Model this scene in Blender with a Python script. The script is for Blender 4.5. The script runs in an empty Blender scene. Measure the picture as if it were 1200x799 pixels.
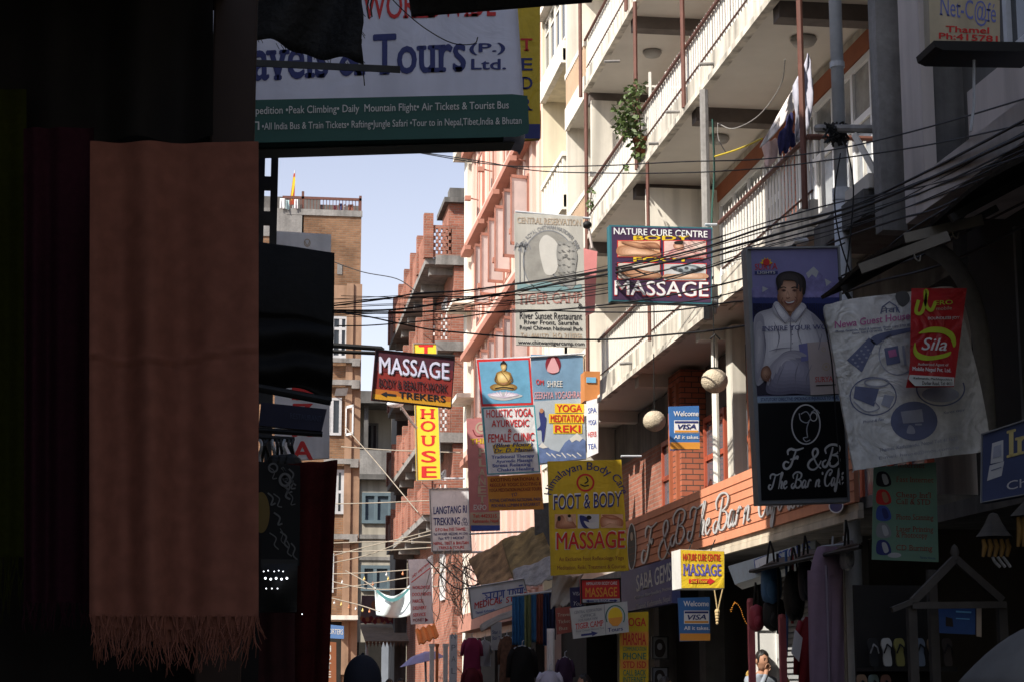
import bpy, bmesh, math, random
from mathutils import Vector, Matrix
from mathutils.geometry import tessellate_polygon
random.seed(7)
R = math.radians
scene = bpy.context.scene
col = scene.collection

# ------------------------------------------------------------------ camera
F = 2200.0                      # focal length in photo pixels (1200 wide)
TH = math.atan(400 / 2200)      # pitch up
PS = math.atan(310 / 2236.0)    # yaw to the right of the street axis (+Y)
CAM = Vector((0, 0, 1.6))
FW = Vector((math.sin(PS) * math.cos(TH), math.cos(PS) * math.cos(TH), math.sin(TH)))
RT = Vector((math.cos(PS), -math.sin(PS), 0))
UP = RT.cross(FW)
cd = bpy.data.cameras.new('camera')
cd.sensor_width = 36; cd.lens = 66.0; cd.clip_start = 0.05; cd.clip_end = 3000
cam = bpy.data.objects.new('camera', cd); col.objects.link(cam)
m = Matrix((RT, UP, -FW)).transposed().to_4x4(); m.translation = CAM
cam.matrix_world = m
scene.camera = cam

# ------------------------------------------------------------------ light
SUN_DIR = Vector((0.70, 0.44, -0.74)).normalized()      # the way the light travels
w = bpy.data.worlds.new('World'); scene.world = w; w.use_nodes = True
nt = w.node_tree; bg = nt.nodes['Background']
sky = nt.nodes.new('ShaderNodeTexSky'); sky.sky_type = 'NISHITA'; sky.sun_disc = False
sky.sun_elevation = math.asin(-SUN_DIR.z)
sky.sun_rotation = math.atan2(-SUN_DIR.x, -SUN_DIR.y)
sky.altitude = 1300; sky.air_density = 1.0; sky.dust_density = 4.0; sky.ozone_density = 1.0
# pale dusty air low over the valley: the sky whitens towards the horizon
tcw = nt.nodes.new('ShaderNodeTexCoord'); sxw = nt.nodes.new('ShaderNodeSeparateXYZ'); nt.links.new(tcw.outputs['Generated'], sxw.inputs[0])
rw = nt.nodes.new('ShaderNodeMapRange'); rw.inputs[1].default_value = 0.0; rw.inputs[2].default_value = 0.60; rw.inputs[3].default_value = 1.0; rw.inputs[4].default_value = 0.0
rw.interpolation_type = 'SMOOTHSTEP'; nt.links.new(sxw.outputs[2], rw.inputs[0])
hz = nt.nodes.new('ShaderNodeVectorMath'); hz.operation = 'SCALE'; hz.inputs[0].default_value = (2.3, 1.4, 0.5); nt.links.new(rw.outputs[0], hz.inputs['Scale'])
ads = nt.nodes.new('ShaderNodeVectorMath'); ads.operation = 'ADD'; nt.links.new(sky.outputs[0], ads.inputs[0]); nt.links.new(hz.outputs[0], ads.inputs[1])
nt.links.new(ads.outputs[0], bg.inputs[0]); bg.inputs[1].default_value = 0.12
sl = bpy.data.lights.new('sun', 'SUN'); sl.energy = 4.6; sl.angle = R(0.53); sl.color = (1, .93, .82)
so = bpy.data.objects.new('sun', sl); col.objects.link(so)
so.rotation_euler = SUN_DIR.to_track_quat('-Z', 'Y').to_euler(); so.location = (-20, -10, 40)
scene.view_settings.view_transform = 'Standard'; scene.view_settings.look = 'None'
scene.view_settings.exposure = 0.75; scene.view_settings.gamma = 1.0
scene.view_settings.use_curve_mapping = False

# ------------------------------------------------------------------ helpers
def ray(px, py): return RT * (px - 600) + UP * (399.5 - py) + FW * F
def atY(px, py, Y): d = ray(px, py); return CAM + d * (Y / d.y)
def atX(px, py, X): d = ray(px, py); return CAM + d * (X / d.x)
def ROT(a): return Matrix.Rotation(a, 3, 'Z')

MATS = {}
def mat(name, c, rough=.6, metal=0.0, var=.12, scale=3.0, streak=0.0, bump=0.0, spec=.3, fine=0.0, trans=0.0, wr=0.0):
    """plain painted / cloth / metal surface with blotchy wear"""
    if name in MATS: return MATS[name]
    M = bpy.data.materials.new(name); M.use_nodes = True; MATS[name] = M
    n = M.node_tree.nodes; L = M.node_tree.links; b = n['Principled BSDF']
    b.inputs['Roughness'].default_value = rough; b.inputs['Metallic'].default_value = metal
    b.inputs['Specular IOR Level'].default_value = spec
    if trans: b.inputs['Transmission Weight'].default_value = trans
    tc = n.new('ShaderNodeTexCoord')
    nz = n.new('ShaderNodeTexNoise'); nz.inputs['Scale'].default_value = scale; nz.inputs['Detail'].default_value = 6
    nz.inputs['Roughness'].default_value = .65
    L.new(tc.outputs['Object'], nz.inputs['Vector'])
    r = n.new('ShaderNodeMapRange'); r.inputs[1].default_value = .3; r.inputs[2].default_value = .7
    r.inputs[3].default_value = 1 - var; r.inputs[4].default_value = 1 + var * .5
    L.new(nz.outputs[0], r.inputs[0])
    src = r.outputs[0]
    if streak:
        mp = n.new('ShaderNodeMapping'); mp.inputs['Scale'].default_value = (3.2, 3.2, .22)
        L.new(tc.outputs['Object'], mp.inputs['Vector'])
        n2 = n.new('ShaderNodeTexNoise'); n2.inputs['Scale'].default_value = 1.3; n2.inputs['Detail'].default_value = 5
        L.new(mp.outputs[0], n2.inputs['Vector'])
        r2 = n.new('ShaderNodeMapRange'); r2.inputs[1].default_value = .42; r2.inputs[2].default_value = .68
        r2.inputs[3].default_value = 1; r2.inputs[4].default_value = 1 - streak
        L.new(n2.outputs[0], r2.inputs[0])
        mm = n.new('ShaderNodeMath'); mm.operation = 'MULTIPLY'; L.new(src, mm.inputs[0]); L.new(r2.outputs[0], mm.inputs[1]); src = mm.outputs[0]
    if fine:
        n3 = n.new('ShaderNodeTexNoise'); n3.inputs['Scale'].default_value = scale * 14; n3.inputs['Detail'].default_value = 3
        L.new(tc.outputs['Object'], n3.inputs['Vector'])
        r3 = n.new('ShaderNodeMapRange'); r3.inputs[1].default_value = .35; r3.inputs[2].default_value = .65
        r3.inputs[3].default_value = 1 - fine; r3.inputs[4].default_value = 1
        L.new(n3.outputs[0], r3.inputs[0])
        mm = n.new('ShaderNodeMath'); mm.operation = 'MULTIPLY'; L.new(src, mm.inputs[0]); L.new(r3.outputs[0], mm.inputs[1]); src = mm.outputs[0]
    mx = n.new('ShaderNodeVectorMath'); mx.operation = 'SCALE'; mx.inputs[0].default_value = c[:3]
    L.new(src, mx.inputs['Scale']); L.new(mx.outputs[0], b.inputs['Base Color'])
    if wr:
        wv = n.new('ShaderNodeTexNoise'); wv.inputs['Scale'].default_value = 3.2; wv.inputs['Detail'].default_value = 3; wv.inputs['Distortion'].default_value = 1.6
        L.new(tc.outputs['Object'], wv.inputs['Vector']); bp = n.new('ShaderNodeBump'); bp.inputs['Strength'].default_value = wr; bp.inputs['Distance'].default_value = .08
        L.new(wv.outputs[0], bp.inputs['Height']); L.new(bp.outputs[0], b.inputs['Normal'])
    if bump:
        bp = n.new('ShaderNodeBump'); bp.inputs['Strength'].default_value = bump; bp.inputs['Distance'].default_value = .02
        n4 = n.new('ShaderNodeTexNoise'); n4.inputs['Scale'].default_value = scale * 8; n4.inputs['Detail'].default_value = 5
        L.new(tc.outputs['Object'], n4.inputs['Vector']); L.new(n4.outputs[0], bp.inputs['Height'])
        L.new(bp.outputs[0], b.inputs['Normal'])
    return M

def brickmat(name, c1, c2, mortar, bw=.24, bh=.075, ms=.012, dirt=.3):
    if name in MATS: return MATS[name]
    M = bpy.data.materials.new(name); M.use_nodes = True; MATS[name] = M
    n = M.node_tree.nodes; L = M.node_tree.links; b = n['Principled BSDF']
    b.inputs['Roughness'].default_value = .85; b.inputs['Specular IOR Level'].default_value = .15
    tc = n.new('ShaderNodeTexCoord'); sp = n.new('ShaderNodeSeparateXYZ'); L.new(tc.outputs['Object'], sp.inputs[0])
    ad = n.new('ShaderNodeMath'); L.new(sp.outputs[0], ad.inputs[0]); L.new(sp.outputs[1], ad.inputs[1])
    cb = n.new('ShaderNodeCombineXYZ'); L.new(ad.outputs[0], cb.inputs[0]); L.new(sp.outputs[2], cb.inputs[1])
    bt = n.new('ShaderNodeTexBrick'); L.new(cb.outputs[0], bt.inputs['Vector'])
    bt.inputs['Scale'].default_value = 1; bt.inputs['Brick Width'].default_value = bw; bt.inputs['Row Height'].default_value = bh
    bt.inputs['Mortar Size'].default_value = ms; bt.inputs['Color1'].default_value = (*c1, 1); bt.inputs['Color2'].default_value = (*c2, 1)
    bt.inputs['Mortar'].default_value = (*mortar, 1); bt.inputs['Bias'].default_value = -.1; bt.inputs['Mortar Smooth'].default_value = .3
    nz = n.new('ShaderNodeTexNoise'); nz.inputs['Scale'].default_value = .9; nz.inputs['Detail'].default_value = 8; nz.inputs['Roughness'].default_value = .7
    L.new(tc.outputs['Object'], nz.inputs['Vector'])
    r = n.new('ShaderNodeMapRange'); r.inputs[1].default_value = .3; r.inputs[2].default_value = .7
    r.inputs[3].default_value = 1 - dirt; r.inputs[4].default_value = 1.12; L.new(nz.outputs[0], r.inputs[0])
    mx = n.new('ShaderNodeVectorMath'); mx.operation = 'SCALE'; L.new(bt.outputs['Color'], mx.inputs[0]); L.new(r.outputs[0], mx.inputs['Scale'])
    L.new(mx.outputs[0], b.inputs['Base Color'])
    bp = n.new('ShaderNodeBump'); bp.inputs['Strength'].default_value = .5; bp.inputs['Distance'].default_value = .01; bp.invert = True
    L.new(bt.outputs['Fac'], bp.inputs['Height']); L.new(bp.outputs[0], b.inputs['Normal'])
    return M

def glassmat(name, c=(.02, .025, .03), rough=.06):
    if name in MATS: return MATS[name]
    M = bpy.data.materials.new(name); M.use_nodes = True; MATS[name] = M
    n = M.node_tree.nodes; L = M.node_tree.links; b = n['Principled BSDF']
    b.inputs['Base Color'].default_value = (*c, 1); b.inputs['Roughness'].default_value = rough; b.inputs['Specular IOR Level'].default_value = .6
    tc = n.new('ShaderNodeTexCoord'); nz = n.new('ShaderNodeTexNoise'); nz.inputs['Scale'].default_value = 1.5
    L.new(tc.outputs['Object'], nz.inputs['Vector'])
    bp = n.new('ShaderNodeBump'); bp.inputs['Strength'].default_value = .06; L.new(nz.outputs[0], bp.inputs['Height']); L.new(bp.outputs[0], b.inputs['Normal'])
    return M

LOC = {}
EACH = {'shop_pier', 'beam', 'brick_pier', 'spiked_bar', 'side_rail_bar', 'pilaster', 'pillar_strip', 'dark_infill', 'terrace_post', 'shutter_bar', 'corbel', 'roof_slab', 'bracket', 'ceiling_lamp', 'fascia', 'handrail', 'bar_pier', 'fold', 'parapet_post', 'end_block', 'strip'}
class MB:
    """collects shapes in world coordinates; build() links them as ONE mesh object"""
    def __init__(s): s.v = []; s.f = []; s.mi = []; s.k = 0; s.sm = False
    def face(s, pts):
        i = len(s.v); s.v += [Vector(p) for p in pts]; s.f.append(tuple(range(i, i + len(pts)))); s.mi.append(s.k)
    def add(s, vs, fs):
        i = len(s.v); s.v += [Vector(p) for p in vs]
        for f in fs: s.f.append(tuple(i + a for a in f)); s.mi.append(s.k)
        return s
    def box(s, x0, x1, y0, y1, z0, z1):
        v = [(x, y, z) for x in (x0, x1) for y in (y0, y1) for z in (z0, z1)]
        return s.add(v, [(0, 1, 3, 2), (4, 6, 7, 5), (0, 4, 5, 1), (2, 3, 7, 6), (0, 2, 6, 4), (1, 5, 7, 3)])
    def obox(s, o, a, b, c):
        """box from corner o with edge vectors a b c"""
        o = Vector(o); a = Vector(a); b = Vector(b); c = Vector(c)
        v = [o, o + c, o + b, o + b + c, o + a, o + a + c, o + a + b, o + a + b + c]
        return s.add(v, [(0, 1, 3, 2), (4, 6, 7, 5), (0, 4, 5, 1), (2, 3, 7, 6), (0, 2, 6, 4), (1, 5, 7, 3)])
    def bar(s, p, q, wx, wz=None):
        p = Vector(p); q = Vector(q); d = (q - p).normalized(); wz = wz or wx
        a = d.cross(Vector((0, 0, 1)))
        if a.length < .1: a = Vector((1, 0, 0))
        a.normalize(); b = a.cross(d).normalized()
        return s.obox(p - a * wx / 2 - b * wz / 2, q - p, a * wx, b * wz)
    def tube(s, pts, r, seg=6, cap=True):
        pts = [Vector(p) for p in pts]; n = len(pts)
        rr = r if isinstance(r, (list, tuple)) else [r] * n
        i0 = len(s.v); prev = None
        for i, p in enumerate(pts):
            d = (pts[min(i + 1, n - 1)] - pts[max(i - 1, 0)])
            if d.length < 1e-9: d = Vector((0, 0, 1))
            d.normalize()
            if prev is None:
                a = d.cross(Vector((0, 0, 1)))
                if a.length < .05: a = d.cross(Vector((0, 1, 0)))
            else: a = prev - d * prev.dot(d)
            a.normalize(); prev = a; b = d.cross(a)
            for k in range(seg):
                t = 2 * math.pi * k / seg; s.v.append(p + (a * math.cos(t) + b * math.sin(t)) * rr[i])
        for i in range(n - 1):
            for k in range(seg):
                k2 = (k + 1) % seg
                s.f.append((i0 + i * seg + k, i0 + i * seg + k2, i0 + (i + 1) * seg + k2, i0 + (i + 1) * seg + k)); s.mi.append(s.k)
        if cap:
            s.f.append(tuple(i0 + k for k in range(seg - 1, -1, -1))); s.mi.append(s.k)
            s.f.append(tuple(i0 + (n - 1) * seg + k for k in range(seg))); s.mi.append(s.k)
        return s
    def prism(s, pts, ext):
        """planar outline pts extruded by vector ext"""
        pts = [Vector(p) for p in pts]; ext = Vector(ext); n = len(pts)
        tr = tessellate_polygon([pts])
        s.add(pts, tr); s.add([p + ext for p in pts], [t[::-1] for t in tr])
        for i in range(n):
            j = (i + 1) % n; s.add([pts[i], pts[j], pts[j] + ext, pts[i] + ext], [(0, 1, 2, 3)])
        return s
    def lathe(s, prof, c, seg=16, axis='z'):
        c = Vector(c); i0 = len(s.v)
        for r, h in prof:
            for k in range(seg):
                t = 2 * math.pi * k / seg
                p = Vector((r * math.cos(t), r * math.sin(t), h))
                if axis == 'y': p = Vector((p.x, -p.z, p.y))
                if axis == 'x': p = Vector((p.z, p.x, p.y))
                s.v.append(c + p)
        for i in range(len(prof) - 1):
            for k in range(seg):
                k2 = (k + 1) % seg
                s.f.append((i0 + i * seg + k, i0 + i * seg + k2, i0 + (i + 1) * seg + k2, i0 + (i + 1) * seg + k)); s.mi.append(s.k)
        return s
    def ball(s, c, r, seg=14, rings=9, sq=(1, 1, 1), fn=None):
        c = Vector(c); vs = []; fs = []
        for i in range(rings + 1):
            a = math.pi * i / rings
            for k in range(seg):
                t = 2 * math.pi * k / seg
                d = Vector((math.sin(a) * math.cos(t), math.sin(a) * math.sin(t), math.cos(a)))
                q = r * (fn(d) if fn else 1)
                vs.append(c + Vector((d.x * sq[0], d.y * sq[1], d.z * sq[2])) * q)
        for i in range(rings):
            for k in range(seg):
                k2 = (k + 1) % seg
                fs.append((i * seg + k, (i + 1) * seg + k, (i + 1) * seg + k2, i * seg + k2))
        return s.add(vs, fs)
    def grid(s, fn, nu, nv):
        vs = [fn(i / nu, j / nv) for i in range(nu + 1) for j in range(nv + 1)]
        fs = [(i * (nv + 1) + j, (i + 1) * (nv + 1) + j, (i + 1) * (nv + 1) + j + 1, i * (nv + 1) + j + 1) for i in range(nu) for j in range(nv)]
        return s.add(vs, fs)
    def islands(s):
        up = list(range(len(s.v)))
        def fd(a):
            while up[a] != a: up[a] = up[up[a]]; a = up[a]
            return a
        for f in s.f:
            for a in f[1:]: up[fd(a)] = fd(f[0])
        g = {}
        for f, k in zip(s.f, s.mi): g.setdefault(fd(f[0]), []).append((f, k))
        out = []
        for fs in g.values():
            q = MB(); ix = {}
            for f, k in fs:
                for a in f:
                    if a not in ix: ix[a] = len(q.v); q.v.append(s.v[a])
                q.f.append(tuple(ix[a] for a in f)); q.mi.append(k)
            out.append(q)
        return out
    def build(s, name, mats, parent=None, smooth=False, thick=0, weld=False, bevel=0):
        if name in EACH and parent is not None and not getattr(s, 'one', False):
            o = None
            for q in s.islands(): q.one = True; o = q.build(name, mats, parent, smooth, thick, weld, bevel)
            return o
        base = LOC.get(parent, Vector((0, 0, 0))) if parent else Vector((0, 0, 0))
        me = bpy.data.meshes.new(name)
        me.from_pydata([tuple(p - base) for p in s.v], [], s.f)
        if not isinstance(mats, (list, tuple)): mats = [mats]
        for mm in mats: me.materials.append(mm)
        if len(mats) > 1:
            for p, k in zip(me.polygons, s.mi): p.material_index = k
        if smooth: me.polygons.foreach_set('use_smooth', [True] * len(me.polygons))
        bm = bmesh.new(); bm.from_mesh(me)
        if weld: bmesh.ops.remove_doubles(bm, verts=bm.verts, dist=1e-4)
        bmesh.ops.recalc_face_normals(bm, faces=bm.faces)
        bm.to_mesh(me); bm.free()
        o = bpy.data.objects.new(name, me); col.objects.link(o)
        LOC[o] = base.copy()
        if parent: o.parent = parent
        if thick:
            so_ = o.modifiers.new('thickness', 'SOLIDIFY'); so_.thickness = thick; so_.offset = 0
        if bevel:
            bv = o.modifiers.new('bevel', 'BEVEL'); bv.width = bevel; bv.segments = 2; bv.limit_method = 'ANGLE'
        return o

def tag(o, label=None, cat=None, group=None, kind=None):
    if label: o['label'] = label
    if cat: o['category'] = cat
    if group: o['group'] = group
    if kind: o['kind'] = kind
    return o
def thing(name, label, cat, loc, group=None):
    o = bpy.data.objects.new(name, None); col.objects.link(o); o.empty_display_size = .1
    o.location = Vector(loc); LOC[o] = Vector(loc)
    return tag(o, label, cat, group)
def single(name, mb, mats, label, cat, group=None, kind=None, **kw):
    """a thing that is one mesh; its origin is moved to its base"""
    o = mb.build(name, mats, None, **kw)
    xs = [v for v in mb.v]; c = sum(xs, Vector()) / len(xs); c.z = min(v.z for v in xs)
    o.data.transform(Matrix.Translation(-c)); o.location = c; LOC[o] = c
    return tag(o, label, cat, group, kind)

def crom(P, n=8, closed=False):
    """smooth curve through points (any dimension tuples)"""
    P = [Vector(p) for p in P]; N = len(P); out = []
    rng = range(N) if closed else range(N - 1)
    for i in rng:
        p1 = P[i]; p2 = P[(i + 1) % N]
        p0 = P[(i - 1) % N] if (closed or i > 0) else p1 * 2 - p2
        p3 = P[(i + 2) % N] if (closed or i + 2 < N) else p2 * 2 - p1
        for k in range(n):
            t = k / n
            out.append(.5 * ((2 * p1) + (p2 - p0) * t + (2 * p0 - 5 * p1 + 4 * p2 - p3) * t * t + (3 * p1 - p0 - 3 * p2 + p3) * t ** 3))
    if not closed: out.append(P[-1])
    return out

# ------------------------------------------------------------------ lettering
_tc = {}; _cap = {}
def glyphs(txt, bold=0.0, serif=False, shear=0.0, res=3):
    key = (txt, bold, serif, shear)
    if key in _tc: return _tc[key]
    def raw(t, b):
        cu = bpy.data.curves.new('lettering', 'FONT'); cu.body = t; cu.size = 1; cu.offset = b; cu.resolution_u = res
        cu.fill_mode = 'FRONT'
        ob = bpy.data.objects.new('lettering', cu); me = ob.to_mesh()
        vs = [(v.co.x, v.co.y) for v in me.vertices]; fs = [tuple(p.vertices) for p in me.polygons]
        ob.to_mesh_clear(); bpy.data.objects.remove(ob); bpy.data.curves.remove(cu)
        return vs, fs
    if 'H' not in _cap:
        v, _ = raw('H', 0); _cap['H'] = max(p[1] for p in v)
        v, _ = raw('x', 0); _cap['x'] = max(p[1] for p in v)
    H = _cap['H']; X = _cap['x']
    bo = bold * .45; bold = 0.0
    vs, fs = raw(txt, 0.0)
    if serif:
        from collections import Counter
        ct = Counter()
        for f in fs:
            for a, b in zip(f, f[1:] + f[:1]): ct[(min(a, b), max(a, b))] += 1
        pos = {}
        edges = {}
        for (a, b), k in ct.items():
            if k != 1: continue
            y0, y1 = vs[a][1], vs[b][1]
            if abs(y0 - y1) > .004: continue
            for lev in (-bold, H + bold, X + bold, H * 1.04 + bold):
                if abs(y0 - lev) < .012:
                    L = abs(vs[a][0] - vs[b][0])
                    if .03 < L < .30: edges[(round(min(vs[a][0], vs[b][0]), 4), round(y0, 3))] = (min(vs[a][0], vs[b][0]), max(vs[a][0], vs[b][0]), y0)
        for (x0, x1, y) in edges.values():
            up = y < .2
            t = .055; e = .065
            ya, yb = (y, y + t) if up else (y - t, y)
            i = len(vs); vs += [(x0 - e, ya), (x1 + e, ya), (x1 + e, yb), (x0 - e, yb)]; fs.append((i, i + 1, i + 2, i + 3))
    n0 = len(vs); f0 = list(fs); base = list(vs); dp = [0] * n0
    if bo > .001:
        for j, (dx, dy) in enumerate(((-bo, 0), (bo, 0), (0, -bo * .6), (0, bo * .6))):
            i = len(vs); vs = vs + [(x + dx, y + dy) for x, y in base]; fs = fs + [tuple(a + i for a in f) for f in f0]; dp += [j + 1] * n0
    vs = [(x + shear * y, y) for x, y in vs]
    xa = min(p[0] for p in vs); xb = max(p[0] for p in vs)
    vs = [((x - xa) / (xb - xa), y / H, k) for (x, y), k in zip(vs, dp)]
    _tc[key] = (vs, fs)
    return vs, fs

class Sign:
    """a flat board standing in the place on its own plane; writing is given where the photo shows it and lands on that plane"""
    def __init__(s, name, label, cat, corners, Y, yaw=0.0, thick=.04, board=None, back=None, group=None, pitch=0.0, ref=None, noboard=False, parts='board'):
        s.c = corners; cx = sum(p[0] for p in corners) / 4; cy = sum(p[1] for p in corners) / 4
        if ref: cx, cy = ref
        s.o = atY(cx, cy, Y)
        s.n = (ROT(yaw) @ Matrix.Rotation(pitch, 3, 'X') @ Vector((0, -1, 0)))
        s.w = [s.pt(*p) for p in corners]
        base = sum(s.w, Vector()) / 4 - s.n * thick / 2; base.z = min(p.z for p in s.w)
        s.root = thing(name, label, cat, base, group)
        s.layers = {}; s.thick = thick
        if not noboard:
            mb = MB(); mb.prism(s.w, -s.n * thick); mb.build(parts, board, s.root)
    def pt(s, px, py, off=0.0):
        d = ray(px, py); t = (s.o - CAM).dot(s.n) / d.dot(s.n)
        return CAM + d * t + s.n * off
    def lay(s, part, m, lev):
        k = (part, m.name, lev)
        if k not in s.layers: s.layers[k] = (MB(), m)
        return s.layers[k][0]
    def poly(s, pts, m, lev=1, part='picture'):
        off = .004 * lev
        P = [Vector((p[0], p[1], 0)) for p in pts]
        tr = tessellate_polygon([P])
        s.lay(part, m, lev).add([s.pt(p.x, p.y, off) for p in P], tr)
    def blob(s, pts, m, lev=1, part='picture', n=6): s.poly([(p[0], p[1]) for p in crom([(a, b, 0) for a, b in pts], n, True)], m, lev, part)
    def soft(s, pts, c0, c1, lev=1, steps=6, off=(0, 0), part='picture', n=6, end=.25):
        """a printed shape with photographic tone: nested outlines from c0 at the rim to c1 inside"""
        P = [(p[0], p[1]) for p in crom([(a, b, 0) for a, b in pts], n, True)]; cx = sum(p[0] for p in P) / len(P); cy = sum(p[1] for p in P) / len(P)
        for i in range(steps):
            f = i / (steps - 1); k = 1 - (1 - end) * f; c = tuple(round(a + (b - a) * f, 3) for a, b in zip(c0, c1))
            s.poly([(cx + (p[0] - cx) * k + off[0] * f, cy + (p[1] - cy) * k + off[1] * f) for p in P], mat('print_%03d_%03d_%03d' % tuple(int(v * 999) for v in c), c, .5, var=.06), lev + .18 * i, part)
    def rect(s, x0, y0, x1, y1, m, lev=1, part='panel'): s.poly([(x0, y0), (x1, y0), (x1, y1), (x0, y1)], m, lev, part)
    def ell(s, cx, cy, rx, ry, m, lev=1, part='picture', seg=28):
        s.poly([(cx + rx * math.cos(2 * math.pi * k / seg), cy + ry * math.sin(2 * math.pi * k / seg)) for k in range(seg)], m, lev, part)
    def line(s, pts, wd, m, lev=1, part='picture'):
        off = .004 * lev; L = s.lay(part, m, lev); P = [Vector((p[0], p[1])) for p in pts]; n = len(P)
        ws = wd if isinstance(wd, (list, tuple)) else [wd] * n
        A = []; B = []
        for i, p in enumerate(P):
            d = P[min(i + 1, n - 1)] - P[max(i - 1, 0)]
            if d.length < 1e-6: d = Vector((1, 0))
            d.normalize(); q = Vector((-d.y, d.x)) * ws[i] / 2
            A.append(s.pt(*(p + q), off)); B.append(s.pt(*(p - q), off))
        for i in range(n - 1): L.face([A[i], A[i + 1], B[i + 1], B[i]])
    def curve(s, pts, wd, m, lev=1, part='picture', n=6, closed=False):
        q = [(p[0], p[1]) for p in crom([(a, b, 0) for a, b in pts], n, closed)]
        if closed: q.append(q[0])
        s.line(q, wd, m, lev, part)
    def ring(s, cx, cy, rx, ry, wd, m, lev=1, part='picture', a0=0, a1=360, seg=36):
        s.line([(cx + rx * math.cos(R(a0 + (a1 - a0) * k / seg)), cy + ry * math.sin(R(a0 + (a1 - a0) * k / seg))) for k in range(seg + 1)], wd, m, lev, part)
    def text(s, t, x0, x1, yb0, yb1, h, m, lev=1, bold=0.0, serif=False, shear=0.0, part='lettering', h1=None):
        vs, fs = glyphs(t, bold, serif, shear); off = .004 * lev; h1 = h1 or h; s.nt = getattr(s, 'nt', 0) + 1
        s.lay(part, m, lev + s.nt * 1e-6).add([s.pt(x0 + u * (x1 - x0), yb0 + (yb1 - yb0) * u - v * (h + (h1 - h) * u), off + .0006 * k) for u, v, k in vs], fs)
    def arctext(s, t, cx, cy, rx, ry, a0, a1, h, m, lev=1, bold=0.0, part='lettering'):
        vs, fs = glyphs(t, bold); off = .004 * lev; P = []
        for u, v, k in vs:
            a = R(a0 + (a1 - a0) * u); P.append(s.pt(cx + (rx + v * h) * math.cos(a), cy + (ry + v * h) * math.sin(a), off + .0006 * k))
        s.lay(part, m, lev).add(P, fs)
    def frame(s, wd, m, depth=.03, part='frame', c=None):
        """raised rim along the board's edge, wd in photo pixels"""
        c = c or s.c; cx = sum(p[0] for p in c) / 4; cy = sum(p[1] for p in c) / 4
        mb = MB(); inn = []
        for p in c:
            inn.append((p[0] + (wd if p[0] < cx else -wd), p[1] + (wd if p[1] < cy else -wd)))
        for i in range(4):
            j = (i + 1) % 4
            mb.prism([s.pt(*c[i], .002), s.pt(*c[j], .002), s.pt(*inn[j], .002), s.pt(*inn[i], .002)], s.n * depth)
        mb.build(part, m, s.root)
    def rod(s, pts, r, m, part='bracket', offs=None):
        mb = MB(); mb.tube([s.pt(p[0], p[1], (p[2] if len(p) > 2 else -.02)) for p in pts], r); mb.build(part, m, s.root)
    def done(s):
        for (part, mn, lev), (mb, m) in s.layers.items(): mb.build(part, m, s.root)
        return s.root
# ================================================================== SETTING
m_road = mat('asphalt', (.06, .058, .055), .9, var=.3, scale=1.5, fine=.3, bump=.4)
m_pave = mat('paving', (.17, .16, .15), .9, var=.3, scale=2, fine=.2, bump=.3)
mb = MB(); mb.box(-900, 900, -300, 1600, -.2, 0); tag(mb.build('ground', mat('earth', (.13, .12, .10), .95, var=.3)), kind='structure')
mb = MB(); mb.box(.3, 5.6, -40, 74, -.1, .004); tag(mb.build('road', m_road), kind='structure')
mb = MB(); mb.box(5.6, 6.0, -40, 60, -.1, .13); mb.box(-.3, .3, -40, 60, -.1, .13)
tag(mb.build('pavement', m_pave), kind='structure')

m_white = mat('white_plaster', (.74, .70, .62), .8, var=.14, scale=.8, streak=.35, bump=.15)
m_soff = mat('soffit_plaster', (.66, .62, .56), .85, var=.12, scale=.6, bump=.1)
m_fasc = mat('weathered_fascia', (.70, .65, .56), .85, var=.28, scale=1.6, streak=.6, bump=.2)
m_rail = mat('white_railing_paint', (.74, .72, .67), .5, var=.08, scale=5)
m_rust = mat('red_oxide_paint', (.14, .06, .045), .55, var=.25, scale=8)
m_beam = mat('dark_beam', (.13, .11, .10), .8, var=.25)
m_orange = mat('brick_red_paint', (.36, .12, .06), .7, var=.15)
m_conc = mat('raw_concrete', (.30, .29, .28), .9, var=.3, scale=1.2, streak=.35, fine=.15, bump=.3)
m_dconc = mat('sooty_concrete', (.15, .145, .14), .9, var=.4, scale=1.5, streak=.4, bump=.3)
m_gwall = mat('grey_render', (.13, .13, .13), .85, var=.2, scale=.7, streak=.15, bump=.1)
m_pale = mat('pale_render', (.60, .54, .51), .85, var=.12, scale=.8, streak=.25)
m_frame = mat('white_window_paint', (.75, .76, .78), .45, var=.08)
m_cream = mat('cream_plaster', (.74, .66, .50), .8, var=.1, scale=.7, streak=.2, bump=.1)
m_cream2 = mat('pale_cream_plaster', (.78, .74, .66), .8, var=.08, scale=.7, streak=.25)
m_pink = mat('pink_plaster', (.72, .51, .44), .8, var=.10, scale=.6, streak=.22, bump=.1)
m_pinkd = mat('terracotta_trim', (.42, .20, .15), .75, var=.15)
m_glass = glassmat('dark_glass'); m_glassb = glassmat('sky_glass', (.10, .12, .15), .03)
m_black = mat('black_paint', (.012, .012, .012), .6, var=.3)
m_dark = mat('dark_interior', (.02, .018, .016), .9, var=.3)  # near-black colour stands in for the shade inside the shops
m_brick = brickmat('red_brick', (.40, .165, .115), (.30, .115, .08), (.33, .23, .19), .24, .078, .010, .5)
m_brickb = brickmat('brown_brick', (.31, .175, .10), (.22, .115, .065), (.24, .17, .12), .25, .08, .012, .55)
m_brickbar = brickmat('orange_brick', (.44, .15, .09), (.36, .11, .065), (.10, .07, .06), .22, .085, .009, .2)
m_wood = mat('brown_wood', (.10, .055, .035), .7, var=.3, scale=2, streak=.3)
m_steel = mat('galvanised_steel', (.50, .53, .57), .4, metal=.0, var=.15, scale=6)
m_dframe = mat('dull_window_paint', (.50, .51, .53), .5, var=.25)
m_curt = mat('curtained_glass', (.30, .31, .31), .12, var=.6, scale=1.2, spec=.6)
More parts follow.
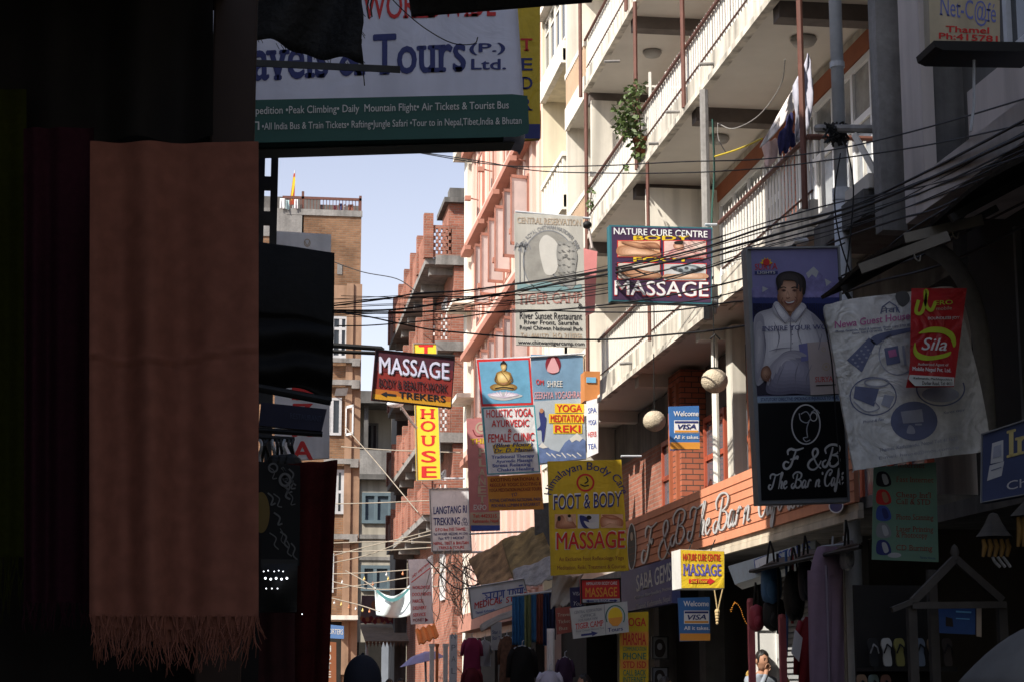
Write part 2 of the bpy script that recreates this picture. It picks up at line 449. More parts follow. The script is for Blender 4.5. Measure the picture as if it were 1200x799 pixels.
m_cyan = mat('blue_shutter_paint', (.13, .18, .21), .6, var=.2)

def window(parent, x0, x1, z0, z1, plane, axis, mf, mg, fw=.06, dep=.05, mull=(), trans=(), name='window', out=-1):
    """frame with a pane as its sub-part; axis 'y': in a wall facing -Y at y=plane; 'x': in a wall facing -X, x0..x1 being Y"""
    f = MB(); g = MB()
    def bx(m_, a0, a1, b0, b1, d0, d1):
        if axis == 'y': m_.box(a0, a1, plane + d0, plane + d1, b0, b1)
        else: m_.box(plane + d0, plane + d1, a0, a1, b0, b1)
    d0, d1 = -dep, .03
    bx(f, x0, x0 + fw, z0, z1, d0, d1); bx(f, x1 - fw, x1, z0, z1, d0, d1)
    bx(f, x0 + fw, x1 - fw, z0, z0 + fw, d0, d1); bx(f, x0 + fw, x1 - fw, z1 - fw, z1, d0, d1)
    for t in mull:
        c = x0 + (x1 - x0) * t; bx(f, c - fw / 2, c + fw / 2, z0 + fw, z1 - fw, d0 + .006, d1)
    for t in trans:
        c = z0 + (z1 - z0) * t; bx(f, x0 + fw, x1 - fw, c - fw / 2, c + fw / 2, d0 + .010, d1)
    fo = f.build(name, mf, parent)
    bx(g, x0 + fw * .5, x1 - fw * .5, z0 + fw * .5, z1 - fw * .5, -.012, .012); g.build('pane', mg, fo)
    return fo

# ------------------------------------------------------------------ balcony building (right side, middle)
XF, XW = 6.0, 7.35
Y0, Y1 = 17.55, 35.75
bb = thing('balcony_building', 'white apartment building with stacked railed balconies above the orange bar banner', 'building', (7.5, 26, 0))
mb = MB()
mb.box(XW, 12, Y0, Y1, 3.42, 17.2)
mb.box(XF + .05, XW, 35.60, 35.75, 3.42, 17.2)          # end wall closing the last bay
mb.box(XF + .15, XW, 28.6, 28.75, 6.62, 9.4)            # cross wall on the second floor
mb.box(XF + .10, XW, 33.2, 33.32, 9.75, 12.3)
mb.build('wall', m_white, bb)
mb = MB(); mb.box(7.9, 12, Y0, Y1, 0, 3.42); mb.build('shop_wall', m_dark, bb)  # wall coloured near-black in place of the unlit shop depth
LEV = [(6.40, 7.56), (9.53, 10.56), (12.40, 13.48), (15.45, 16.5)]
SEG = {0: [(19.3, 23.3), (23.8, 31.95)], 1: [(17.7, 33.0)], 2: [(17.7, 33.1)], 3: [(17.7, 33.1)]}
rngb = random.Random(3)
for li, (zb, zr) in enumerate(LEV):
    bal = MB()
    bal.box(XF + .04, XW, Y0, Y1 - .16, zb + .07, zb + .22)      # slab
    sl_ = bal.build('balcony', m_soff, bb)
    fa = MB()
    for a, b in SEG[li]:
        fa.box(XF - .02, XF + .06, a, b, zb + .10, zb + .40)
        fa.box(XF - .07, XF + .04, a, b, zb, zb + .085)
    if li == 0: fa.box(XF + .20, XF + .25, 23.3, 23.8, zb + .05, zb + 1.1)
    fa.build('fascia', m_fasc, sl_)
    rl = MB(); zt = zr
    for a, b in SEG[li]:
        bs = MB()
        rl.tube([(XF - .03, a, zr - .05), (XF - .03, b, zr - .05)], .028, 8)
        rl.tube([(XF + .0, a, zb + .5), (XF + .0, b, zb + .5)], .012, 6)
        y = a + .06
        while y < b - .03:
            j = rngb.uniform(-.008, .008)
            hh = zr + .035 + rngb.uniform(-.015, .015)
            bs.box(XF + .006, XF + .018, y + j - .034, y + j + .034, zb + .39, hh - .05)
            bs.add([(XF + .006, y + j - .034, hh - .05), (XF + .018, y + j - .034, hh - .05), (XF + .018, y + j + .034, hh - .05), (XF + .006, y + j + .034, hh - .05), (XF + .012, y + j, hh + .05)],
                   [(0, 1, 4), (1, 2, 4), (2, 3, 4), (3, 0, 4)])
            y += .138
        bs.build('balusters', m_rail, sl_)
    rl.build('handrail', m_rust, sl_)
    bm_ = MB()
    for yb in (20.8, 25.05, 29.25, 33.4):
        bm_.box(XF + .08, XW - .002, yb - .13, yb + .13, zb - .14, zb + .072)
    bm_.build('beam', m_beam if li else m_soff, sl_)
    if li < 3:
        lm = MB()
        for yb in ((21.9, 26.3, 30.8) if li else (24.0,)):
            lm.lathe([(.0, zb + .07), (.15, zb + .068), (.17, zb + .03), (.13, zb - .03), (.0, zb - .05)], (6.75, yb, 0), 14)
        lm.build('ceiling_lamp', mat('lamp_glass', (.35, .34, .32), .4), sl_, smooth=True)
    if li < 3:
        zc = LEV[li + 1][0]
        ob = MB(); ob.box(XW - .05, XW + .02, Y0, Y1 - .2, zc - .34, zc - .08); ob.build('lintel_band', m_orange, bb)
        for (a, b) in ((18.0, 20.6), (20.98, 24.15), (25.0, 28.5), (29.4, 33.0)):
            window(bb, a, b, zb + .28, zc - .36, XW, 'x', m_frame, m_curt, .09, .05, (.25, .5, .75), (.70,))
        br = MB(); br.box(XW - .06, XW + .02, 20.62, 20.95, zb + .25, zc - .36)
        for (a, b) in ((24.2, 24.9), (28.75, 29.3)): br.box(XW - .06, XW + .02, a, b, zb + .25, zc - .36)
        br.build('brick_pier', m_brickbar, bb)
q = MB(); q.tube([(5.97, 19.28, 7.5), (7.33, 19.28, 7.5)], .035, 8); q.build('end_handrail', m_rust, bb)
for k in range(8): q = MB(); q.box(6.1 + k * .16, 6.135 + k * .16, 19.26, 19.30, 6.62, 7.48); q.build('end_baluster', m_rail, bb)
q = MB(); q.box(6.0, 7.35, 17.6, 19.3, 6.20, 6.47); q.build('end_block', m_dconc, bb)
# posts between the balconies
for (px, y, z0, z1, r) in ((0, 19.35, 6.7, 9.5, .036), (0, 23.72, 6.3, 9.45, .06), (0, 27.5, 6.7, 9.5, .028), (0, 32.8, 7.0, 12.3, .036), (0, 25.0, 9.6, 12.4, .034), (0, 28.3, 9.6, 12.4, .034), (0, 33.35, 12.4, 15.4, .036), (0, 29.0, 12.5, 15.4, .034)):
    q = MB(); q.tube([(XF - .075 if r < .06 else XF - .1, y, z0), (XF - .075 if r < .06 else XF - .1, y, z1)], r, 8)
    q.build('post', m_rust if r != .06 else m_conc, bb)
# white screen bars standing across the second-level balcony and the side rail beyond it
q = MB()
for k in range(5): q.box(6.15 + k * .27, 6.19 + k * .27, 28.35, 28.38, 9.75, 11.25 + .02 * k)
q.box(6.1, 7.3, 28.355, 28.375, 11.0, 11.03); q.build('spiked_bar', m_rail, bb)
q = MB()
for k in range(5): q.box(6.1 + k * .28, 6.15 + k * .28, 32.9, 32.94, 9.8, 10.75)
q.box(6.0, 7.3, 32.88, 32.96, 10.75, 10.83); q.build('side_rail_bar', m_rail, bb)
# end bay beyond the railings: open lattice parapets
for (zb, zr) in LEV[:3]:
    q = MB(); q.box(XF, XF + .07, 33.45, 35.6, zb, zb + .45); q.box(XF, XF + .07, 33.45, 35.6, zr - .03, zr + .08); q.build('lattice_kerb', m_cream2, bb)
    q = MB(); y = 33.5
    while y < 35.55:
        q.box(XF + .01, XF + .06, y, y + .05, zb + .45, zr - .03); y += .14
    q.build('lattice', mat('tan_lattice', (.55, .40, .28), .8), bb)
for (px, py, X_) in ((838, 75, XF), (798, 131, XF), (777, 168, XF), (723, 72, XF), (822, 310, XF), (742, 425, XF)):
    p = atX(px, py, XF); q = MB(); q.tube([(XF + .05, p.y, p.z), (XF - .22, p.y, p.z - .02)], .025, 8); q.build('spout', m_conc, bb)
# first floor of the bar
q = MB(); q.box(6.02, XW, Y0 + .1, Y1 - .2, 3.30, 3.42); q.build('bar_floor', m_conc, bb)
for a, b in ((23.3, 24.25), (28.2, 29.05)):
    q = MB(); q.box(6.55, 6.95, a, b, 3.42, 6.4); q.build('brick_pillar', m_brickbar, bb)
    q = MB(); q.box(6.50, 6.55, a + .12, a + .2, 3.42, 6.2); q.box(6.50, 6.55, b - .25, b - .17, 3.42, 6.2); q.build('pillar_strip', m_orange, bb)
q = MB(); q.tube([(6.3, 25.0, 3.4), (6.3, 25.0, 6.4)], .05, 8); q.build('pipe', m_rail, bb)
q = MB(); q.box(6.42, 6.60, 24.5, 24.85, 3.42, 6.4); q.build('pilaster', m_white, bb)
for a, b in ((18.4, 19.6), (19.9, 21.2), (21.5, 23.0), (25.3, 26.5), (26.7, 28.0), (29.5, 31.0)):
    window(bb, a, b, 3.5, 5.6, 6.9, 'x', mat('red_frame_paint', (.40, .09, .05), .5), m_glassb, .08, .05, (.5,), (.7,), 'bar_window')
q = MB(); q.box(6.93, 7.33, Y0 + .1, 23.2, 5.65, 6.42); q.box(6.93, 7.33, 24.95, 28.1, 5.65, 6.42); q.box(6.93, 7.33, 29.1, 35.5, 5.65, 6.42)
q.build('dark_infill', m_dconc, bb)
q = MB(); q.box(6.93, 7.33, 31.1, 35.5, 3.42, 5.65); q.build('side_wall', m_brick, bb)
# ground floor: shutters and openings
q = MB()
for k in range(38): q.obox((7.0, 22.0, .15 + k * .075), (0, 2.4, 0), (.022, 0, .03), (0.02, 0, .045))
q.build('roller_shutter', mat('grey_shutter', (.32, .33, .34), .45, metal=.2, var=.2), bb)
q = MB(); q.box(6.9, 7.2, 24.45, 24.8, .1, 3.3); q.box(6.9, 7.2, 28.3, 28.7, .1, 3.3); q.box(6.9, 7.2, 21.4, 21.95, .1, 3.3); q.box(6.9, 7.2, 31.6, 32, .1, 3.3)
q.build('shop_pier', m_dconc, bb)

# ------------------------------------------------------------------ cream building with projecting window bands
cb = thing('cream_building', 'cream building with projecting window bands between white balconies and pink house', 'building', (7.5, 37.3, 0))
q = MB(); q.box(7.0, 12, 35.76, 38.79, 0, 18); q.build('wall', m_cream2, cb)
q = MB(); q.box(6.02, 7.0, 38.6, 38.79, 3.4, 18); q.build('end_wall', m_cream, cb)
q = MB(); q.box(6.4, 6.99, 35.8, 38.75, 0.1, 3.3); q.build('dark_infill', m_dark, cb)  # near-black block stands in for the street-level shade
for zb, zt in ((13.95, 17.0), (10.9, 12.05), (7.9, 9.05), (4.9, 6.05)):
    q = MB(); q.box(6.0, 7.0, 35.78, 38.58, zb, zb + .25); q.build('soffit_slab', m_cream, cb)
    q = MB(); q.box(5.96, 6.08, 35.78, 38.58, zb - .05, zb + .42); q.build('fascia', m_cream2, cb)
    if zt > 15:
        for k in range(4):
            window(cb, 35.85 + k * .69, 36.45 + k * .69, zb + .5, zb + 1.75, 6.1, 'x', m_cream2, m_glass, .05, .04, (), (.75,))
        q = MB(); q.box(6.12, 6.95, 35.8, 38.56, zb + .42, zt); q.build('bay', m_cream2, cb)
        q = MB(); q.box(5.9, 6.12, 35.78, 38.58, zb + 1.8, zb + 1.95); q.build('ledge', m_cream2, cb)
    else:
        q = MB()
        for k in range(9): q.box(6.0, 6.12, 35.85 + k * .33, 36.0 + k * .33, zb + .42, zt - .1)
        q.box(5.97, 6.15, 35.78, 38.58, zt - .1, zt); q.build('parapet_posts', m_cream2, cb)
q = MB()
for z in (9.4, 12.4): q.box(6.96, 7.02, 36.2, 37.8, z - .0, z + 1.3)
q.build('window', m_glass, cb)

# ------------------------------------------------------------------ pink building
pk = thing('pink_building', 'pink rendered building with sloping terracotta cornices and open window sashes', 'building', (7.5, 46, 0))
q = MB(); q.box(6.12, 12, 38.8, 52.8, 0, 17.3); q.build('wall', m_pink, pk)
q = MB(); y = 39.0
while y < 52.4:
    q.box(6.0, 6.13, y, y + .42, 3.6, 17.3); y += 1.02
q.build('pilaster', m_pink, pk)
q = MB(); q.box(5.92, 6.14, 52.05, 52.82, 0, 17.3); q.build('corner_strip', m_cream2, pk)
for z in (7.5, 10.5, 13.5, 16.4):
    q = MB(); q.box(5.72, 6.0, 38.85, 51.9, z, z + .16); q.build('cornice', m_pinkd, pk)
    q = MB(); q.box(5.82, 6.0, 38.85, 51.9, z + .16, z + .42); q.build('cornice_top', m_pink, pk)
q = MB(); q.box(5.6, 6.4, 51.9, 53.0, 16.6, 17.0); q.build('corner_cap', m_white, pk)
for z in (11.2, 14.2, 8.2):
    for k, y in enumerate((40.6, 43.4, 46.2, 49.0)):
        window(pk, y, y + 1.3, z, z + 1.7, 6.06, 'x', m_pinkd, m_glass, .07, .08, (.5,))
        if z in (11.2, 8.2) and k < 3:
            for yy in (y, y + 1.25):
                s_ = MB(); ex = (-.42, -.10, 0)
                for (a, b) in ((0, .07), (.93, 1)):
                    s_.obox((6.0 + ex[0] * a, yy + ex[1] * a, z + .02), Vector(ex) * (b - a), (0, .04, 0), (0, 0, 1.62))
                s_.obox((6.0, yy, z + .02), ex, (0, .04, 0), (0, 0, .07)); s_.obox((6.0, yy, z + 1.57), ex, (0, .04, 0), (0, 0, .07))
                so2 = s_.build('open_sash', m_pinkd, pk)
                g_ = MB(); g_.obox((6.0 - .04, yy + .015, z + .06), (-.36, -.085, 0), (0, .01, 0), (0, 0, 1.52))
                g_.build('pane', mat('frosted_glass', (.60, .52, .50), .3), so2)
q = MB()
for z in (14.7, 13.3, 11.6):
    for y in (41.0, 44.0, 47.0, 50.0):
        q.tube([(6.0, y, z), (5.75, y, z + .05)], .02, 5); q.box(5.62, 5.78, y - .08, y + .08, z - .02, z + .1)
q.build('floodlights', m_pinkd, pk)
q = MB(); q.box(5.4, 6.1, 51.0, 52.7, 12.0, 12.12); q.build('hood', m_cream2, pk)
q = MB(); q.box(5.5, 6.1, 50.6, 52.4, 9.3, 9.42); q.build('hood', m_cream2, pk)

q = MB()
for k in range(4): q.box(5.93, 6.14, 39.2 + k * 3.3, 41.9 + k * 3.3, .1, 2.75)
q.build('dark_infill', m_dark, pk)  # near-black blocks stand in for the darkness of the shop openings
q = MB(); q.box(5.7, 6.14, 38.9, 52.0, 2.95, 3.4); q.build('shop_fascia', m_pinkd, pk)
# ------------------------------------------------------------------ red brick building beyond
rb = thing('red_brick_building', 'red brick house with lattice brick balconies between the pink building and the sky', 'building', (7.5, 62, 0))
q = MB(); q.box(5.87, 13, 55, 71, 0, 14.6); q.box(6.3, 13, 57, 71, 14.6, 15.6); q.box(5.7, 8, 55.1, 57, 14.1, 15.9); q.build('wall', m_brick, rb)
q = MB(); q.box(5.55, 8.2, 54.9, 57.3, 15.9, 16.05); q.box(5.75, 6.2, 55.3, 55.9, 16.05, 16.45); q.box(5.8, 6.4, 56, 70, 14.6, 14.75); q.build('roof_slab', m_dconc, rb)
for i, yy in enumerate((310, 410, 517, 610)):
    zs = atY(520, yy, 55).z
    q = MB(); q.box(5.0, 5.87, 55.02, 70, zs, zs + .18); q.box(5.3, 6.35, 54.9, 55.4, zs - .03, zs + .26)
    ba = q.build('balcony', m_conc, rb)
    q = MB()
    for k in range(6): q.box(5.15, 5.87, 55.4 + k * 2.6, 55.7 + k * 2.6, zs - .25, zs)
    q.build('corbel', m_conc, ba)
    q = MB()     # lattice parapet: courses of bricks with gaps
    nrow = 9; zt = zs + 1.22
    for r in range(nrow):
        z0 = zs + .2 + r * .11
        x = 5.16 + (.06 if r % 2 else 0)
        if r in (0, nrow - 1): q.box(5.03, 6.3, 54.94, 55.06, z0, z0 + .11)
        else:
            while x < 5.75:
                q.box(x, x + .08, 54.94, 55.06, z0, z0 + .11); x += .15
            q.box(5.03, 5.14, 54.94, 55.06, z0, z0 + .11); q.box(5.78, 6.3, 54.94, 55.06, z0, z0 + .11)
    q.box(5.0, 5.1, 55.1, 70, zs + .18, zs + 1.05)
    for k in range(7): q.box(4.94, 5.22, 54.9 + k * 2.45, 55.2 + k * 2.45, zs + .18, zs + 1.55 - (.0 if k == 0 else .12))
    q.build('lattice_parapet', m_brick, ba)
    window(rb, 57, 58.2, zs - 2.2, zs - .6, 5.86, 'x', m_frame, m_glass, .08, .05, (.5,))
    window(rb, 61, 62.2, zs - 2.2, zs - .6, 5.86, 'x', m_frame, m_glass, .08, .05, (.5,))
q = MB(); q.box(5.42, 5.86, 71.2, 74, 0, 12.2); q.build('side_block', m_dconc, rb)
q = MB(); q.box(5.3, 5.36, 70.2, 72, 12.2, 13.3); q.build('green_screen', mat('green_sheet', (.02, .16, .14), .5), rb)

# ------------------------------------------------------------------ grey building closing the view
gb = thing('grey_building', 'grey concrete building with blue shutters closing the end of the street', 'building', (5.5, 82, 0))
GY = 80.0
def gz(y): return atY(450, y, GY).z
def gx(x): return atY(x, 600, GY).x
q = MB(); q.box(gx(383), gx(520), GY, 90, gz(530), gz(530) + .01); q.box(gx(383), gx(520), GY + 1.6, 90, 0, gz(474)); q.box(gx(383), gx(520), GY, GY + 1.6, 0, gz(562))
q.build('wall', mat('beige_grey_render', (.40, .37, .31), .9, var=.15, scale=.5, streak=.3), gb)
q = MB(); q.box(gx(383), gx(520), GY - .5, 90, gz(474), gz(460)); q.box(gx(383), gx(520), GY - .3, GY + 1.5, gz(562), gz(556)); q.build('roof_slab', m_dconc, gb)
q = MB(); q.box(gx(383), gx(520), GY - .25, GY - .1, gz(556), gz(528)); q.build('balcony_wall', m_conc, gb)
q = MB(); q.box(gx(384), gx(418), GY - .1, GY + 1.5, gz(528), gz(474)); q.box(gx(425), gx(430), GY - .1, GY, gz(528), gz(474)); q.build('pier', m_dconc, gb)
for y0, y1 in ((577, 613), (662, 692)):
    window(gb, gx(424), gx(473), gz(y1), gz(y0), GY, 'y', m_cyan, mat('blue_grey_shutter', (.10, .14, .17), .6, var=.2), .14, .1, (.333, .667), ())
window(gb, gx(430), gx(445), gz(527), gz(490), GY + 1.6, 'y', m_dconc, m_glass, .1, .1, (.5,))
q = MB(); q.box(gx(410), gx(520), GY - .06, GY, gz(631), gz(626)); q.box(gx(410), gx(520), GY - .06, GY, gz(656), gz(652)); q.build('string_course', m_conc, gb)
q = MB(); q.box(gx(405), gx(418), GY - .15, GY, 0, gz(500)); q.build('drain_pier', m_dconc, gb)
q = MB(); q.box(gx(420), gx(470), GY - .04, GY, .1, gz(752)); q.build('shop_opening', m_dark, gb)
q = MB(); q.box(gx(449), gx(457), GY - .1, GY - .03, 0, gz(752)); q.build('shop_post', mat('grey_blue_paint', (.25, .28, .33), .6), gb)

# ------------------------------------------------------------------ brown brick building at left
lb = thing('brown_brick_building', 'tall brown brick house with white windows and a railed roof terrace at left', 'building', (1.5, 68, 0))
LY = 66.0
def lz(y): return atY(400, y, LY).z
def lx(x): return atY(x, 500, LY).x
xr = lx(420)
q = MB(); q.box(-6, xr, LY, 70, 0, lz(254)); q.build('wall', m_brickb, lb)
m_lpil = mat('ochre_render', (.33, .21, .14), .85, var=.25, scale=1.5, streak=.25)
q = MB(); q.box(lx(404), lx(412), LY - .12, LY, lz(790), lz(333)); q.box(lx(412.2), xr + .06, LY - .06, LY, lz(790), lz(333)); q.build('pilaster', m_lpil, lb)
q = MB(); q.box(lx(330), xr + .03, LY - .05, LY + .02, lz(254), lz(247)); q.build('coping', m_conc, lb)
q = MB(); q.box(-2.5, xr, LY + 1.6, LY + 1.8, lz(254), lz(228)); q.box(-2.5, lx(372), LY + 1.5, LY + 1.8, lz(254), lz(221)); q.build('parapet_wall', m_dconc, lb)
q = MB()
for k in range(24):
    xx = lx(327) + k * (xr - lx(327)) / 24; q.box(xx, xx + .025, LY + .02, LY + .05, lz(254), lz(234))
q.box(lx(325), xr, LY, LY + .06, lz(235), lz(232)); q.box(lx(348), lx(351), LY, LY + .1, lz(330), lz(226)); q.box(lx(417), xr, LY, LY + .1, lz(254), lz(229))
q.build('terrace_railing', m_rust, lb)
q = MB(); q.box(lx(300), lx(349), LY - .04, LY + .02, lz(280), lz(247)); q.build('grey_patch', m_conc, lb)
for y0, y1 in ((452, 446), (544, 538), (426, 421), (632, 626)):
    q = MB(); q.box(lx(380), lx(421), LY - .3, LY - .13, lz(y0), lz(y1)); q.build('ledge', m_conc, lb)
    q = MB(); q.box(lx(411), lx(420), LY - .34, LY - .1, lz(y0 + 4), lz(y1 + 1)); q.build('bracket', m_conc, lb)
window(lb, lx(386), lx(406), lz(420), lz(371), LY, 'y', m_dframe, m_glass, .1, .07, (.55,), (.7,))
window(lb, lx(384), lx(400), lz(510), lz(466), LY, 'y', m_dframe, m_glass, .09, .07, (.3,))
window(lb, lx(384), lx(404), lz(602), lz(550), LY, 'y', m_dframe, m_glass, .1, .07, (.6,), (.5,))
window(lb, lx(384), lx(394), lz(694), lz(648), LY, 'y', m_dframe, m_glass, .1, .07, (.6,), (.5,))
q = MB(); a = Vector((lx(404), LY - .1, lz(511))); e = Vector((lx(413) - lx(404), -.5, 0)); H_ = lz(476) - lz(511)
for (p, ww) in ((0, .18), (.82, .18)): q.obox(a + e * p, e * ww, (0.02, .04, 0), (0, 0, H_))
q.obox(a, e, (.02, .04, 0), (0, 0, .09)); q.obox(a + Vector((0, 0, H_ - .09)), e, (.02, .04, 0), (0, 0, .09)); sh_ = q.build('open_sash', m_dframe, lb)
q = MB(); q.obox((lx(391), LY - .1, lz(464)), (lx(405) - lx(391), -.15, 0), (0, .03, .0), (.05, -.3, .22)); q.build('vent_sash', m_dframe, lb)
q = MB(); q.box(lx(386), lx(410), LY - .03, LY, lz(365), lz(335)); q.build('brick_panel', m_lpil, lb)
q = MB(); q.box(lx(392), lx(398), LY - .02, LY + .01, lz(322), lz(310)); q.build('vent', m_conc, lb)
q = MB(); q.box(lx(383), lx(420), LY - 1.4, LY - .1, lz(727), lz(722)); q.build('canopy', m_cream2, lb)
q = MB(); q.box(lx(380), lx(404), LY - .05, LY, .1, lz(728)); q.build('shop_opening', m_dark, lb)

# ------------------------------------------------------------------ near building at right, in shade
nb = thing('corner_building', 'shaded grey building with ledge and dark shop at the right edge', 'building', (8, 8, 0))
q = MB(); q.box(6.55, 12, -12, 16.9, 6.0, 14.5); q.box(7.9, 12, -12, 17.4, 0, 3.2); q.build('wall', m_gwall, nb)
q = MB(); q.box(6.9, 12, -12, 17.2, 3.2, 6.0); q.build('recessed_wall', m_dark, nb)  # first-floor wall blackened in place of its deep shade
q = MB(); q.box(6.05, 6.30, 17.2, 17.42, 5.95, 14.5); q.build('concrete_column', m_conc, nb)
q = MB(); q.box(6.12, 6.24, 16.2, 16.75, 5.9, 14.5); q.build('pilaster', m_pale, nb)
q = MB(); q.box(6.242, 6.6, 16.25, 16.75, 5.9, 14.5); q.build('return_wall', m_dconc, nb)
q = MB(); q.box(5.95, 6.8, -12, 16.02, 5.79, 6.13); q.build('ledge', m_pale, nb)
window(nb, 13.3, 15.1, 7.0, 9.4, 6.54, 'x', m_steel, m_glass, .08, .06, (.35, .7), ())
window(nb, 10.2, 12.6, 7.0, 9.4, 6.54, 'x', m_steel, m_glass, .08, .06, (.35, .7), ())
q = MB(); q.box(6.2, 6.54, 13.9, 15.3, 6.13, 6.75); q.build('sill_block', m_pale, nb)
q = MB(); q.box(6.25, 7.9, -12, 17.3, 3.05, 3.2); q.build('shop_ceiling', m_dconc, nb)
q = MB()
for k in range(10): q.box(6.84, 6.92, 15.9 - k * .55, 15.95 - k * .55, 3.4, 5.7)
q.build('shutter_bar', m_dconc, nb)
# ------------------------------------------------------------------ left row (unseen behind the shop front, shaped to cast the street's shade)
m_lw = mat('left_row_render', (.38, .35, .31), .9, var=.2, streak=.2)
def block(name, label, pts, h):
    t = thing(name, label, 'building', (sum(p[0] for p in pts) / len(pts), sum(p[1] for p in pts) / len(pts), 0))
    q = MB(); q.prism([(x, y, 0) for x, y in pts], (0, 0, h)); q.build('wall', m_lw, t)
    q = MB(); q.prism([(x, y, h + .003) for x, y in pts], (0, 0, .3)); q.build('roof', m_dconc, t)
    return t
block('shop_house', 'tall shop house rising over the shawl stall at left', [(-6, 5.3), (-.55, 5.3), (-.55, 14.6), (-6, 11.0)], 17.2)
block('unseen_step_house', 'unseen lower house block added so sunlight passes beside the lane gap', [(-6, 11.02), (-.55, 14.62), (-.55, 17.1), (-6, 12.5)], 14.3)  # unseen; kept lower so the sun still reaches the laundry
block('unseen_shade_house', 'unseen house block added to shade the shawl stall', [(-9, -16), (-4.4, -16), (-4.4, 5.25), (-9, 5.25)], 14.0)  # unseen block, added only for its shade
block('town_house', 'rendered town house in the left row beyond the shawl stall', [(-6, 16.4), (-.45, 20.35), (-.45, 44), (-6, 44)], 10.95)
# ================================================================== SIGNS
def ink(name, c, **k): return mat(name, c, k.pop('rough', .55), var=k.pop('var', .08), scale=4, **k)
k_white = ink('white_ink', (.78, .78, .80)); k_offw = ink('off_white_ink', (.62, .62, .60)); k_black = ink('black_ink', (.015, .015, .02))
k_red = ink('red_ink', (.58, .03, .03)); k_navy = ink('navy_ink', (.03, .04, .17)); k_blue = ink('blue_ink', (.05, .09, .36))
k_yel = ink('yellow_ink', (.75, .52, .03)); k_ora = ink('orange_ink', (.70, .30, .05)); k_green = ink('green_ink', (.03, .16, .12))
k_maroon = ink('maroon_ink', (.20, .02, .035)); k_sky = ink('sky_blue_ink', (.16, .42, .65)); k_skin = ink('skin_ink', (.60, .33, .20))
k_grey = ink('grey_ink', (.25, .26, .28)); k_lgrey = ink('light_grey_ink', (.45, .46, .48)); k_skind = ink('tan_ink', (.42, .20, .11))
k_purp = ink('violet_ink', (.20, .20, .42)); k_lime = ink('lime_ink', (.45, .55, .04)); k_pink = ink('pink_ink', (.65, .35, .38))
k_hair = ink('dark_brown_ink', (.02, .014, .012)); k_teal = ink('teal_ink', (.06, .30, .36)); k_faded = ink('faded_brown_ink', (.45, .36, .27))
b_white = mat('white_board', (.76, .77, .80), .5, var=.18, scale=1.5, streak=.22, wr=.2)
b_dirty = mat('dirty_white_cloth', (.78, .78, .76), .85, var=.3, scale=1.6, streak=.4, fine=.15, wr=.9)
b_yellow = mat('yellow_board', (.70, .49, .03), .5, var=.18, scale=2, streak=.2, wr=.35)
b_navy = mat('navy_board', (.028, .03, .09), .5, var=.15, scale=3)
b_black = mat('black_board', (.006, .006, .007), .35, var=.2, scale=3)
b_grey = mat('grey_metal_edge', (.25, .26, .27), .5, metal=.3, var=.2, scale=4)
b_orange = mat('orange_board', (.70, .29, .17), .6, var=.14, scale=1.2, streak=.12)

# ---- big travel sign over the street, upper left
s = Sign('hanging_sign', 'big white Tours sign with green band of trip names hanging over the left', 'sign', [(150, -50), (606, -62), (621, 158), (150, 172)], 11, noboard=True)
mb = MB()
def tour_pt(u, v, d):      # u px across, v 0 top..1 bottom
    return s.pt(150 + u * (606 + 15 * v - 150), -50 - 12 * u + v * (222 - 2 * u), d)
prof = [(0, 0)] + [(v, 0) for v in (.3, .6, .86)] + [(.86 + .14 * math.sin(a), -.16 * (1 - math.cos(a))) for a in (.4, .8, 1.2, 1.57)] + [(1.0, -.33)]
us = [0, .4, .8, .95, .965, .98, .99, 1.0]
def fall(u): return 0 if u < .95 else -.14 * (1 - math.sqrt(max(0, 1 - ((u - .95) / .05) ** 2)))
mb.grid(lambda a, b: tour_pt(us[int(round(a * 7))], prof[int(round(b * 8))][0], prof[int(round(b * 8))][1] + fall(us[int(round(a * 7))])), 7, 8)
mb.add([tour_pt(1, p[0], p[1] + fall(1)) for p in prof] + [tour_pt(1, p[0], -.33) for p in prof], [(i, i + 1, i + 10, i + 9) for i in range(8)])
mb.build('casing', mat('lavender_white_flex', (.70, .72, .86), .5, var=.12, scale=1.2, streak=.15, wr=.15), s.root, smooth=True)
s.poly([(160, 121), (600, 111), (618, 113), (620, 150), (619, 157), (606, 161), (160, 171)], ink('dark_green_band', (.018, .085, .07)), 1, 'band')
bands = MB(); bands.grid(lambda a, b: tour_pt(a * .94, .965 + .0351 * math.sin(b * 1.57), -.16 * (1 - math.cos(.85 + b * .72)) + .012), 4, 4)
bands.grid(lambda a, b: tour_pt(a * .97, 1.001, -.13 - b * .2) - Vector((0, 0, .006)), 4, 2); bands.build('underside', mat('dark_green_flex', (.02, .06, .05), .5), s.root, smooth=True)
s.text('WORLDWIDE', 424, 581, 23, 19, 30, k_red, 1, .03, True, part='title')
s.text('Travels', 249, 385, 97, 90, 50, k_navy, 1, .045, True, part='title')
s.text('&', 397, 428, 89, 88, 46, k_navy, 1, .045, True, part='title')
s.text('Tours', 437, 546, 88, 83, 46, k_navy, 1, .045, True, part='title')
s.text('(P.)', 550, 592, 62, 61, 10, k_navy, 1, .05, part='title'); s.text('Ltd.', 552, 593, 82, 82, 12, k_navy, 1, .05, part='title')
s.text('Expedition •Peak Climbing• Daily  Mountain Flight• Air Tickets & Tourist Bus', 290, 596, 135, 128, 8.5, k_offw, 2, .015, part='lettering')
s.text('•All India Bus & Train Tickets• Rafting•Jungle Safari •Tour to in Nepal,Tibet,India & Bhutan', 307, 611, 153, 146, 8, k_offw, 2, .012, part='lettering')
s.line([(295, 144), (303, 144), (303, 153)], 2, k_offw, 2, 'lettering')
s.done()
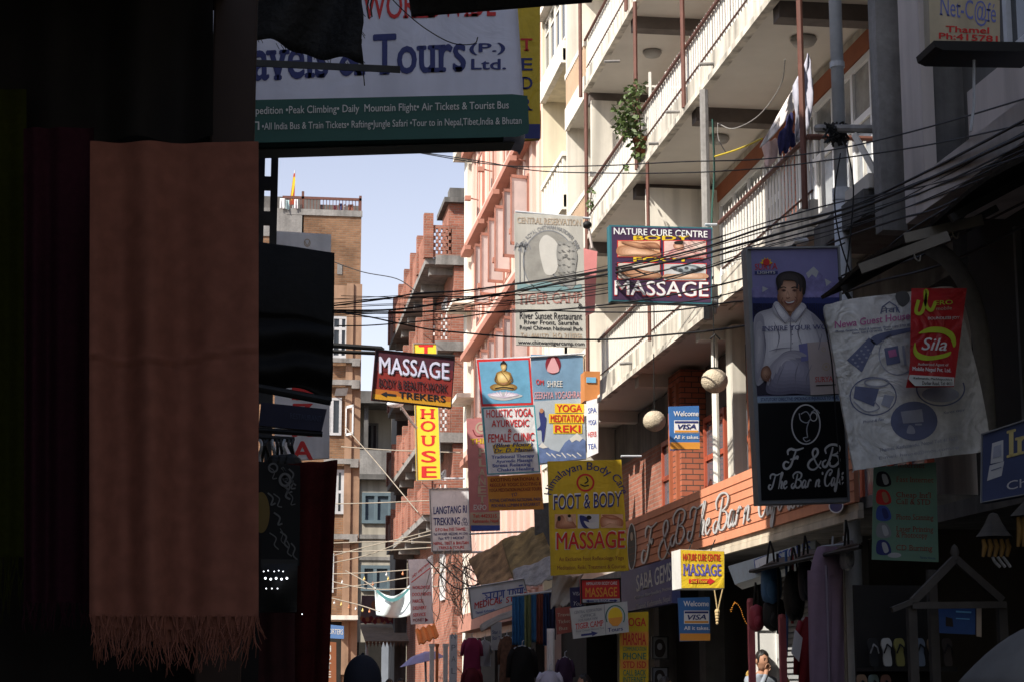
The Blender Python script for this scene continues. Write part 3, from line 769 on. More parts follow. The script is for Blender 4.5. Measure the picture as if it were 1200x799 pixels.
s = Sign('hanging_sign', 'narrow yellow upright sign half hidden behind the big Tours sign', 'sign', [(600, 6), (633, 5), (633, 163), (600, 165)], 13.5, board=b_yellow, thick=.05)
s.rect(600, 146, 633, 163, k_navy, 1, 'band')
for ch, y, c in (('T', 60, k_red), ('E', 83, k_navy), ('D', 105, k_navy), ('R', 130, k_navy)): s.text(ch, 610, 624, y, y, 14, c, 1, .04, True)
s.done()

# ---- pale tiger camp reservation board
s = Sign('hanging_sign', 'tall faded grey reservation board with tiger drawing below the cream balconies', 'sign', [(603, 250), (683, 254), (687, 407), (605, 404)], 31, board=mat('faded_grey_board', (.50, .49, .45), .6, var=.12, scale=1.5, streak=.2), thick=.06)
s.text('CENTRAL RESERVATION', 606, 681, 262, 265, 7, k_faded, 1, .02, True)
s.arctext('2001 ROYAL CHITWAN NATIONAL PARK', 644, 307, 34, 38, 205, 340, 4.5, k_grey, 1, .01)
s.ell(643, 307, 29.5, 36, mat('tarnished_disc', (.38, .37, .34), .3, metal=.3, var=.3, scale=3), 1)
s.ring(643, 307, 30, 36.5, 1.2, k_grey, 2); s.blob([(632, 285), (641, 276), (655, 290), (652, 318), (640, 322), (634, 305)], mat('disc_glint', (.56, .55, .52), .3), 2)
s.soft([(653, 288), (655, 283), (661, 285), (668, 283), (672, 287), (676, 300), (674, 318), (673, 336), (665, 338), (661, 325), (655, 316), (652, 300)], (.27, .27, .26), (.43, .42, .39), 3, 5, (0, -8))
m_str = ink('tiger_stripe', (.15, .15, .15))
for k in range(22):
    x = 653 + (k % 4) * 5.4; y = 286 + (k // 4) * 8 + (k % 3); s.curve([(x, y), (x + 2.4, y + 1.6 - (k % 2) * 2), (x + 4.4, y + .6)], [.3, .5, .7, .9, 1.0, 1.1, 1.0, .9, .7, .5, .4, .3, .2], m_str, 5)
for x in (658.5, 667): s.ell(x, 294, 1.1, .8, m_str, 5, seg=8)
s.blob([(661, 299), (665, 299), (663, 302)], m_str, 5); s.curve([(658, 304), (663, 302), (668, 304)], .6, m_str, 5)
s.curve([(652, 325), (648, 322), (656, 330), (668, 338)], 1.5, k_grey, 4)
for bx in (609, 614):
    s.line([(bx, 333), (bx, 290)], .9, k_grey, 2)
    for a in range(5): s.curve([(bx, 290), (bx + 5 * math.cos(a * 1.3), 287 + 3 * math.sin(a * 1.3)), (bx + 8 * math.cos(a * 1.3), 293 + 3 * math.sin(a * 1.3))], 1.1, k_grey, 2)
s.poly([(606, 331), (620, 334), (640, 330), (664, 337), (681, 333), (682, 342), (606, 341)], ink('faded_teal_ink', (.20, .32, .34)), 2, 'picture')
s.text('TIGER CAMP', 607, 682, 357, 355, 12, ink('faded_red_ink', (.42, .22, .19)), 1, .03, True); s.text('&', 677, 683, 362, 362, 6, k_black, 2, .03)
s.text('River Sunset Restaurant', 609, 682, 374, 375, 8, k_black, 1, .02); s.text('River Front, Sauraha', 614, 678, 380, 381, 5, k_black, 1, .03)
s.text('Royal Chitwan National Park', 609, 683, 386, 388, 4.5, k_black, 1, .03); s.text('Tel : 4441572', 610, 643, 396, 397, 6, k_faded, 1, .03); s.text('H.O. 2110256', 648, 682, 396, 397, 6, k_faded, 1, .03)
s.text('www.chitwantigercamp.com', 607, 685, 403, 405, 4.5, k_black, 1, .03)
s.rod([(604, 248), (692, 256)], .02, m_steel); s.done()

# ---- nature cure centre sign
s = Sign('hanging_sign', 'dark purple massage sign with four photos and teal edge before the white balcony', 'sign', [(714, 264), (835, 267), (834, 357), (716, 353)], 23.2, board=mat('teal_edge_paint', (.035, .15, .19), .5, var=.15), thick=.16, yaw=.02)
s.poly([(716.5, 266), (833.5, 268.6), (832.6, 355), (717.6, 351.5)], mat('plum_panel', (.06, .03, .075), .5, var=.12), 1, 'panel')
s.text('NATURE CURE CENTRE', 719, 829, 275, 279, 7.5, k_white, 2, .045)
s.text('BODY', 742, 808, 282, 282, 5, k_yel, 2, .06); s.text('FOOT', 742, 808, 307, 307, 5, k_yel, 2, .06)
m_ph = [mat('photo_peach', (.70, .42, .26), .5, var=.25, scale=3), mat('photo_rose', (.72, .52, .48), .5, var=.25, scale=3), mat('photo_beige', (.62, .56, .50), .5, var=.25, scale=3), mat('photo_haze', (.55, .56, .58), .5, var=.25, scale=3)]
for i, (x0, y0, x1, y1) in enumerate(((724, 283, 773, 301), (778, 283, 827, 303), (724, 309, 773, 327), (778, 310, 827, 329))):
    s.rect(x0 - 1, y0 - 1, x1 + 1, y1 + 1, k_red, 2, 'photo_edge'); s.rect(x0, y0, x1, y1, m_ph[i], 3, 'photo')
s.soft([(724, 290), (740, 288), (756, 292), (772, 296), (772, 300), (745, 300), (724, 299)], (.40, .19, .10), (.80, .52, .36), 4, 6, (-2, 2), 'photo'); s.soft([(727, 284), (742, 284), (757, 288), (764, 291), (750, 292), (735, 288)], (.30, .13, .07), (.62, .34, .20), 5.3, 5, (-2, -1), 'photo'); s.soft([(750, 286), (766, 285), (772, 288), (772, 292), (760, 290)], (.26, .11, .06), (.50, .26, .15), 5.4, 4, (2, 0), 'photo')
for k in range(4): s.curve([(752 + k * 2.6, 289.5), (757 + k * 2.4, 291 + k * .3), (761 + k * 2.4, 293.5)], .5, mat('deep_skin_ink', (.17, .07, .045), .5), 7, 'photo')
s.soft([(782, 298), (790, 292), (806, 295), (825, 298), (825, 302), (800, 302), (781, 301)], (.50, .22, .22), (.78, .55, .48), 4, 5, (0, 0), 'photo'); s.soft([(789, 287), (797, 285), (801, 290), (797, 294), (790, 292)], (.36, .16, .10), (.72, .44, .32), 5.2, 5, (-1, 0), 'photo'); s.soft([(806, 284), (824, 284), (826, 292), (814, 294)], (.60, .40, .36), (.80, .68, .62), 4.2, 4, (0, 0), 'photo'); s.blob([(790, 284), (799, 283), (799, 287), (791, 287)], k_hair, 6, 'photo')
s.soft([(726, 319), (740, 315), (757, 318), (772, 321), (772, 326), (740, 326)], (.28, .13, .07), (.66, .38, .24), 4, 6, (4, 1), 'photo'); s.curve([(727, 316), (738, 314), (748, 319), (758, 323)], 2, k_hair, 5, 'photo')
s.soft([(785, 314), (800, 311), (815, 312), (824, 317), (810, 321), (795, 319)], (.10, .12, .14), (.42, .48, .52), 4, 5, (0, -1), 'photo'); s.soft([(780, 322), (800, 322), (825, 321), (826, 327), (780, 327)], (.45, .25, .16), (.78, .58, .44), 4.2, 5, (-4, 0), 'photo')
for k in range(5): s.ell(790 + k * 7, 315 + (k % 2) * 2, 2.6, 1.6, mat('stone_ink', (.06, .07, .08), .5), 5.2, 'photo', 12)
s.text('MASSAGE', 719.5, 831, 347, 349, 17.4, k_red, 2, .05); s.text('MASSAGE', 720, 830, 346, 348, 16.5, k_white, 3, .03)
s.rod([(828, 262, -.08), (842, 262, -.08)], .02, m_steel); s.rod([(828, 350, -.08), (842, 351, -.08)], .02, m_steel, 'bracket'); s.done()

# ---- pink shield and globe lamp beside the reservation board
s = Sign('hanging_banner', 'small plain pink board hanging beside the faded tiger board', 'sign', [(682, 291), (700, 295), (697, 366), (684, 371)], 31.6, board=mat('pink_board', (.70, .27, .27), .6, var=.15), thick=.05); s.done()
t = thing('spot_lamp', 'small black floodlight on a post beside the tiger board', 'lamp', atY(689, 290, 31.4))
q = MB(); q.ball(atY(688, 264, 31.4), .085, sq=(1, 1.1, .8)); q.build('lamp_head', m_black, t, smooth=True)
q = MB(); q.tube([atY(690, 268, 31.4), atY(692, 280, 31.4), atY(694, 291, 31.4)], .025); q.build('post', m_pale, t)

# ---- yoga signs
s = Sign('hanging_banner', 'blue yoga meditation reki banner with mountain and posing figure', 'banner', [(622, 415), (683, 416), (687, 538), (626, 545)], 33.6, board=mat('banner_blue_sky', (.17, .30, .45), .6, var=.35, scale=1.2), thick=.02)
s.poly([(624, 470), (685, 466), (687, 538), (626, 544)], mat('banner_pale', (.40, .46, .52), .6, var=.15), 1, 'panel')
s.ell(648, 427, 9, 11, k_maroon, 2); s.blob([(648, 418), (652, 424), (655, 434), (648, 437), (641, 434), (644, 424)], k_pink, 3)
s.text('SHREE', 641, 659, 453, 453, 7, k_offw, 2, .03); s.text('OM', 628, 637, 450, 451, 6, k_red, 2, .03); s.text('SEEKHYA YOGASHRAM', 626, 683, 467, 466, 8, k_pink, 2, .02)
for (tt, x0, x1, y) in (('YOGA', 652, 682, 482), ('MEDITATION', 645, 684, 494), ('REKI', 650, 680, 506)):
    s.rect(x0 - 2, y - 9.5, min(x1 + 2, 684), y + 1.5, k_yel, 3, 'tab'); s.text(tt, x0, x1, y, y, 8, k_red, 4, .05)
s.blob([(632, 482), (637, 480), (638, 487), (640, 490), (639, 502), (637, 516), (635, 516), (634, 504), (629, 503), (633, 498), (632, 488)], k_navy, 3); s.ell(634.5, 481, 2.4, 2.8, k_skind, 4, seg=12)
s.poly([(626, 525), (635, 518), (645, 526), (655, 529), (662, 518), (676, 507), (686, 516), (686.5, 537), (626, 543)], mat('mountain_ink', (.12, .18, .36), .6, var=.4, scale=6), 3)
for p in ([(676, 507), (683, 513), (679, 517), (675, 515), (670, 518), (667, 514)], [(635, 518), (642, 524), (636, 525), (631, 523)]): s.poly(p, k_offw, 4)
for k in range(7): s.line([(640 + k * 6, 530 + (k % 3)), (645 + k * 6, 534 + (k % 2) * 2)], 1.2, k_offw, 4)
s.rod([(560, 422, .02), (690, 414, .02)], .018, m_steel); s.done()

s = Sign('hanging_banner', 'white and blue holistic yoga banner with a golden seated figure on lotus', 'banner', [(558, 420), (621, 418), (633, 554), (571, 557)], 32.3, board=b_white, thick=.02, yaw=-.05)
s.poly([(558.5, 421), (621, 419), (625, 474), (564, 476)], k_red, 1, 'border'); s.poly([(561, 424), (619, 421.5), (622.5, 471.5), (566, 473)], mat('picture_blue', (.14, .36, .55), .6, var=.25, scale=3), 2, 'picture')
s.soft([(574, 453), (580, 449.5), (590, 451), (600, 449.5), (606, 453), (602, 457), (590, 456), (578, 457)], (.22, .12, .03), (.60, .42, .14), 3, 5, (0, 0)); s.soft([(590, 433), (594, 434.6), (598.5, 437), (599, 443), (597, 450), (590, 451.5), (583, 450), (581, 443), (581.5, 437), (586, 434.6)], (.26, .15, .04), (.70, .50, .18), 3.3, 4, (-1, -1)); s.curve([(581.5, 439), (580, 446), (586, 450.5), (590, 450.8)], 1.3, mat('gold_shadow_ink', (.16, .085, .02), .5), 4.6); s.curve([(598.5, 439), (600, 446), (594, 450.5), (590, 450.8)], 1.3, mat('gold_shadow_ink', (.16, .085, .02), .5), 4.6); s.curve([(587, 435), (592, 441), (597, 449)], .8, mat('gold_shadow_ink', (.16, .085, .02), .5), 5.6)
s.ell(590, 427, 3.9, 3.4, k_hair, 4, seg=14); s.ell(590, 423.8, 1.5, 1.4, k_hair, 4, seg=10); s.soft([(587, 428), (590, 426.8), (593, 428), (592.6, 432), (590, 434.6), (587.4, 432)], (.45, .28, .10), (.80, .62, .30), 5, 4, (0, 0)); s.soft([(583, 440), (588, 437), (597, 440), (594, 447), (585, 447)], (.62, .44, .16), (.86, .68, .36), 4.2, 4, (-1, -1)); s.curve([(583, 443), (588, 449), (592, 449), (598, 443)], 1.2, k_skind, 4); s.curve([(580, 455), (590, 453.5), (602, 455)], 1.4, k_hair, 4)
for a in range(9): s.soft([(590, 466), (576 + a * 3.4, 457 + abs(a - 4) * .9), (572 + a * 4.4, 461 + abs(a - 4) * .5)], (.50, .42, .55), (.82, .80, .86), 3 + .1 * a, 3, (0, 0))
s.blob([(573, 463), (590, 459), (612, 463), (602, 467), (590, 469), (578, 467)], k_lgrey, 3)
for e in (((565.5, 478), (626, 475), (632.5, 552), (571.5, 555)),):
    P = list(e) + [e[0]]; s.line(P, 2, k_teal, 1, 'border')
s.text('HOLISTIC YOGA,', 570, 624, 489, 487, 9, k_red, 2, .035); s.text('AYURVEDIC', 576, 620, 500, 499, 8, k_red, 2, .035); s.text('&', 595, 600, 506, 506, 4, k_red, 2, .04); s.text('FEMALE CLINIC', 572, 626, 518, 516, 9.5, k_red, 2, .04)
s.poly([(577, 521), (622, 519), (625, 528), (579, 531)], k_yel, 2, 'tab'); s.text('(Blue Floor)', 578, 624, 524, 522, 4.5, k_navy, 3, .06, shear=.2); s.text('Dr. D. Mainali', 579, 626, 530, 528, 4.5, k_navy, 3, .06, shear=.2)
for k, tt in enumerate(('Traditional Therapy', 'Ayurvedic Massage', 'Stress Relaxing', 'Chakra Healing')): s.text(tt, 576 + k * .5 + (k % 2) * 5, 626 - (k % 3) * 2, 537 + k * 5, 535 + k * 5, 3.6, k_blue, 2, .05)
s.done()

s = Sign('hanging_banner', 'orange meditation package tours banner below the holistic yoga banner', 'banner', [(571, 558), (634, 554), (637, 596), (573, 598)], 32.9, board=mat('orange_cloth', (.62, .30, .06), .7, var=.2, scale=2), thick=.02)
for k, (tt, x0, x1) in enumerate((('EXCITING NATIONAL &', 575, 632), ('REGULAR YOGIC EXCITING &', 574, 634), ('YOGA MEDITATION PACKAGE TOURS', 573, 634), ('TO', 599, 606), ('ROYAL CHITWAN NATIONAL PARK,', 574, 635), ('POKHARA, LUMBINI & NAGARKOT', 576, 633))):
    s.text(tt, x0, x1, 564 + k * 6, 562 + k * 6, 3.8, k_maroon if k < 3 else k_navy, 1, .03)
s.done()

s = Sign('hanging_sign', 'dusty pink upright sign with gold letters left of the holistic yoga banner', 'sign', [(547, 490), (584, 489), (586, 621), (551, 622)], 36.2, board=mat('dusty_pink_board', (.50, .20, .20), .6, var=.2, scale=2), thick=.06)
s.ring(564, 501, 6, 6, 2, k_faded, 1); s.ell(564, 501, 3.5, 3.5, k_faded, 1, seg=14); s.curve([(554, 503), (558, 510), (566, 510)], 1.2, k_maroon, 1)
s.text('THE', 551, 570, 520, 519, 6, k_yel, 1, .04, True)
for ch, y in (('P', 534), ('L', 546), ('A', 558), ('N', 568), ('E', 578), ('T', 589)): s.text(ch, 560, 570, y, y, 9, k_faded, 1, .05, True)
s.text('EXPO', 555, 570, 597, 597, 6, k_offw, 1, .04); s.poly([(551, 600), (586, 599), (586, 615), (551, 616)], k_faded, 1, 'panel'); s.text('Tel: 4423215', 554, 582, 606, 606, 4, k_red, 2, .03); s.text('Kathmandu, Nepal', 554, 584, 612, 611, 3.6, k_red, 2, .03)
s.rect(552, 615, 586, 621, k_blue, 2, 'band'); s.rod([(550, 625), (620, 622)], .02, m_steel); s.done()

# ---- foot & body massage
s = Sign('hanging_banner', 'large yellow foot and body massage banner with three small photos', 'banner', [(642, 540), (728, 538), (737, 668), (646, 674)], 28, board=b_yellow, thick=.05, yaw=.03)
s.arctext('Himalayan Body Care', 687, 583, 41, 33, 186, 352, 9, k_navy, 1, .015)
s.ring(686, 565, 9.5, 9.5, 2.2, k_red, 1); s.curve([(680, 567), (685, 569), (690, 568)], 1.6, k_black, 1); s.curve([(687, 558), (689, 563), (685, 566)], 1.6, k_black, 1)
s.text('FOOT & BODY', 648, 728, 596, 592, 17, k_white, 1, .05); s.text('FOOT & BODY', 649, 728, 597, 593, 16.5, k_navy, 2, .02)
for i, (x0, x1) in enumerate(((650, 675), (677, 702), (704, 730))):
    s.rect(x0, 602, x1, 619 - i * .5, m_ph[0] if i != 1 else m_ph[3], 1, 'photo')
s.soft([(652, 618), (655, 605), (660, 604), (662, 612), (668, 608), (674, 614), (674, 618)], (.34, .13, .07), (.66, .34, .20), 2, 5, (0, 0), 'photo'); s.soft([(664, 603), (669, 603), (671, 610), (665, 612)], (.55, .30, .20), (.74, .60, .5), 2.2, 4, (0, 0), 'photo'); s.ell(667, 604, 2, 2, k_hair, 3.4, 'photo', 10); s.ell(655, 607, 2, 3, k_hair, 3, 'photo'); s.blob([(679, 604), (688, 606), (692, 614), (700, 616), (684, 618)], k_navy, 2, 'photo'); s.ell(690, 606, 3, 2.5, k_hair, 3, 'photo'); s.blob([(684, 610), (692, 612), (701, 611), (700, 618), (690, 618)], k_offw, 3, 'photo')
s.soft([(704, 606), (716, 604), (729, 608), (729, 616), (716, 613), (705, 617)], (.45, .17, .08), (.78, .48, .32), 2, 6, (-2, 1), 'photo'); s.soft([(705, 603), (718, 603), (726, 607), (716, 608)], (.40, .14, .07), (.62, .30, .17), 3.3, 4, (0, 0), 'photo')
s.text('MASSAGE', 651, 733, 643.6, 641.6, 20.4, k_offw, 1, .05); s.text('MASSAGE', 652, 732, 643, 641, 19, k_red, 2, .03)
s.text('An Exclusive Foot Reflexology, Yoga', 655, 731, 657, 655, 4.5, k_maroon, 1, .0); s.text('Meditation, Reiki, Treatment & Courses', 653, 733, 667, 665, 4.5, k_maroon, 1, .0)
s.rod([(728, 534), (752, 534)], .02, m_steel); s.done()
s = Sign('hanging_sign', 'small white three-line side sign behind the blue reki banner', 'sign', [(687, 470), (701, 466), (701, 530), (688, 536)], 32.2, board=b_white, thick=.05, yaw=-.4)
for k, c in enumerate((k_blue, k_blue, k_red, k_blue)): s.text(('SPA', 'YOGA', 'HERB', 'TEA')[k], 689, 699, 484 + k * 14, 483 + k * 14, 6, c, 1, .02)
s.done()
t = thing('wall_box', 'orange cabinet with blue label under the lowest balcony end', 'box', atY(690, 470, 32.6))
q = MB(); a = atY(684, 470, 32.6); b = atY(702, 436, 32.6); q.box(a.x, b.x, 32.5, 32.9, a.z, b.z); q.build('casing', mat('orange_box', (.55, .22, .07), .6), t)
q = MB(); a = atY(686, 449, 32.6); b = atY(697, 443, 32.6); q.box(a.x, b.x, 32.48, 32.5, a.z, b.z); q.build('label_plate', k_sky, t)

# ---- tea house, langtang, worldwide documents
s = Sign('hanging_sign', 'tall bright yellow sign with red stacked letters on brick house', 'sign', [(484, 402), (512, 402), (517, 562), (488, 563)], 50, board=mat('bright_yellow_board', (.85, .60, .05), .5, var=.05), thick=.08)
for ch, y, h in (('T', 420, 16), ('E', 441, 15), ('A', 471, 15), ('H', 490, 11), ('O', 505, 12), ('U', 522, 12), ('S', 541, 13), ('E', 559, 13)):
    f = (y - 402) / 160; s.text(ch, 490 + 4 * f, 507 + 5 * f, y, y, h, k_red, 1, .05, True)
s.frame(1, b_grey, .02); s.rod([(488, 560, -.05), (545, 560, -.05)], .03, m_steel); s.done()
s = Sign('hanging_sign', 'white trekking sign with blue letters hanging by the brick house', 'sign', [(503, 572), (550, 571), (553, 645), (506, 646)], 42, board=b_white, thick=.1)
s.text('LANGTANG RI', 508, 547, 602, 600, 8.5, k_navy, 1, .06); s.text('TREKKING', 508, 539, 615, 614, 8.5, k_navy, 1, .06); s.text('(P)', 542, 547, 610, 610, 4, k_navy, 1, .03); s.text('LTD.', 541, 549, 615, 615, 4, k_navy, 1, .03)
s.text('G P O Box 7103 THAMEL', 510, 546, 622, 621, 3.6, k_red, 1, .05); s.text('Tel: 4414309, 4423248, 4411345', 508, 548, 627, 626, 3, k_navy, 1, .03); s.text('Fax: 977 1 4424267', 514, 544, 632, 631, 3.2, k_navy, 1, .04)
s.text('NEPAL, TIBET & BHUTAN', 508, 549, 638, 637, 3.4, k_red, 1, .05); s.text('TREKS & TOURS', 514, 544, 643, 642, 3.2, k_red, 1, .05)
s.frame(1.2, b_grey, .03); s.rod([(508, 647, -.05), (566, 646, -.05)], .03, m_steel); s.done()
s = Sign('hanging_sign', 'narrow white parcel delivery sign with red writing near the street end', 'sign', [(479, 655), (505, 654), (508, 730), (482, 731)], 47, board=b_white, thick=.1)
s.line([(482, 682), (504, 665)], 1, k_red, 1); s.text('sky express', 483, 503, 677, 660, 4, k_red, 1, .03, shear=.3)
for k, tt in enumerate(('WORLDWIDE', 'DOCUMENTS', 'PARCEL', 'DELIVERY', 'SERVICE')): s.text(tt, 483 + k * .3, (504, 505, 497, 500, 499)[k] , 690 + k * 8, 689 + k * 8, 3.8, k_red, 1, .05)
s.text('MONEY', 484, 497, 728, 727, 3.4, k_maroon, 1, .05); s.poly([(498, 723), (502, 726), (498, 728.5)], k_maroon, 1); s.done()

# ---- massage body & beauty-work sign reaching out from the left
s = Sign('hanging_sign', 'dark red massage beauty-work sign with left arrow held out on bars', 'sign', [(440, 409), (533, 419), (529, 478), (435, 468)], 20, board=mat('red_black_board', (.22, .025, .02), .5, var=.1), thick=.06)
s.poly([(441, 411), (532, 420.5), (531.5, 434), (440, 424)], mat('dark_plum_panel', (.07, .018, .03), .5), 1, 'panel'); s.poly([(440, 424), (531.5, 434), (531, 444), (439, 434)], mat('wine_panel', (.13, .02, .025), .5), 1, 'panel')
s.poly([(437, 455), (530, 465), (529.5, 471), (436.5, 461)], mat('amber_panel', (.42, .13, .02), .5), 1, 'panel'); s.poly([(436.5, 461), (529.5, 471), (529, 477), (435.5, 467)], mat('yellow_panel', (.55, .27, .02), .5), 1, 'panel')
s.text('MASSAGE', 444, 527, 437, 445, 19, k_lgrey, 2, .06); s.text('MASSAGE', 444.6, 526, 436.4, 444.2, 18, ink('pale_violet_ink', (.62, .62, .80)), 3, .035)
s.text('BODY & BEAUTY-WORK', 444, 524, 453, 460, 10, k_black, 2, .015); s.text('TREKERS', 467, 522, 466, 471, 7.5, k_black, 2, .05)
s.poly([(446, 461.5), (453, 458.5), (453, 460.5), (464, 461.8), (464, 464.3), (453, 463), (453, 465)], k_black, 2)
s.frame(1, b_black, .02); s.rod([(360, 402, -.03), (447, 408, -.03), (449, 410, -.03)], .03, m_black); s.rod([(360, 410, -.03), (533, 417, -.03)], .022, m_black, 'bracket'); s.done()

# ---- cigarette and bar advertisement (sign on the pole)
s = Sign('hanging_sign', 'tall advert box with a seated man in white above a black bar panel', 'sign', [(873, 291), (983, 289), (995, 588), (888, 591)], 17.3, board=b_grey, thick=.14, yaw=.02)
m_dusk = mat('dusk_sky_print', (.23, .22, .44), .5, var=.2, scale=1.5); m_shirt = mat('white_shirt_print', (.55, .53, .56), .5, var=.12, scale=3); m_shade = mat('grey_violet_print', (.30, .28, .38), .5, var=.12)
s.poly([(880, 293), (982, 291), (988, 462), (887, 464)], m_dusk, 1, 'poster')
s.poly([(880.5, 338), (893, 335), (905, 337), (940, 328), (945, 320), (953, 313), (962, 322), (972, 330), (984, 333), (984.5, 350), (881, 350)], mat('mountain_print', (.24, .22, .46), .5, var=.5, scale=9), 2, 'poster')
for p in ([(953, 313), (959, 319), (956, 326), (951, 322), (947, 327), (944, 321)], [(966, 327), (974, 331), (968, 336)], [(893, 336), (900, 339), (893, 343)]): s.poly(p, k_lgrey, 3, 'poster')
s.poly([(881, 349), (984.5, 349), (985.5, 376), (882, 378)], k_navy, 2, 'poster'); s.poly([(882, 356), (985, 356), (988, 462), (887, 463)], mat('shadow_print', (.03, .025, .045), .5), 2, 'poster')
s.soft([(884, 372), (903, 362), (912, 358), (925, 372), (937, 360), (950, 366), (962, 378), (972, 400), (974, 428), (930, 436), (900, 444), (886, 450), (884, 410)], (.40, .39, .44), (.84, .82, .84), 3, 8, (-5, -8), 'poster', 8, .35)
s.soft([(950, 368), (962, 378), (972, 400), (974, 428), (958, 430), (960, 405), (955, 385)], (.30, .29, .34), (.47, .46, .49), 4.6, 4, (0, 0), 'poster'); s.soft([(884, 378), (893, 370), (896, 395), (893, 430), (885, 446)], (.34, .33, .38), (.55, .53, .56), 4.6, 4, (-1, 0), 'poster')
s.soft([(911, 345), (931, 345), (934, 362), (925, 373), (914, 362)], (.22, .10, .06), (.40, .20, .12), 6, 4, (-2, 2), 'poster')
s.soft([(905, 358), (911, 355), (925, 373), (919, 379), (906, 367)], (.52, .51, .55), (.86, .84, .86), 6.8, 4, (0, 0), 'poster'); s.line([(905, 358), (911, 370), (919, 380), (925, 373), (912, 357)], .9, mat('fold_ink', (.24, .23, .29), .5), 8.2, 'poster'); s.line([(944, 361), (931, 379), (925, 373), (936, 356)], .9, mat('fold_ink', (.24, .23, .29), .5), 8.2, 'poster'); s.line([(925, 374), (926, 390), (925.5, 412)], .8, mat('fold_ink', (.24, .23, .29), .5), 8.2, 'poster')
for k in range(3): s.ell(927.3, 383 + k * 10, .7, .7, mat('fold_ink', (.24, .23, .29), .5), 8.4, 'poster', 8)
s.soft([(936, 356), (944, 362), (930, 378), (925, 373)], (.46, .45, .50), (.76, .74, .76), 6.8, 4, (0, 0), 'poster')
s.soft([(911, 330), (922, 324), (938, 328), (940, 345), (937, 357), (927, 367), (919, 363), (912, 350)], (.27, .125, .075), (.66, .38, .25), 7, 9, (-4, -3), 'poster', 8, .22)
s.soft([(932, 336), (939, 338), (937, 354), (929, 364), (932, 350)], (.26, .12, .07), (.36, .17, .10), 8.6, 3, (1, 0), 'poster'); s.soft([(919, 360), (927, 361), (927, 366), (921, 365)], (.40, .20, .12), (.50, .27, .17), 8.7, 3, (0, 0), 'poster')
s.soft([(910, 340), (908, 328), (914, 321), (926, 319), (938, 323), (943, 331), (942, 345), (939, 346), (938, 336), (931, 331), (922, 330), (915, 331), (912, 340)], (.012, .009, .009), (.05, .04, .04), 9.4, 3, (-2, -2), 'poster', 8, .6)
s.curve([(913, 339), (917, 337.6), (920, 338.6)], 1.1, k_hair, 9, 'poster'); s.curve([(926, 338.8), (930, 337.6), (934, 339.4)], 1.1, k_hair, 9, 'poster')
s.soft([(914, 341), (917, 340), (920, 341.5), (917, 343)], (.20, .09, .06), (.03, .02, .02), 9, 3, (0, 0), 'poster'); s.soft([(927, 341.5), (930, 340), (933.5, 341.5), (930, 343)], (.20, .09, .06), (.03, .02, .02), 9, 3, (0, 0), 'poster')
s.soft([(921.5, 342), (924, 348), (922.5, 350.5), (919.5, 349.5)], (.50, .27, .17), (.70, .43, .30), 9, 3, (-.4, 0), 'poster'); s.curve([(919.6, 350.4), (922, 351), (924.6, 349.8)], .7, mat('deep_skin_ink', (.17, .07, .045), .5), 10, 'poster')
s.blob([(917.5, 353.5), (923, 354.6), (931, 352.6), (928.5, 357), (923.5, 358.6), (919.5, 357)], mat('lip_ink', (.28, .09, .08), .5), 9.6, 'poster'); s.blob([(919, 354.4), (923, 355.3), (929.5, 353.7), (927, 356.2), (921.5, 356.6)], k_offw, 10.2, 'poster')
s.curve([(916, 350), (914.6, 354), (916, 357)], .8, mat('deep_skin_ink', (.17, .07, .045), .5), 10, 'poster'); s.curve([(930, 349), (932.6, 352), (932, 356)], .8, mat('deep_skin_ink', (.17, .07, .045), .5), 10, 'poster')
s.soft([(897, 458), (902, 435), (912, 418), (925, 411), (940, 413), (956, 425), (966, 440), (962, 462), (930, 461), (912, 463)], (.15, .14, .20), (.46, .44, .54), 5, 8, (-6, -10), 'poster', 8, .2)
s.soft([(900, 432), (912, 418), (925, 411.5), (938, 413), (944, 418), (925, 419), (909, 432), (899, 452)], (.40, .38, .44), (.58, .56, .62), 6.6, 4, (0, 0), 'poster', 8)
for pts in ([(892, 385), (896, 405), (893, 430)], [(938, 374), (934, 390), (940, 408)], [(962, 392), (958, 410)], [(906, 378), (912, 395), (908, 413)], [(918, 428), (911, 445), (909, 460)], [(935, 425), (931, 440), (932, 460)], [(950, 428), (944, 444), (946, 460)], [(925, 380), (926, 400)], [(900, 412), (912, 409), (928, 408)]): s.curve(pts, [.3, .5, .8, 1.1, 1.3, 1.3, 1.3, 1.1, .9, .6, .5, .4, .3][:len(pts) * 6 - 5] if len(pts) == 3 else .9, mat('fold_ink', (.24, .23, .29), .5), 8, 'poster')
s.soft([(892, 432), (899, 429), (903, 438), (898, 447), (891, 442)], (.24, .11, .07), (.52, .29, .18), 7.4, 4, (-1, -1), 'poster')
for k in range(3): s.curve([(896 + k * 2.2, 440), (898 + k * 2, 444), (897 + k * 1.8, 448)], .7, mat('deep_skin_ink', (.17, .07, .045), .5), 9, 'poster')
s.poly([(945, 402), (986, 399), (988, 461), (949, 463)], mat('carton_print', (.50, .42, .40), .5), 7, 'poster'); s.poly([(935, 404), (946, 402), (949, 422), (938, 424)], k_purp, 6, 'poster')
s.text('SURYA', 954, 975, 448, 447, 6, k_red, 8, .0, True); s.line([(955, 452), (978, 451)], 1.2, k_hair, 8); s.ring(967, 430, 4, 4, 1, k_faded, 8); s.ell(967, 430, 1.8, 1.8, k_faded, 8, seg=10); s.ring(964, 410, 2, 2.5, .8, k_faded, 8)
s.text('SURYA', 884, 911, 317, 316, 7, k_red, 3, .0, True); s.rect(884, 318.5, 911, 322, k_navy, 3, 'emblem'); s.text('LIGHTS', 887, 908, 321.7, 321.4, 2.8, k_offw, 4, .04)
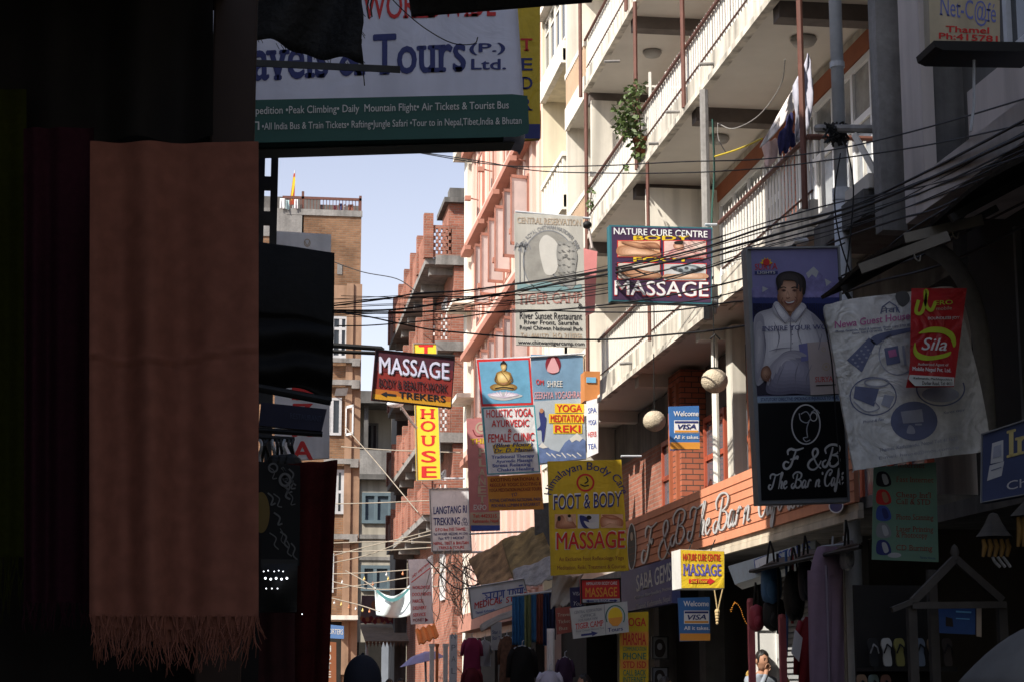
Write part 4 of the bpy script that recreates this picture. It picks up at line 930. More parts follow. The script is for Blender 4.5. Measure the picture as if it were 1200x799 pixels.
s.poly([(890 + 0, 310)] + [(897.5 + (8 if k % 2 else 5.5) * math.cos(R(180 + k * 15)), 310 + (8 if k % 2 else 5.5) * math.sin(R(180 + k * 15))) for k in range(13)], k_yel, 3, 'emblem'); s.ell(897.5, 308, 4, 4, k_red, 4, 'emblem', 16)
s.text('INSPIRE YOUR WORLD', 892, 984, 389, 386, 5.5, k_navy, 9, .0, True)
s.poly([(887, 464.5), (988.5, 462), (989, 469), (887.5, 471.5)], ink('pale_blue_strip', (.38, .48, .60)), 2, 'strip'); s.text('STATUTORY DIRECTIVE: SMOKING IS INJURIOUS TO HEALTH', 891, 987, 470, 467.5, 3.8, k_navy, 3, .02)
s.poly([(888, 472.5), (989, 470), (993, 582), (892, 586)], b_black, 2, 'black_panel')
s.ring(944, 497, 16.5, 23, 1.6, k_offw, 3, 'emblem'); s.ring(953, 488, 4, 5, 1.2, k_offw, 3, 'emblem', seg=20)
for pts in ([(938, 485), (944, 482), (948, 486), (950, 492)], [(936, 484), (938, 492), (945, 495), (950, 490)], [(948, 492), (945, 502), (946, 512)], [(946, 512), (941, 513), (944, 517), (949, 515)], [(950, 483), (956, 480), (960, 484)]): s.curve(pts, 1.2, k_lgrey, 3, 'emblem')

SCR = {  # cursive capitals and lower case as strokes, unit height 1, y up
 'F': (1.0, [[(.30, .30), (.12, .36), (.02, .22), (.08, .04), (.24, .0), (.40, .16), (.50, .50), (.62, .92)], [(.22, .70), (.20, .90), (.36, 1.0), (.62, .93), (1.0, 1.02)], [(.34, .46), (.56, .50), (.72, .60), (.70, .44)]]),
 '&': (.9, [[(.86, .40), (.74, .20), (.50, .0), (.22, .02), (.06, .20), (.16, .42), (.44, .58), (.62, .78), (.56, .98), (.38, .98), (.30, .80), (.42, .52), (.66, .18), (.88, .02)]]),
 'B': (.9, [[(.18, .34), (.02, .22), (.06, .04), (.20, .02), (.34, .30), (.44, .70), (.48, .92)], [(.16, .62), (.10, .84), (.32, 1.02), (.62, 1.02), (.82, .88), (.74, .64), (.46, .54)], [(.46, .54), (.74, .48), (.84, .24), (.62, .02), (.40, .06), (.38, .22)]]),
 'T': (.8, [[(.24, .26), (.06, .28), (.02, .10), (.16, .0), (.32, .14), (.46, .60), (.54, .90)], [(.12, .66), (.12, .88), (.32, .98), (.62, .90), (.96, 1.0)]]),
 'C': (.75, [[(.70, .76), (.78, .92), (.58, 1.02), (.30, .84), (.14, .46), (.22, .10), (.44, .02), (.66, .20)], [(.70, .76), (.56, .66), (.62, .84)]]),
 'h': (.45, [[(.06, .0), (.22, .6), (.34, 1.0), (.24, 1.0), (.16, .5), (.08, .1)], [(.12, .28), (.28, .48), (.34, .38), (.28, .06), (.42, .04)]]),
 'e': (.38, [[(.06, .22), (.26, .34), (.24, .48), (.10, .42), (.04, .16), (.16, .0), (.36, .14)]]),
 'é': (.38, [[(.06, .22), (.26, .34), (.24, .48), (.10, .42), (.04, .16), (.16, .0), (.36, .14)], [(.18, .60), (.30, .76)]]),
 'a': (.44, [[(.32, .44), (.16, .48), (.02, .22), (.08, .0), (.24, .14), (.34, .46)], [(.34, .46), (.28, .10), (.34, .0), (.44, .10)]]),
 'r': (.36, [[(.04, .0), (.14, .46)], [(.10, .30), (.22, .50), (.34, .42)]]),
 'n': (.5, [[(.04, .0), (.14, .48)], [(.10, .26), (.26, .48), (.34, .40), (.30, .06), (.46, .08)]]),
 'f': (.36, [[(.0, .10), (.18, .40), (.32, .90), (.22, 1.0), (.16, .60), (.08, -.1), (.0, -.38), (-.08, -.20), (.10, .10), (.32, .18)]]),
 'u': (.5, [[(.06, .48), (.04, .10), (.14, .0), (.30, .20), (.38, .48)], [(.38, .48), (.32, .08), (.46, .06)]]),
 's': (.34, [[(.0, .04), (.20, .48), (.26, .20), (.16, .0), (.02, .06)]]),
 't': (.3, [[(.20, .9), (.08, .16), (.14, .0), (.28, .12)], [(.0, .55), (.28, .58)]]),
 "'": (.2, [[(.08, .98), (.10, .78)]]), ' ': (.32, []),
}
def script(s, t, x0, x1, yb0, yb1, h0, h1, wd, m, lev=1, part='lettering', shear=.12):
    tot = sum(SCR[c][0] for c in t); pen = 0
    for c in t:
        for st in SCR[c][1]:
            P = []
            for a, b in crom([(p[0], p[1], 0) for p in st], 5) and [(v.x, v.y) for v in crom([(p[0], p[1], 0) for p in st], 5)]:
                u = (pen + a) / tot
                P.append((x0 + u * (x1 - x0) + shear * b * h0 * .5, yb0 + (yb1 - yb0) * u - b * (h0 + (h1 - h0) * u)))
            n = len(P)
            s.line(P, [wd * (.65 + .55 * math.sin(math.pi * i / (n - 1))) for i in range(n)], m, lev, part)
        pen += SCR[c][0]
script(s, 'F', 917, 940, 549, 548, 23, 23, 2.4, k_offw, 3); script(s, '&', 945, 962, 550, 549, 24, 24, 2.2, k_offw, 3); script(s, 'B', 963, 984, 547, 546, 25, 25, 2.4, k_offw, 3)
script(s, "The Bar n'", 900, 964, 573, 570, 18, 18, 1.8, k_offw, 3); script(s, 'Café', 964, 988, 570, 567, 19, 19, 1.8, k_offw, 3)
s.frame(2.2, b_grey, .03); s.done()

# ---- orange bar banner along the first floor
class WallSign(Sign):
    """a board lying in a wall plane that faces the street (normal -X) at distance X"""
    def __init__(s, name, label, cat, X, ya, yb, za, zb, board, thick=.05):
        s.n = Vector((-1, 0, 0)); s.o = Vector((X, ya, za)); s.layers = {}
        s.root = thing(name, label, cat, (X + thick / 2, (ya + yb) / 2, za))
        q = MB(); q.box(X, X + thick, ya, yb, za, zb); q.build('board', board, s.root)
s = WallSign('bar_banner', 'long orange banner with silver script lettering under the first floor', 'banner', 5.9, 17.9, 29.8, 3.36, 4.12, b_orange)
q = MB()
for k in range(1, 7): q.box(5.892, 5.9, 17.9, 29.8, 3.36 + k * .108, 3.366 + k * .108)
q.build('board_joints', mat('joint_brown', (.33, .10, .05), .8), s.root)
k_sil = mat('silver_letter', (.62, .62, .63), .4, metal=.2, var=.1); k_dk = ink('letter_shadow', (.16, .08, .06))
for m_, o_, lv, w_ in ((k_dk, .8, 2, 2.3), (k_sil, 0, 3, 1.7)):
    script(s, 'F', 752 + o_, 768 + o_, 660 + o_, 654 + o_, 42, 42, w_, m_, lv); script(s, '&', 771 + o_, 786 + o_, 657 + o_, 650 + o_, 44, 44, w_, m_, lv); script(s, 'B', 786 + o_, 803 + o_, 640 + o_, 635 + o_, 40, 40, w_, m_, lv)
    script(s, 'The', 806 + o_, 833 + o_, 634 + o_, 624 + o_, 40, 38, w_, m_, lv); script(s, 'Bar', 836 + o_, 869 + o_, 625 + o_, 612 + o_, 44, 40, w_ * 1.1, m_, lv); script(s, "n'", 871 + o_, 884 + o_, 614 + o_, 608 + o_, 42, 40, w_, m_, lv)
    script(s, 'Café', 887 + o_, 918 + o_, 608 + o_, 596 + o_, 44, 42, w_ * 1.1, m_, lv); script(s, 'Restaurant'.replace('R', 'B'), 924 + o_, 975 + o_, 597 + o_, 580 + o_, 42, 40, w_, m_, lv)
s.ell(741, 640, 5, 27, k_hair, 2, 'emblem'); s.ring(741, 640, 5, 27, 1.2, k_offw, 3, 'emblem'); s.ell(741, 628, 1.5, 5, k_faded, 3, 'emblem')
s.ell(981, 592, 8, 8, k_navy, 2, 'emblem'); s.ring(981, 592, 8, 8, 1.4, k_white, 3, 'emblem'); s.done()
t = thing('fascia_board', 'cream ribbed fascia strip directly below the orange banner', 'fascia', (5.97, 21, 2.95))
q = MB()
for k in range(2): q.box(5.93 + (k % 2) * .01, 5.99, 17.9, 24.9, 3.20 + k * .08, 3.275 + k * .08)
q.build('strip', mat('cream_strip', (.62, .54, .43), .7, var=.2, streak=.3), t)
s = WallSign('shop_sign', 'blue gems shop sign with white letters under the orange banner', 'sign', 5.86, 25.95, 29.6, 2.70, 3.33, mat('slate_blue_board', (.085, .095, .23), .5, var=.15), .12)
s.text('SABA GEMS', 746, 787, 693, 679, 19, k_offw, 1, .03, True, h1=21); s.text('Gold and Silver Jewellery, Precious', 744, 787, 702, 690, 4, k_lgrey, 1, .02); s.rect(742, 0, 742.1, .1, k_navy, 1, 'panel') if 0 else None
s.text('Thamel, Kathmandu, Nepal', 746, 786, 714, 703, 6, k_lgrey, 1, .02, True); s.done()
# ---- yellow light box
s = Sign('light_box', 'bright yellow massage light box with red second floor arrow', 'sign', [(797, 643), (849, 645), (849, 689), (798, 689)], 22.3, board=mat('white_casing', (.62, .62, .60), .6, var=.15), thick=.42, yaw=.03)
s.poly([(797.5, 643.5), (848.5, 645.5), (848.5, 688.5), (798.5, 688.5)], b_yellow, 1, 'face')
s.text('NATURE CURE CENTRE', 800, 844, 656, 657, 8, k_red, 2, .03); s.text('MASSAGE', 800, 845, 673.5, 674, 13, ink('violet_blue_ink', (.13, .12, .42)), 2, .05, True)
s.poly([(807, 678), (831, 678), (831, 676), (838, 680.5), (831, 685), (831, 683), (807, 683)], k_red, 2, 'arrow'); s.text('2nd Floor', 809, 829, 682.4, 682.4, 3.8, k_yel, 3, .03)
for x in (812, 838): s.rod([(x, 632, .0), (x, 643, -.2)], .008, m_black, 'hanger')
s.done()
# ---- card welcome signs
def visa(label, corners, Y, x0, y0, wd, ht):
    s = Sign('welcome_sign', label, 'sign', corners, Y, board=ink('card_blue', (.05, .16, .42)), thick=.05)
    X = lambda u: x0 + u * wd
    Yp = lambda v: y0 + v * ht
    s.text('Welcome', X(.13), X(.95), Yp(.27), Yp(.27), ht * .13, k_white, 1, .05)
    s.rect(X(.15), Yp(.38), X(.95), Yp(.71), k_white, 1, 'panel'); s.rect(X(.17), Yp(.40), X(.93), Yp(.45), k_navy, 2, 'panel'); s.rect(X(.17), Yp(.64), X(.93), Yp(.69), k_ora, 2, 'panel')
    s.text('VISA', X(.26), X(.86), Yp(.61), Yp(.60), ht * .12, k_navy, 2, .06, shear=.25)
    s.text('All it takes.', X(.15), X(.97), Yp(.86), Yp(.86), ht * .09, k_white, 1, .05); s.rect(X(.02), Yp(.95), X(.99), Yp(1.13), k_ora, 1, 'band'); return s.done()
visa('blue card welcome sign between the two paper lanterns, sunlit', [(784, 476), (819, 475), (820, 526), (786, 527)], 25.9, 784.5, 475, 36, 45)
visa('blue card welcome sign in shade below the yellow massage box', [(795, 700), (832, 699), (832, 750), (797, 751)], 25.4, 796, 697, 36.5, 47)
# ---- signs low in the middle
s = Sign('hanging_sign', 'small red massage sign with blue strip under the yellow banner', 'sign', [(680, 678), (727, 677), (728, 706), (681, 707)], 27.4, board=k_red, thick=.06)
s.text('HIMALAYAN BODY CARE', 687, 723, 685, 684.4, 3.6, k_offw, 1, .03); s.text('MASSAGE', 686, 723, 699, 698, 10.5, k_ora, 1, .04); s.poly([(681, 701.5), (728, 700.5), (728, 706), (681, 706.8)], k_lgrey, 1, 'strip'); s.text('1st FLOOR', 697, 713, 705, 704.6, 3, k_navy, 2, .03)
s.poly([(686, 703.6), (690, 702), (690, 703), (696, 703), (696, 704.5), (690, 704.5), (690, 705.6)], k_navy, 2); s.poly([(724, 703), (720, 701.6), (720, 702.5), (714, 702.5), (714, 704), (720, 704), (720, 705)], k_navy, 2); s.frame(1.4, b_black, .02); s.done()
s = Sign('hanging_sign', 'white reservation office sign with orange sun disc and arrow', 'sign', [(668, 712), (735, 704), (737, 740), (672, 748)], 26.6, board=mat('grey_white_board', (.47, .48, .48), .6, var=.15), thick=.05)
s.text('CENTRAL RESERVATION', 673, 705, 719, 715, 3.6, k_grey, 1, .05); s.text('OFFICE', 680, 698, 723.5, 721, 3.6, k_grey, 1, .05); s.text('FOR NARAYANI', 678, 700, 728, 725, 3, k_grey, 1, .05); s.text('TIGER CAMP', 674, 707, 737, 732.5, 6.5, k_red, 1, .01, True); s.text('Royal Chitwan National Park', 675, 708, 740.5, 736, 2.4, k_grey, 1, .03)
s.poly([(681, 742.5), (693, 741), (693, 739), (701, 741), (694, 745), (694, 743.2), (681, 745)], k_navy, 1); s.ell(721, 722, 8.5, 11, k_yel, 1); s.poly([(712.8, 724), (729.3, 722), (728, 728), (724, 733), (718, 733), (714, 729)], k_ora, 2); s.text('Tours', 712, 730, 740, 738, 4.5, k_navy, 1, .04); s.ring(721, 722, 11, 13, 1.2, k_green, 1, a0=150, a1=390)
s.line([(708, 708), (710, 743)], .8, k_grey, 1); s.done()
s = Sign('hanging_sign', 'dark red small board left of the white reservation office sign', 'sign', [(651, 712), (669, 710), (670, 740), (653, 743)], 27.2, board=mat('rust_red_board', (.30, .08, .06), .6, var=.2), thick=.04)
s.text('Travel', 653, 668, 722, 721, 4, k_faded, 1, .02); s.text('Ticket', 654, 668, 730, 729, 4, k_faded, 1, .02); s.text('Bus', 655, 665, 738, 737, 4, k_faded, 1, .02); s.done()
s = Sign('hanging_sign', 'navy card payment board behind the red massage sign', 'sign', [(668, 688), (684, 687), (684, 715), (669, 716)], 27.9, board=b_navy, thick=.04); s.text('VISA', 671, 682, 697, 697, 4, k_lgrey, 1, .03); s.text('You', 672, 682, 709, 709, 5, k_lgrey, 1, .02, shear=.3); s.done()
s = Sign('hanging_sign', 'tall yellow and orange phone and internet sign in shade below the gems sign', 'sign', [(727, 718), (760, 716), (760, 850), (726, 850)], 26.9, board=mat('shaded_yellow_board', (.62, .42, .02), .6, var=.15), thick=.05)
for tt, y0, y1, c, bgc in (('YOGA', 723, 733, k_red, None), ('HARSHA', 741, 755, k_red, k_ora), ('COMMUNICATION', 757, 762, k_green, None), ('PHONE', 764, 772, k_green, None), ('STD ISD', 774, 782, k_red, k_ora), ('CALL BACK', 784, 791, k_green, None), ('INTERNET', 792, 799, k_green, None), ('E-MAIL', 804, 812, k_red, k_ora), ('FAX', 816, 824, k_green, None)):
    if bgc: s.rect(727, y0 - 1.5, 760, y1 + 1.5, bgc, 1, 'band')
    s.text(tt, 730, 757, y1, y1, y1 - y0 - .5, c, 2, .04)
s.done()
s = Sign('medical_sign', 'tilted white medical store sign with blue and red writing', 'sign', [(549, 688), (614, 677), (620, 701), (553, 725)], 31.3, board=b_white, thick=.12, pitch=.08)
dev = [[(565, 695), (592, 691)], [(594, 691), (614, 688)], [(568, 696), (571, 698), (569, 700), (571, 701), (568, 704), (566, 702)], [(571, 700), (575, 699)], [(575, 694), (575, 703)], [(579, 694), (578, 699), (581, 700), (583, 699)], [(583, 693), (583, 702)], [(588, 692), (588, 697), (585, 698)], [(590, 692), (590, 700)], [(584, 703), (587, 704), (588, 702)], [(597, 691), (597, 697), (601, 696), (601, 690), (604, 692), (604, 697), (601, 697)], [(601, 690), (601, 699)], [(607, 690), (606, 694), (610, 694)], [(610, 689), (610, 697)], [(612, 689), (612, 697)], [(608, 686), (612, 685)]]
for st in dev: s.line(st, 1.5, k_blue, 1, 'lettering')
for x, y in ((617, 686), (616, 690), (613, 685)): s.ell(x - 1, y, .8, .8, k_blue, 1, 'lettering', 8)
s.text('MEDICAL', 556, 588, 713, 706, 7.5, k_red, 1, .05); s.text('STORE', 593, 618, 706, 699, 6.5, k_red, 1, .05); s.text('Thamel, Kathmandu', 557, 580, 719, 715, 3, k_blue, 1, .03); s.rect(0, 0, .1, .1, k_blue) if 0 else None
s.frame(1, b_grey, .02); s.done()

# ---- right foreground signs, in shade
s = Sign('hanging_banner', 'worn white guest house cloth sign with blue gadget pictures in ovals', 'banner', [(966, 356), (1118, 334), (1160, 520), (1003, 549)], 13.6, noboard=True)
out = crom([(p[0], p[1], 0) for p in [(966, 362), (975, 356), (1000, 350), (1060, 343), (1108, 336), (1122, 345), (1136, 398), (1150, 455), (1160, 515), (1154, 528), (1110, 534), (1060, 541), (1005, 550), (1000, 545), (986, 470), (974, 400)]], 5, True)
q = MB(); q.prism([s.pt(p.x, p.y) for p in out], -s.n * .03); q.build('cloth', b_dirty, s.root)
kb = ink('faded_blue_ink', (.13, .15, .26), var=.3); kb2 = ink('pale_blue_ink', (.32, .34, .42), var=.3); kp = ink('faded_magenta_ink', (.50, .16, .34), var=.2)
s.text('Newa Guest House', 978, 1066, 385, 374, 8, kp, 1, .05); s.text('Phone, Facsimile, Email & Internet, Photo copy, STD ISD', 979, 1068, 390, 382, 2.5, kb, 1, .02); s.text('Xerox, Scan & CD service, Thamel', 998, 1045, 392, 387, 2.5, kb, 1, .02)
s.line([(1032, 368), (1034, 360), (1042, 354), (1050, 359), (1054, 367)], 1.6, kb, 1, 'emblem'); s.text('नेवा', 1032, 1053, 368, 366, 6, kb, 1, .02, part='emblem')
s.poly([(992, 422), (1018, 396), (1026, 402), (1010, 436)], kb, 1)
for i in range(4):
    for j in range(3): s.ell(999 + i * 5 + j * 3, 421 - i * 5 + j * 4, 1.6, 1.2, kb2, 2, seg=8)
s.blob([(1020, 397), (1034, 390), (1068, 384), (1068, 388), (1040, 396), (1027, 404)], kb, 1)
s.ring(1052, 415, 22, 24, 1.2, kb2, 1, a0=20, a1=250); s.poly([(1036, 408), (1052, 405), (1055, 425), (1039, 428)], kb, 1); s.poly([(1040, 411), (1049, 409), (1051, 417), (1042, 419)], kp, 2); s.line([(1058, 405), (1061, 428)], 3, kb2, 1)
s.ring(1023, 464, 27, 22, 1.4, kb, 1); s.poly([(1002, 452), (1030, 455), (1024, 476), (1000, 466)], kb, 1); s.ring(1027, 448, 14, 5, 2, kb2, 2); s.poly([(1036, 462), (1048, 464), (1042, 478), (1032, 474)], kb2, 2); s.curve([(1000, 470), (1015, 482), (1030, 478), (1024, 470)], 1.4, kb2, 2)
s.ring(1102, 455, 28, 20, 1.6, kb, 1, a0=-20, a1=190); s.ell(1102, 462, 22, 9, kb2, 1)
s.ell(1071, 493, 27.5, 23, kb, 1); s.poly([(1055, 482), (1080, 479), (1082, 494), (1058, 496)], kb2, 2); s.blob([(1065, 498), (1070, 500), (1072, 507), (1066, 508), (1062, 506)], kb2, 2); s.rect(1072, 496, 1080, 498, kb2, 2, 'picture')
s.text('Phone & Fax', 1011, 1036, 496, 492, 3.4, kb, 1, .0, shear=.2); s.text('Xerox copy', 1105, 1130, 485, 481, 3, kb, 1, .0); s.text('Thamel, Kathmandu, Nepal Tel: 411632', 1030, 1122, 529, 515, 4, kb2, 1, .02); s.text('E-mail: house@mos.com.np', 1030, 1124, 538, 525, 3.6, kb2, 1, .0)
s.blob([(1050, 344), (1062, 342), (1066, 352), (1058, 360), (1051, 354)], mat('soot_stain', (.10, .10, .10), .9), 1, 'stain')
s.done()
s = Sign('hanging_banner', 'small red banner with lime swirl hanging over the white cloth sign', 'banner', [(1068, 338), (1133, 338), (1119, 460), (1062, 458)], 13.2, noboard=True)
m_redb = mat('red_vinyl', (.42, .02, .025), .4, var=.15, scale=3, wr=.6)
q = MB(); edge = lambda v: (1068 - 2 * v - 4 * max(0, v - .75) * 4 * .6, 1133 - 15 * v)
q.grid(lambda a, b: s.pt(edge(b)[0] + a * (edge(b)[1] - edge(b)[0]), 338 + b * 115 - (a > .9) * 0, -.002 - .05 * max(0, b - .88) * 6 * (1 - a) + 0), 8, 16); q.build('cloth', m_redb, s.root, thick=.004)
s.curve([(1076, 352), (1073, 366), (1080, 366), (1086, 345), (1084, 342), (1085, 358), (1091, 364), (1096, 354)], 4, k_lime, 2, 'emblem'); s.text('ERO', 1095, 1116, 358, 357, 5, k_lime, 2, .02); s.text('mobile', 1097, 1115, 364, 363, 4, k_faded, 2, .0); s.text('BOUNDLESS JOY', 1087, 1124, 375, 374, 3, k_offw, 2, .03)
s.blob([(1076, 391), (1088, 384), (1105, 384), (1117, 391), (1120, 402), (1117, 407), (1113, 397), (1104, 391), (1090, 390)], k_lime, 2, 'emblem'); s.blob([(1072, 401), (1075, 412), (1088, 417), (1104, 415), (1114, 412), (1110, 418), (1092, 422), (1077, 421), (1070, 413)], k_lime, 2, 'emblem')
s.text('Sila', 1079, 1109, 410, 411, 14, k_white, 3, .02, shear=.3); s.text('Authorised Agent of', 1075, 1111, 428, 429, 3, k_offw, 2, .02); s.text('Mobile Nepal Pvt. Ltd.', 1069, 1114, 434, 436, 4.4, k_white, 2, .03)
s.poly([(1065.5, 439), (1118, 442), (1117.5, 452), (1072, 452), (1064, 444)], k_offw, 2, 'strip'); s.text('Kathmandu, Machhapuchhre', 1070, 1115, 444, 446, 2.6, k_black, 3, .03); s.text('Durbar Road, Tel: 4411', 1080, 1115, 450.5, 451.5, 4, k_black, 3, .03)
s.done()
s = Sign('hanging_banner', 'green services poster listing internet printing and CD burning', 'poster', [(1024, 547), (1097, 541), (1100, 658), (1022, 655)], 14.2, board=mat('green_poster', (.17, .30, .22), .6, var=.12, scale=2), thick=.015)
for tt, x0, x1, y in (('Internet', 1052, 1084, 547), ('Fast Internet', 1050, 1094, 564), ("Cheap Int'l", 1050, 1091, 582), ('Call & STD', 1050, 1090, 590), ('Photo Scanning', 1050, 1094, 608), ('Laser Printing', 1050, 1094, 622), ('& Photocopy', 1050, 1087, 629), ('CD Burning', 1050, 1093, 644)):
    s.text(tt, x0, x1, y, y + 1, 6.2, ink('dark_red_ink', (.28, .05, .04)), 1, .0, True)
for k, (y, c1, c2) in enumerate(((561, k_black, k_lgrey), (582, k_red, k_skind), (601, k_blue, k_navy), (621, k_grey, k_lgrey), (641, k_navy, k_lgrey))):
    s.blob([(1028, y - 7), (1036, y - 9), (1042, y - 4), (1044, y + 6), (1036, y + 9), (1027, y + 6)], c1, 1); s.blob([(1033, y - 5), (1038, y - 5), (1041, y + 4), (1036, y + 6)], c2, 2)
s.ell(1048, 650, 8, 3, k_lgrey, 1); s.text('Newa House', 1078, 1096, 654, 655, 3, k_navy, 1, .0); s.done()
s = Sign('shop_sign', 'navy Int sign with computer picture at the right edge', 'sign', [(1151, 508), (1275, 468), (1275, 566), (1150, 589)], 11.6, board=mat('slate_navy_board', (.05, .065, .14), .5, var=.15), thick=.08, yaw=-.75, ref=(1180, 540))
s.text('Internet', 1180, 1320, 536, 500, 31, ink('pale_gold_ink', (.50, .42, .18)), 1, .03, True); s.text('Chat • E-mail', 1180, 1290, 574, 552, 10, k_lgrey, 1, .0)
s.poly([(1163, 519), (1176, 515), (1176, 540), (1161, 543)], k_lgrey, 1); s.poly([(1165, 523), (1174, 520), (1174, 534), (1164, 537)], kb2, 2); s.poly([(1160, 545), (1177, 540), (1174, 557), (1157, 563)], k_lgrey, 1); s.line([(1162, 551), (1174, 547)], 1, kb, 2); s.frame(1.2, b_grey, .02); s.done()
s = Sign('hanging_sign', 'cream net cafe sign with phone number over the right-hand ledge', 'sign', [(1087, -45), (1171, -45), (1172, 54), (1090, 53)], 13.4, board=mat('yellowed_cream_board', (.50, .43, .30), .6, var=.15, streak=.2), thick=.12)
s.text('Net-C@fé', 1101, 1167, 18, 27, 22, ink('cornflower_ink', (.14, .17, .45)), 1, -.01, True); s.text('Thamel', 1108, 1159, 38, 40, 7, k_red, 1, .05); s.text('Ph:415781', 1100, 1169, 46, 50, 7, k_red, 1, .05)
q = MB(); q.prism([s.pt(1089, 53, .1), s.pt(1215, 55, .1), s.pt(1215, 66, .1), s.pt(1100, 64, .1), s.pt(1091, 60, .1)], -s.n * .4); q.build('lamp_tray', m_black, s.root)
s.rod([(1147, 66, -.1), (1147, 120, -.1), (1143, 150, -.1)], .012, m_steel); s.done()

# ---- left side signs between stall and brick house
s = Sign('hanging_sign', 'tall white sign with red capital letters behind the black awning at left', 'sign', [(322, 271), (388, 275), (386, 536), (322, 540)], 24, board=b_white, thick=.12)
s.ring(360, 285, 3.4, 4.2, 1, k_faded, 1); s.curve([(357, 283), (360, 288), (363, 283)], .9, k_faded, 1)
for ch, y in (('P', 440), ('I', 468), ('Z', 490), ('R', 511), ('A', 538)): s.text(ch, 342, 367, y, y, 21 if ch == 'A' else 17, k_red, 1, .06)
s.done()
s = Sign('hanging_sign', 'dark navy restaurant sign below the black awning at left', 'sign', [(306, 471), (383, 479), (377, 505), (303, 498)], 11, board=mat('night_blue_board', (.010, .011, .035), .6, var=.2), thick=.05)
s.text('RESTAURANT', 340, 377, 490, 494, 6.5, ink('dull_blue_ink', (.035, .045, .09)), 1, .02); s.rod([(300, 503), (378, 508)], .018, m_black); s.done()
s = Sign('shop_sign', 'small blue porters sign above the far shop at left', 'sign', [(383, 731), (403, 733), (403, 748), (383, 747)], 60, board=ink('mid_blue_board', (.10, .20, .42)), thick=.1)
s.text('PORTERS', 383.5, 402, 742, 743, 6, k_offw, 1, .02); s.done()
s = Sign('hanging_sign', 'brown upright sign with white letters by the far shop at left', 'sign', [(381, 751), (394, 752), (394, 830), (381, 830)], 58, board=mat('brown_board', (.25, .09, .04), .6), thick=.1)
for k, ch in enumerate('HOTEL'): s.text(ch, 383, 388, 763 + k * 10, 763 + k * 10, 7, k_offw, 1, .04)
s.done()
# ================================================================== LEFT FOREGROUND: shawl stall
rs = random.Random(11)
m_tarp = mat('black_tarp', (.008, .008, .008), .75, var=.5, scale=5, bump=.5)
m_bcloth = mat('near_black_cloth', (.012, .010, .009), .9, var=.5, scale=4)  # near-black colour stands in for the stall's black shade
def cloth_panel(pxl, pxr, top, bot, Y, folds, amp, seed, nu=60, nv=30, sag=0, twist=None):
    """a hanging cloth between pixel columns; folds run down it"""
    r = random.Random(seed); ph = [(r.uniform(.6, 1.6) * folds, r.uniform(0, 6.28), r.uniform(.3, 1)) for _ in range(4)]
    def f(u, v):
        px = pxl + (pxr - pxl) * u; py = top + (bot - top) * v + sag * math.sin(math.pi * u)
        p = atY(px, py, Y)
        d = sum(a * math.sin(k * 6.28 * u + q + .6 * v * math.sin(q)) for k, q, a in ph) * amp * (.35 + .65 * min(1, v * 2.2))
        return p + Vector((0, d, 0)) + (twist(u, v) if twist else Vector())
    q = MB(); q.grid(f, nu, nv); return q, f
def shawl(label, name_mat, pxl, pxr, top, bot, Y, fringe, seed, crease=None, layers=1, shawl_col=None):
    t = thing('shawl', label, 'shawl', atY((pxl + pxr) / 2, bot, Y), 'shawls hung on the stall front')
    for L in range(layers):
        tw = None
        if crease: tw = lambda u, v, c=crease: Vector((0, -.006 * math.exp(-((v - c - .012 * math.sin(u * 5)) / .004) ** 2) + .004 * math.exp(-((v - c - .008 - .012 * math.sin(u * 5)) / .004) ** 2), 0))
        q, f = cloth_panel(pxl + L * 3, pxr - L * 4, top, bot + L * 11, Y + L * .012, 2.0, .016, seed, 80, 130 if crease else 40, L * 4, tw)
        q.build('cloth', name_mat, t, smooth=True)
        fr = MB()
        n = int((pxr - pxl) / 2.6)
        for k in range(n):
            u = (k + rs.uniform(.2, .8)) / n; p = f(u, 1.0); ln = fringe * Y / 2236 * rs.uniform(.75, 1.15)
            sw = rs.uniform(-.012, .012); sy = rs.uniform(-.008, .008)
            if k % 4 == 3: continue
            kn = p + Vector((sw * .5, sy, -ln * rs.uniform(.30, .5)))
            for j in (-1, 0, 1): fr.tube([p + Vector((j * .0022, 0, .004)), p.lerp(kn, .5) + Vector((j * .0016 + rs.uniform(-.001, .001), 0, 0)), kn], .0008, 4)
            fr.ball(kn, .0021, 6, 4)
            for j in (-1, 1): e_ = kn + Vector((sw * 1.2 + j * rs.uniform(.001, .005), sy * 2, -ln * rs.uniform(.45, .8))); fr.tube([kn, kn.lerp(e_, .5) + Vector((rs.uniform(-.004, .004), rs.uniform(-.003, .003), 0)), e_], [.0012, .0010, .0006], 4)
        fr.build('fringe', name_mat, t)
    return t
m_sh1 = mat('rust_brown_wool', (.225, .089, .060), .95, var=.06, scale=2, fine=.2, spec=.05)
m_sh2 = mat('maroon_wool', (.035, .010, .016), .95, var=.2, scale=6, fine=.2, spec=.05)
m_sh3 = mat('olive_wool', (.030, .033, .005), .95, var=.15, scale=6, fine=.2, spec=.05)
shawl('rust brown fringed shawl hanging in front, the widest of the stall', m_sh1, 106, 303, 167, 722, 3.9, 30, 5, .452, 3)
shawl('dark maroon shawl hanging left of the rust brown one', m_sh2, 27, 110, 150, 706, 4.15, 30, 8)
shawl('olive green shawl at the far left edge of the picture', m_sh3, -70, 31, 105, 652, 4.35, 55, 9)
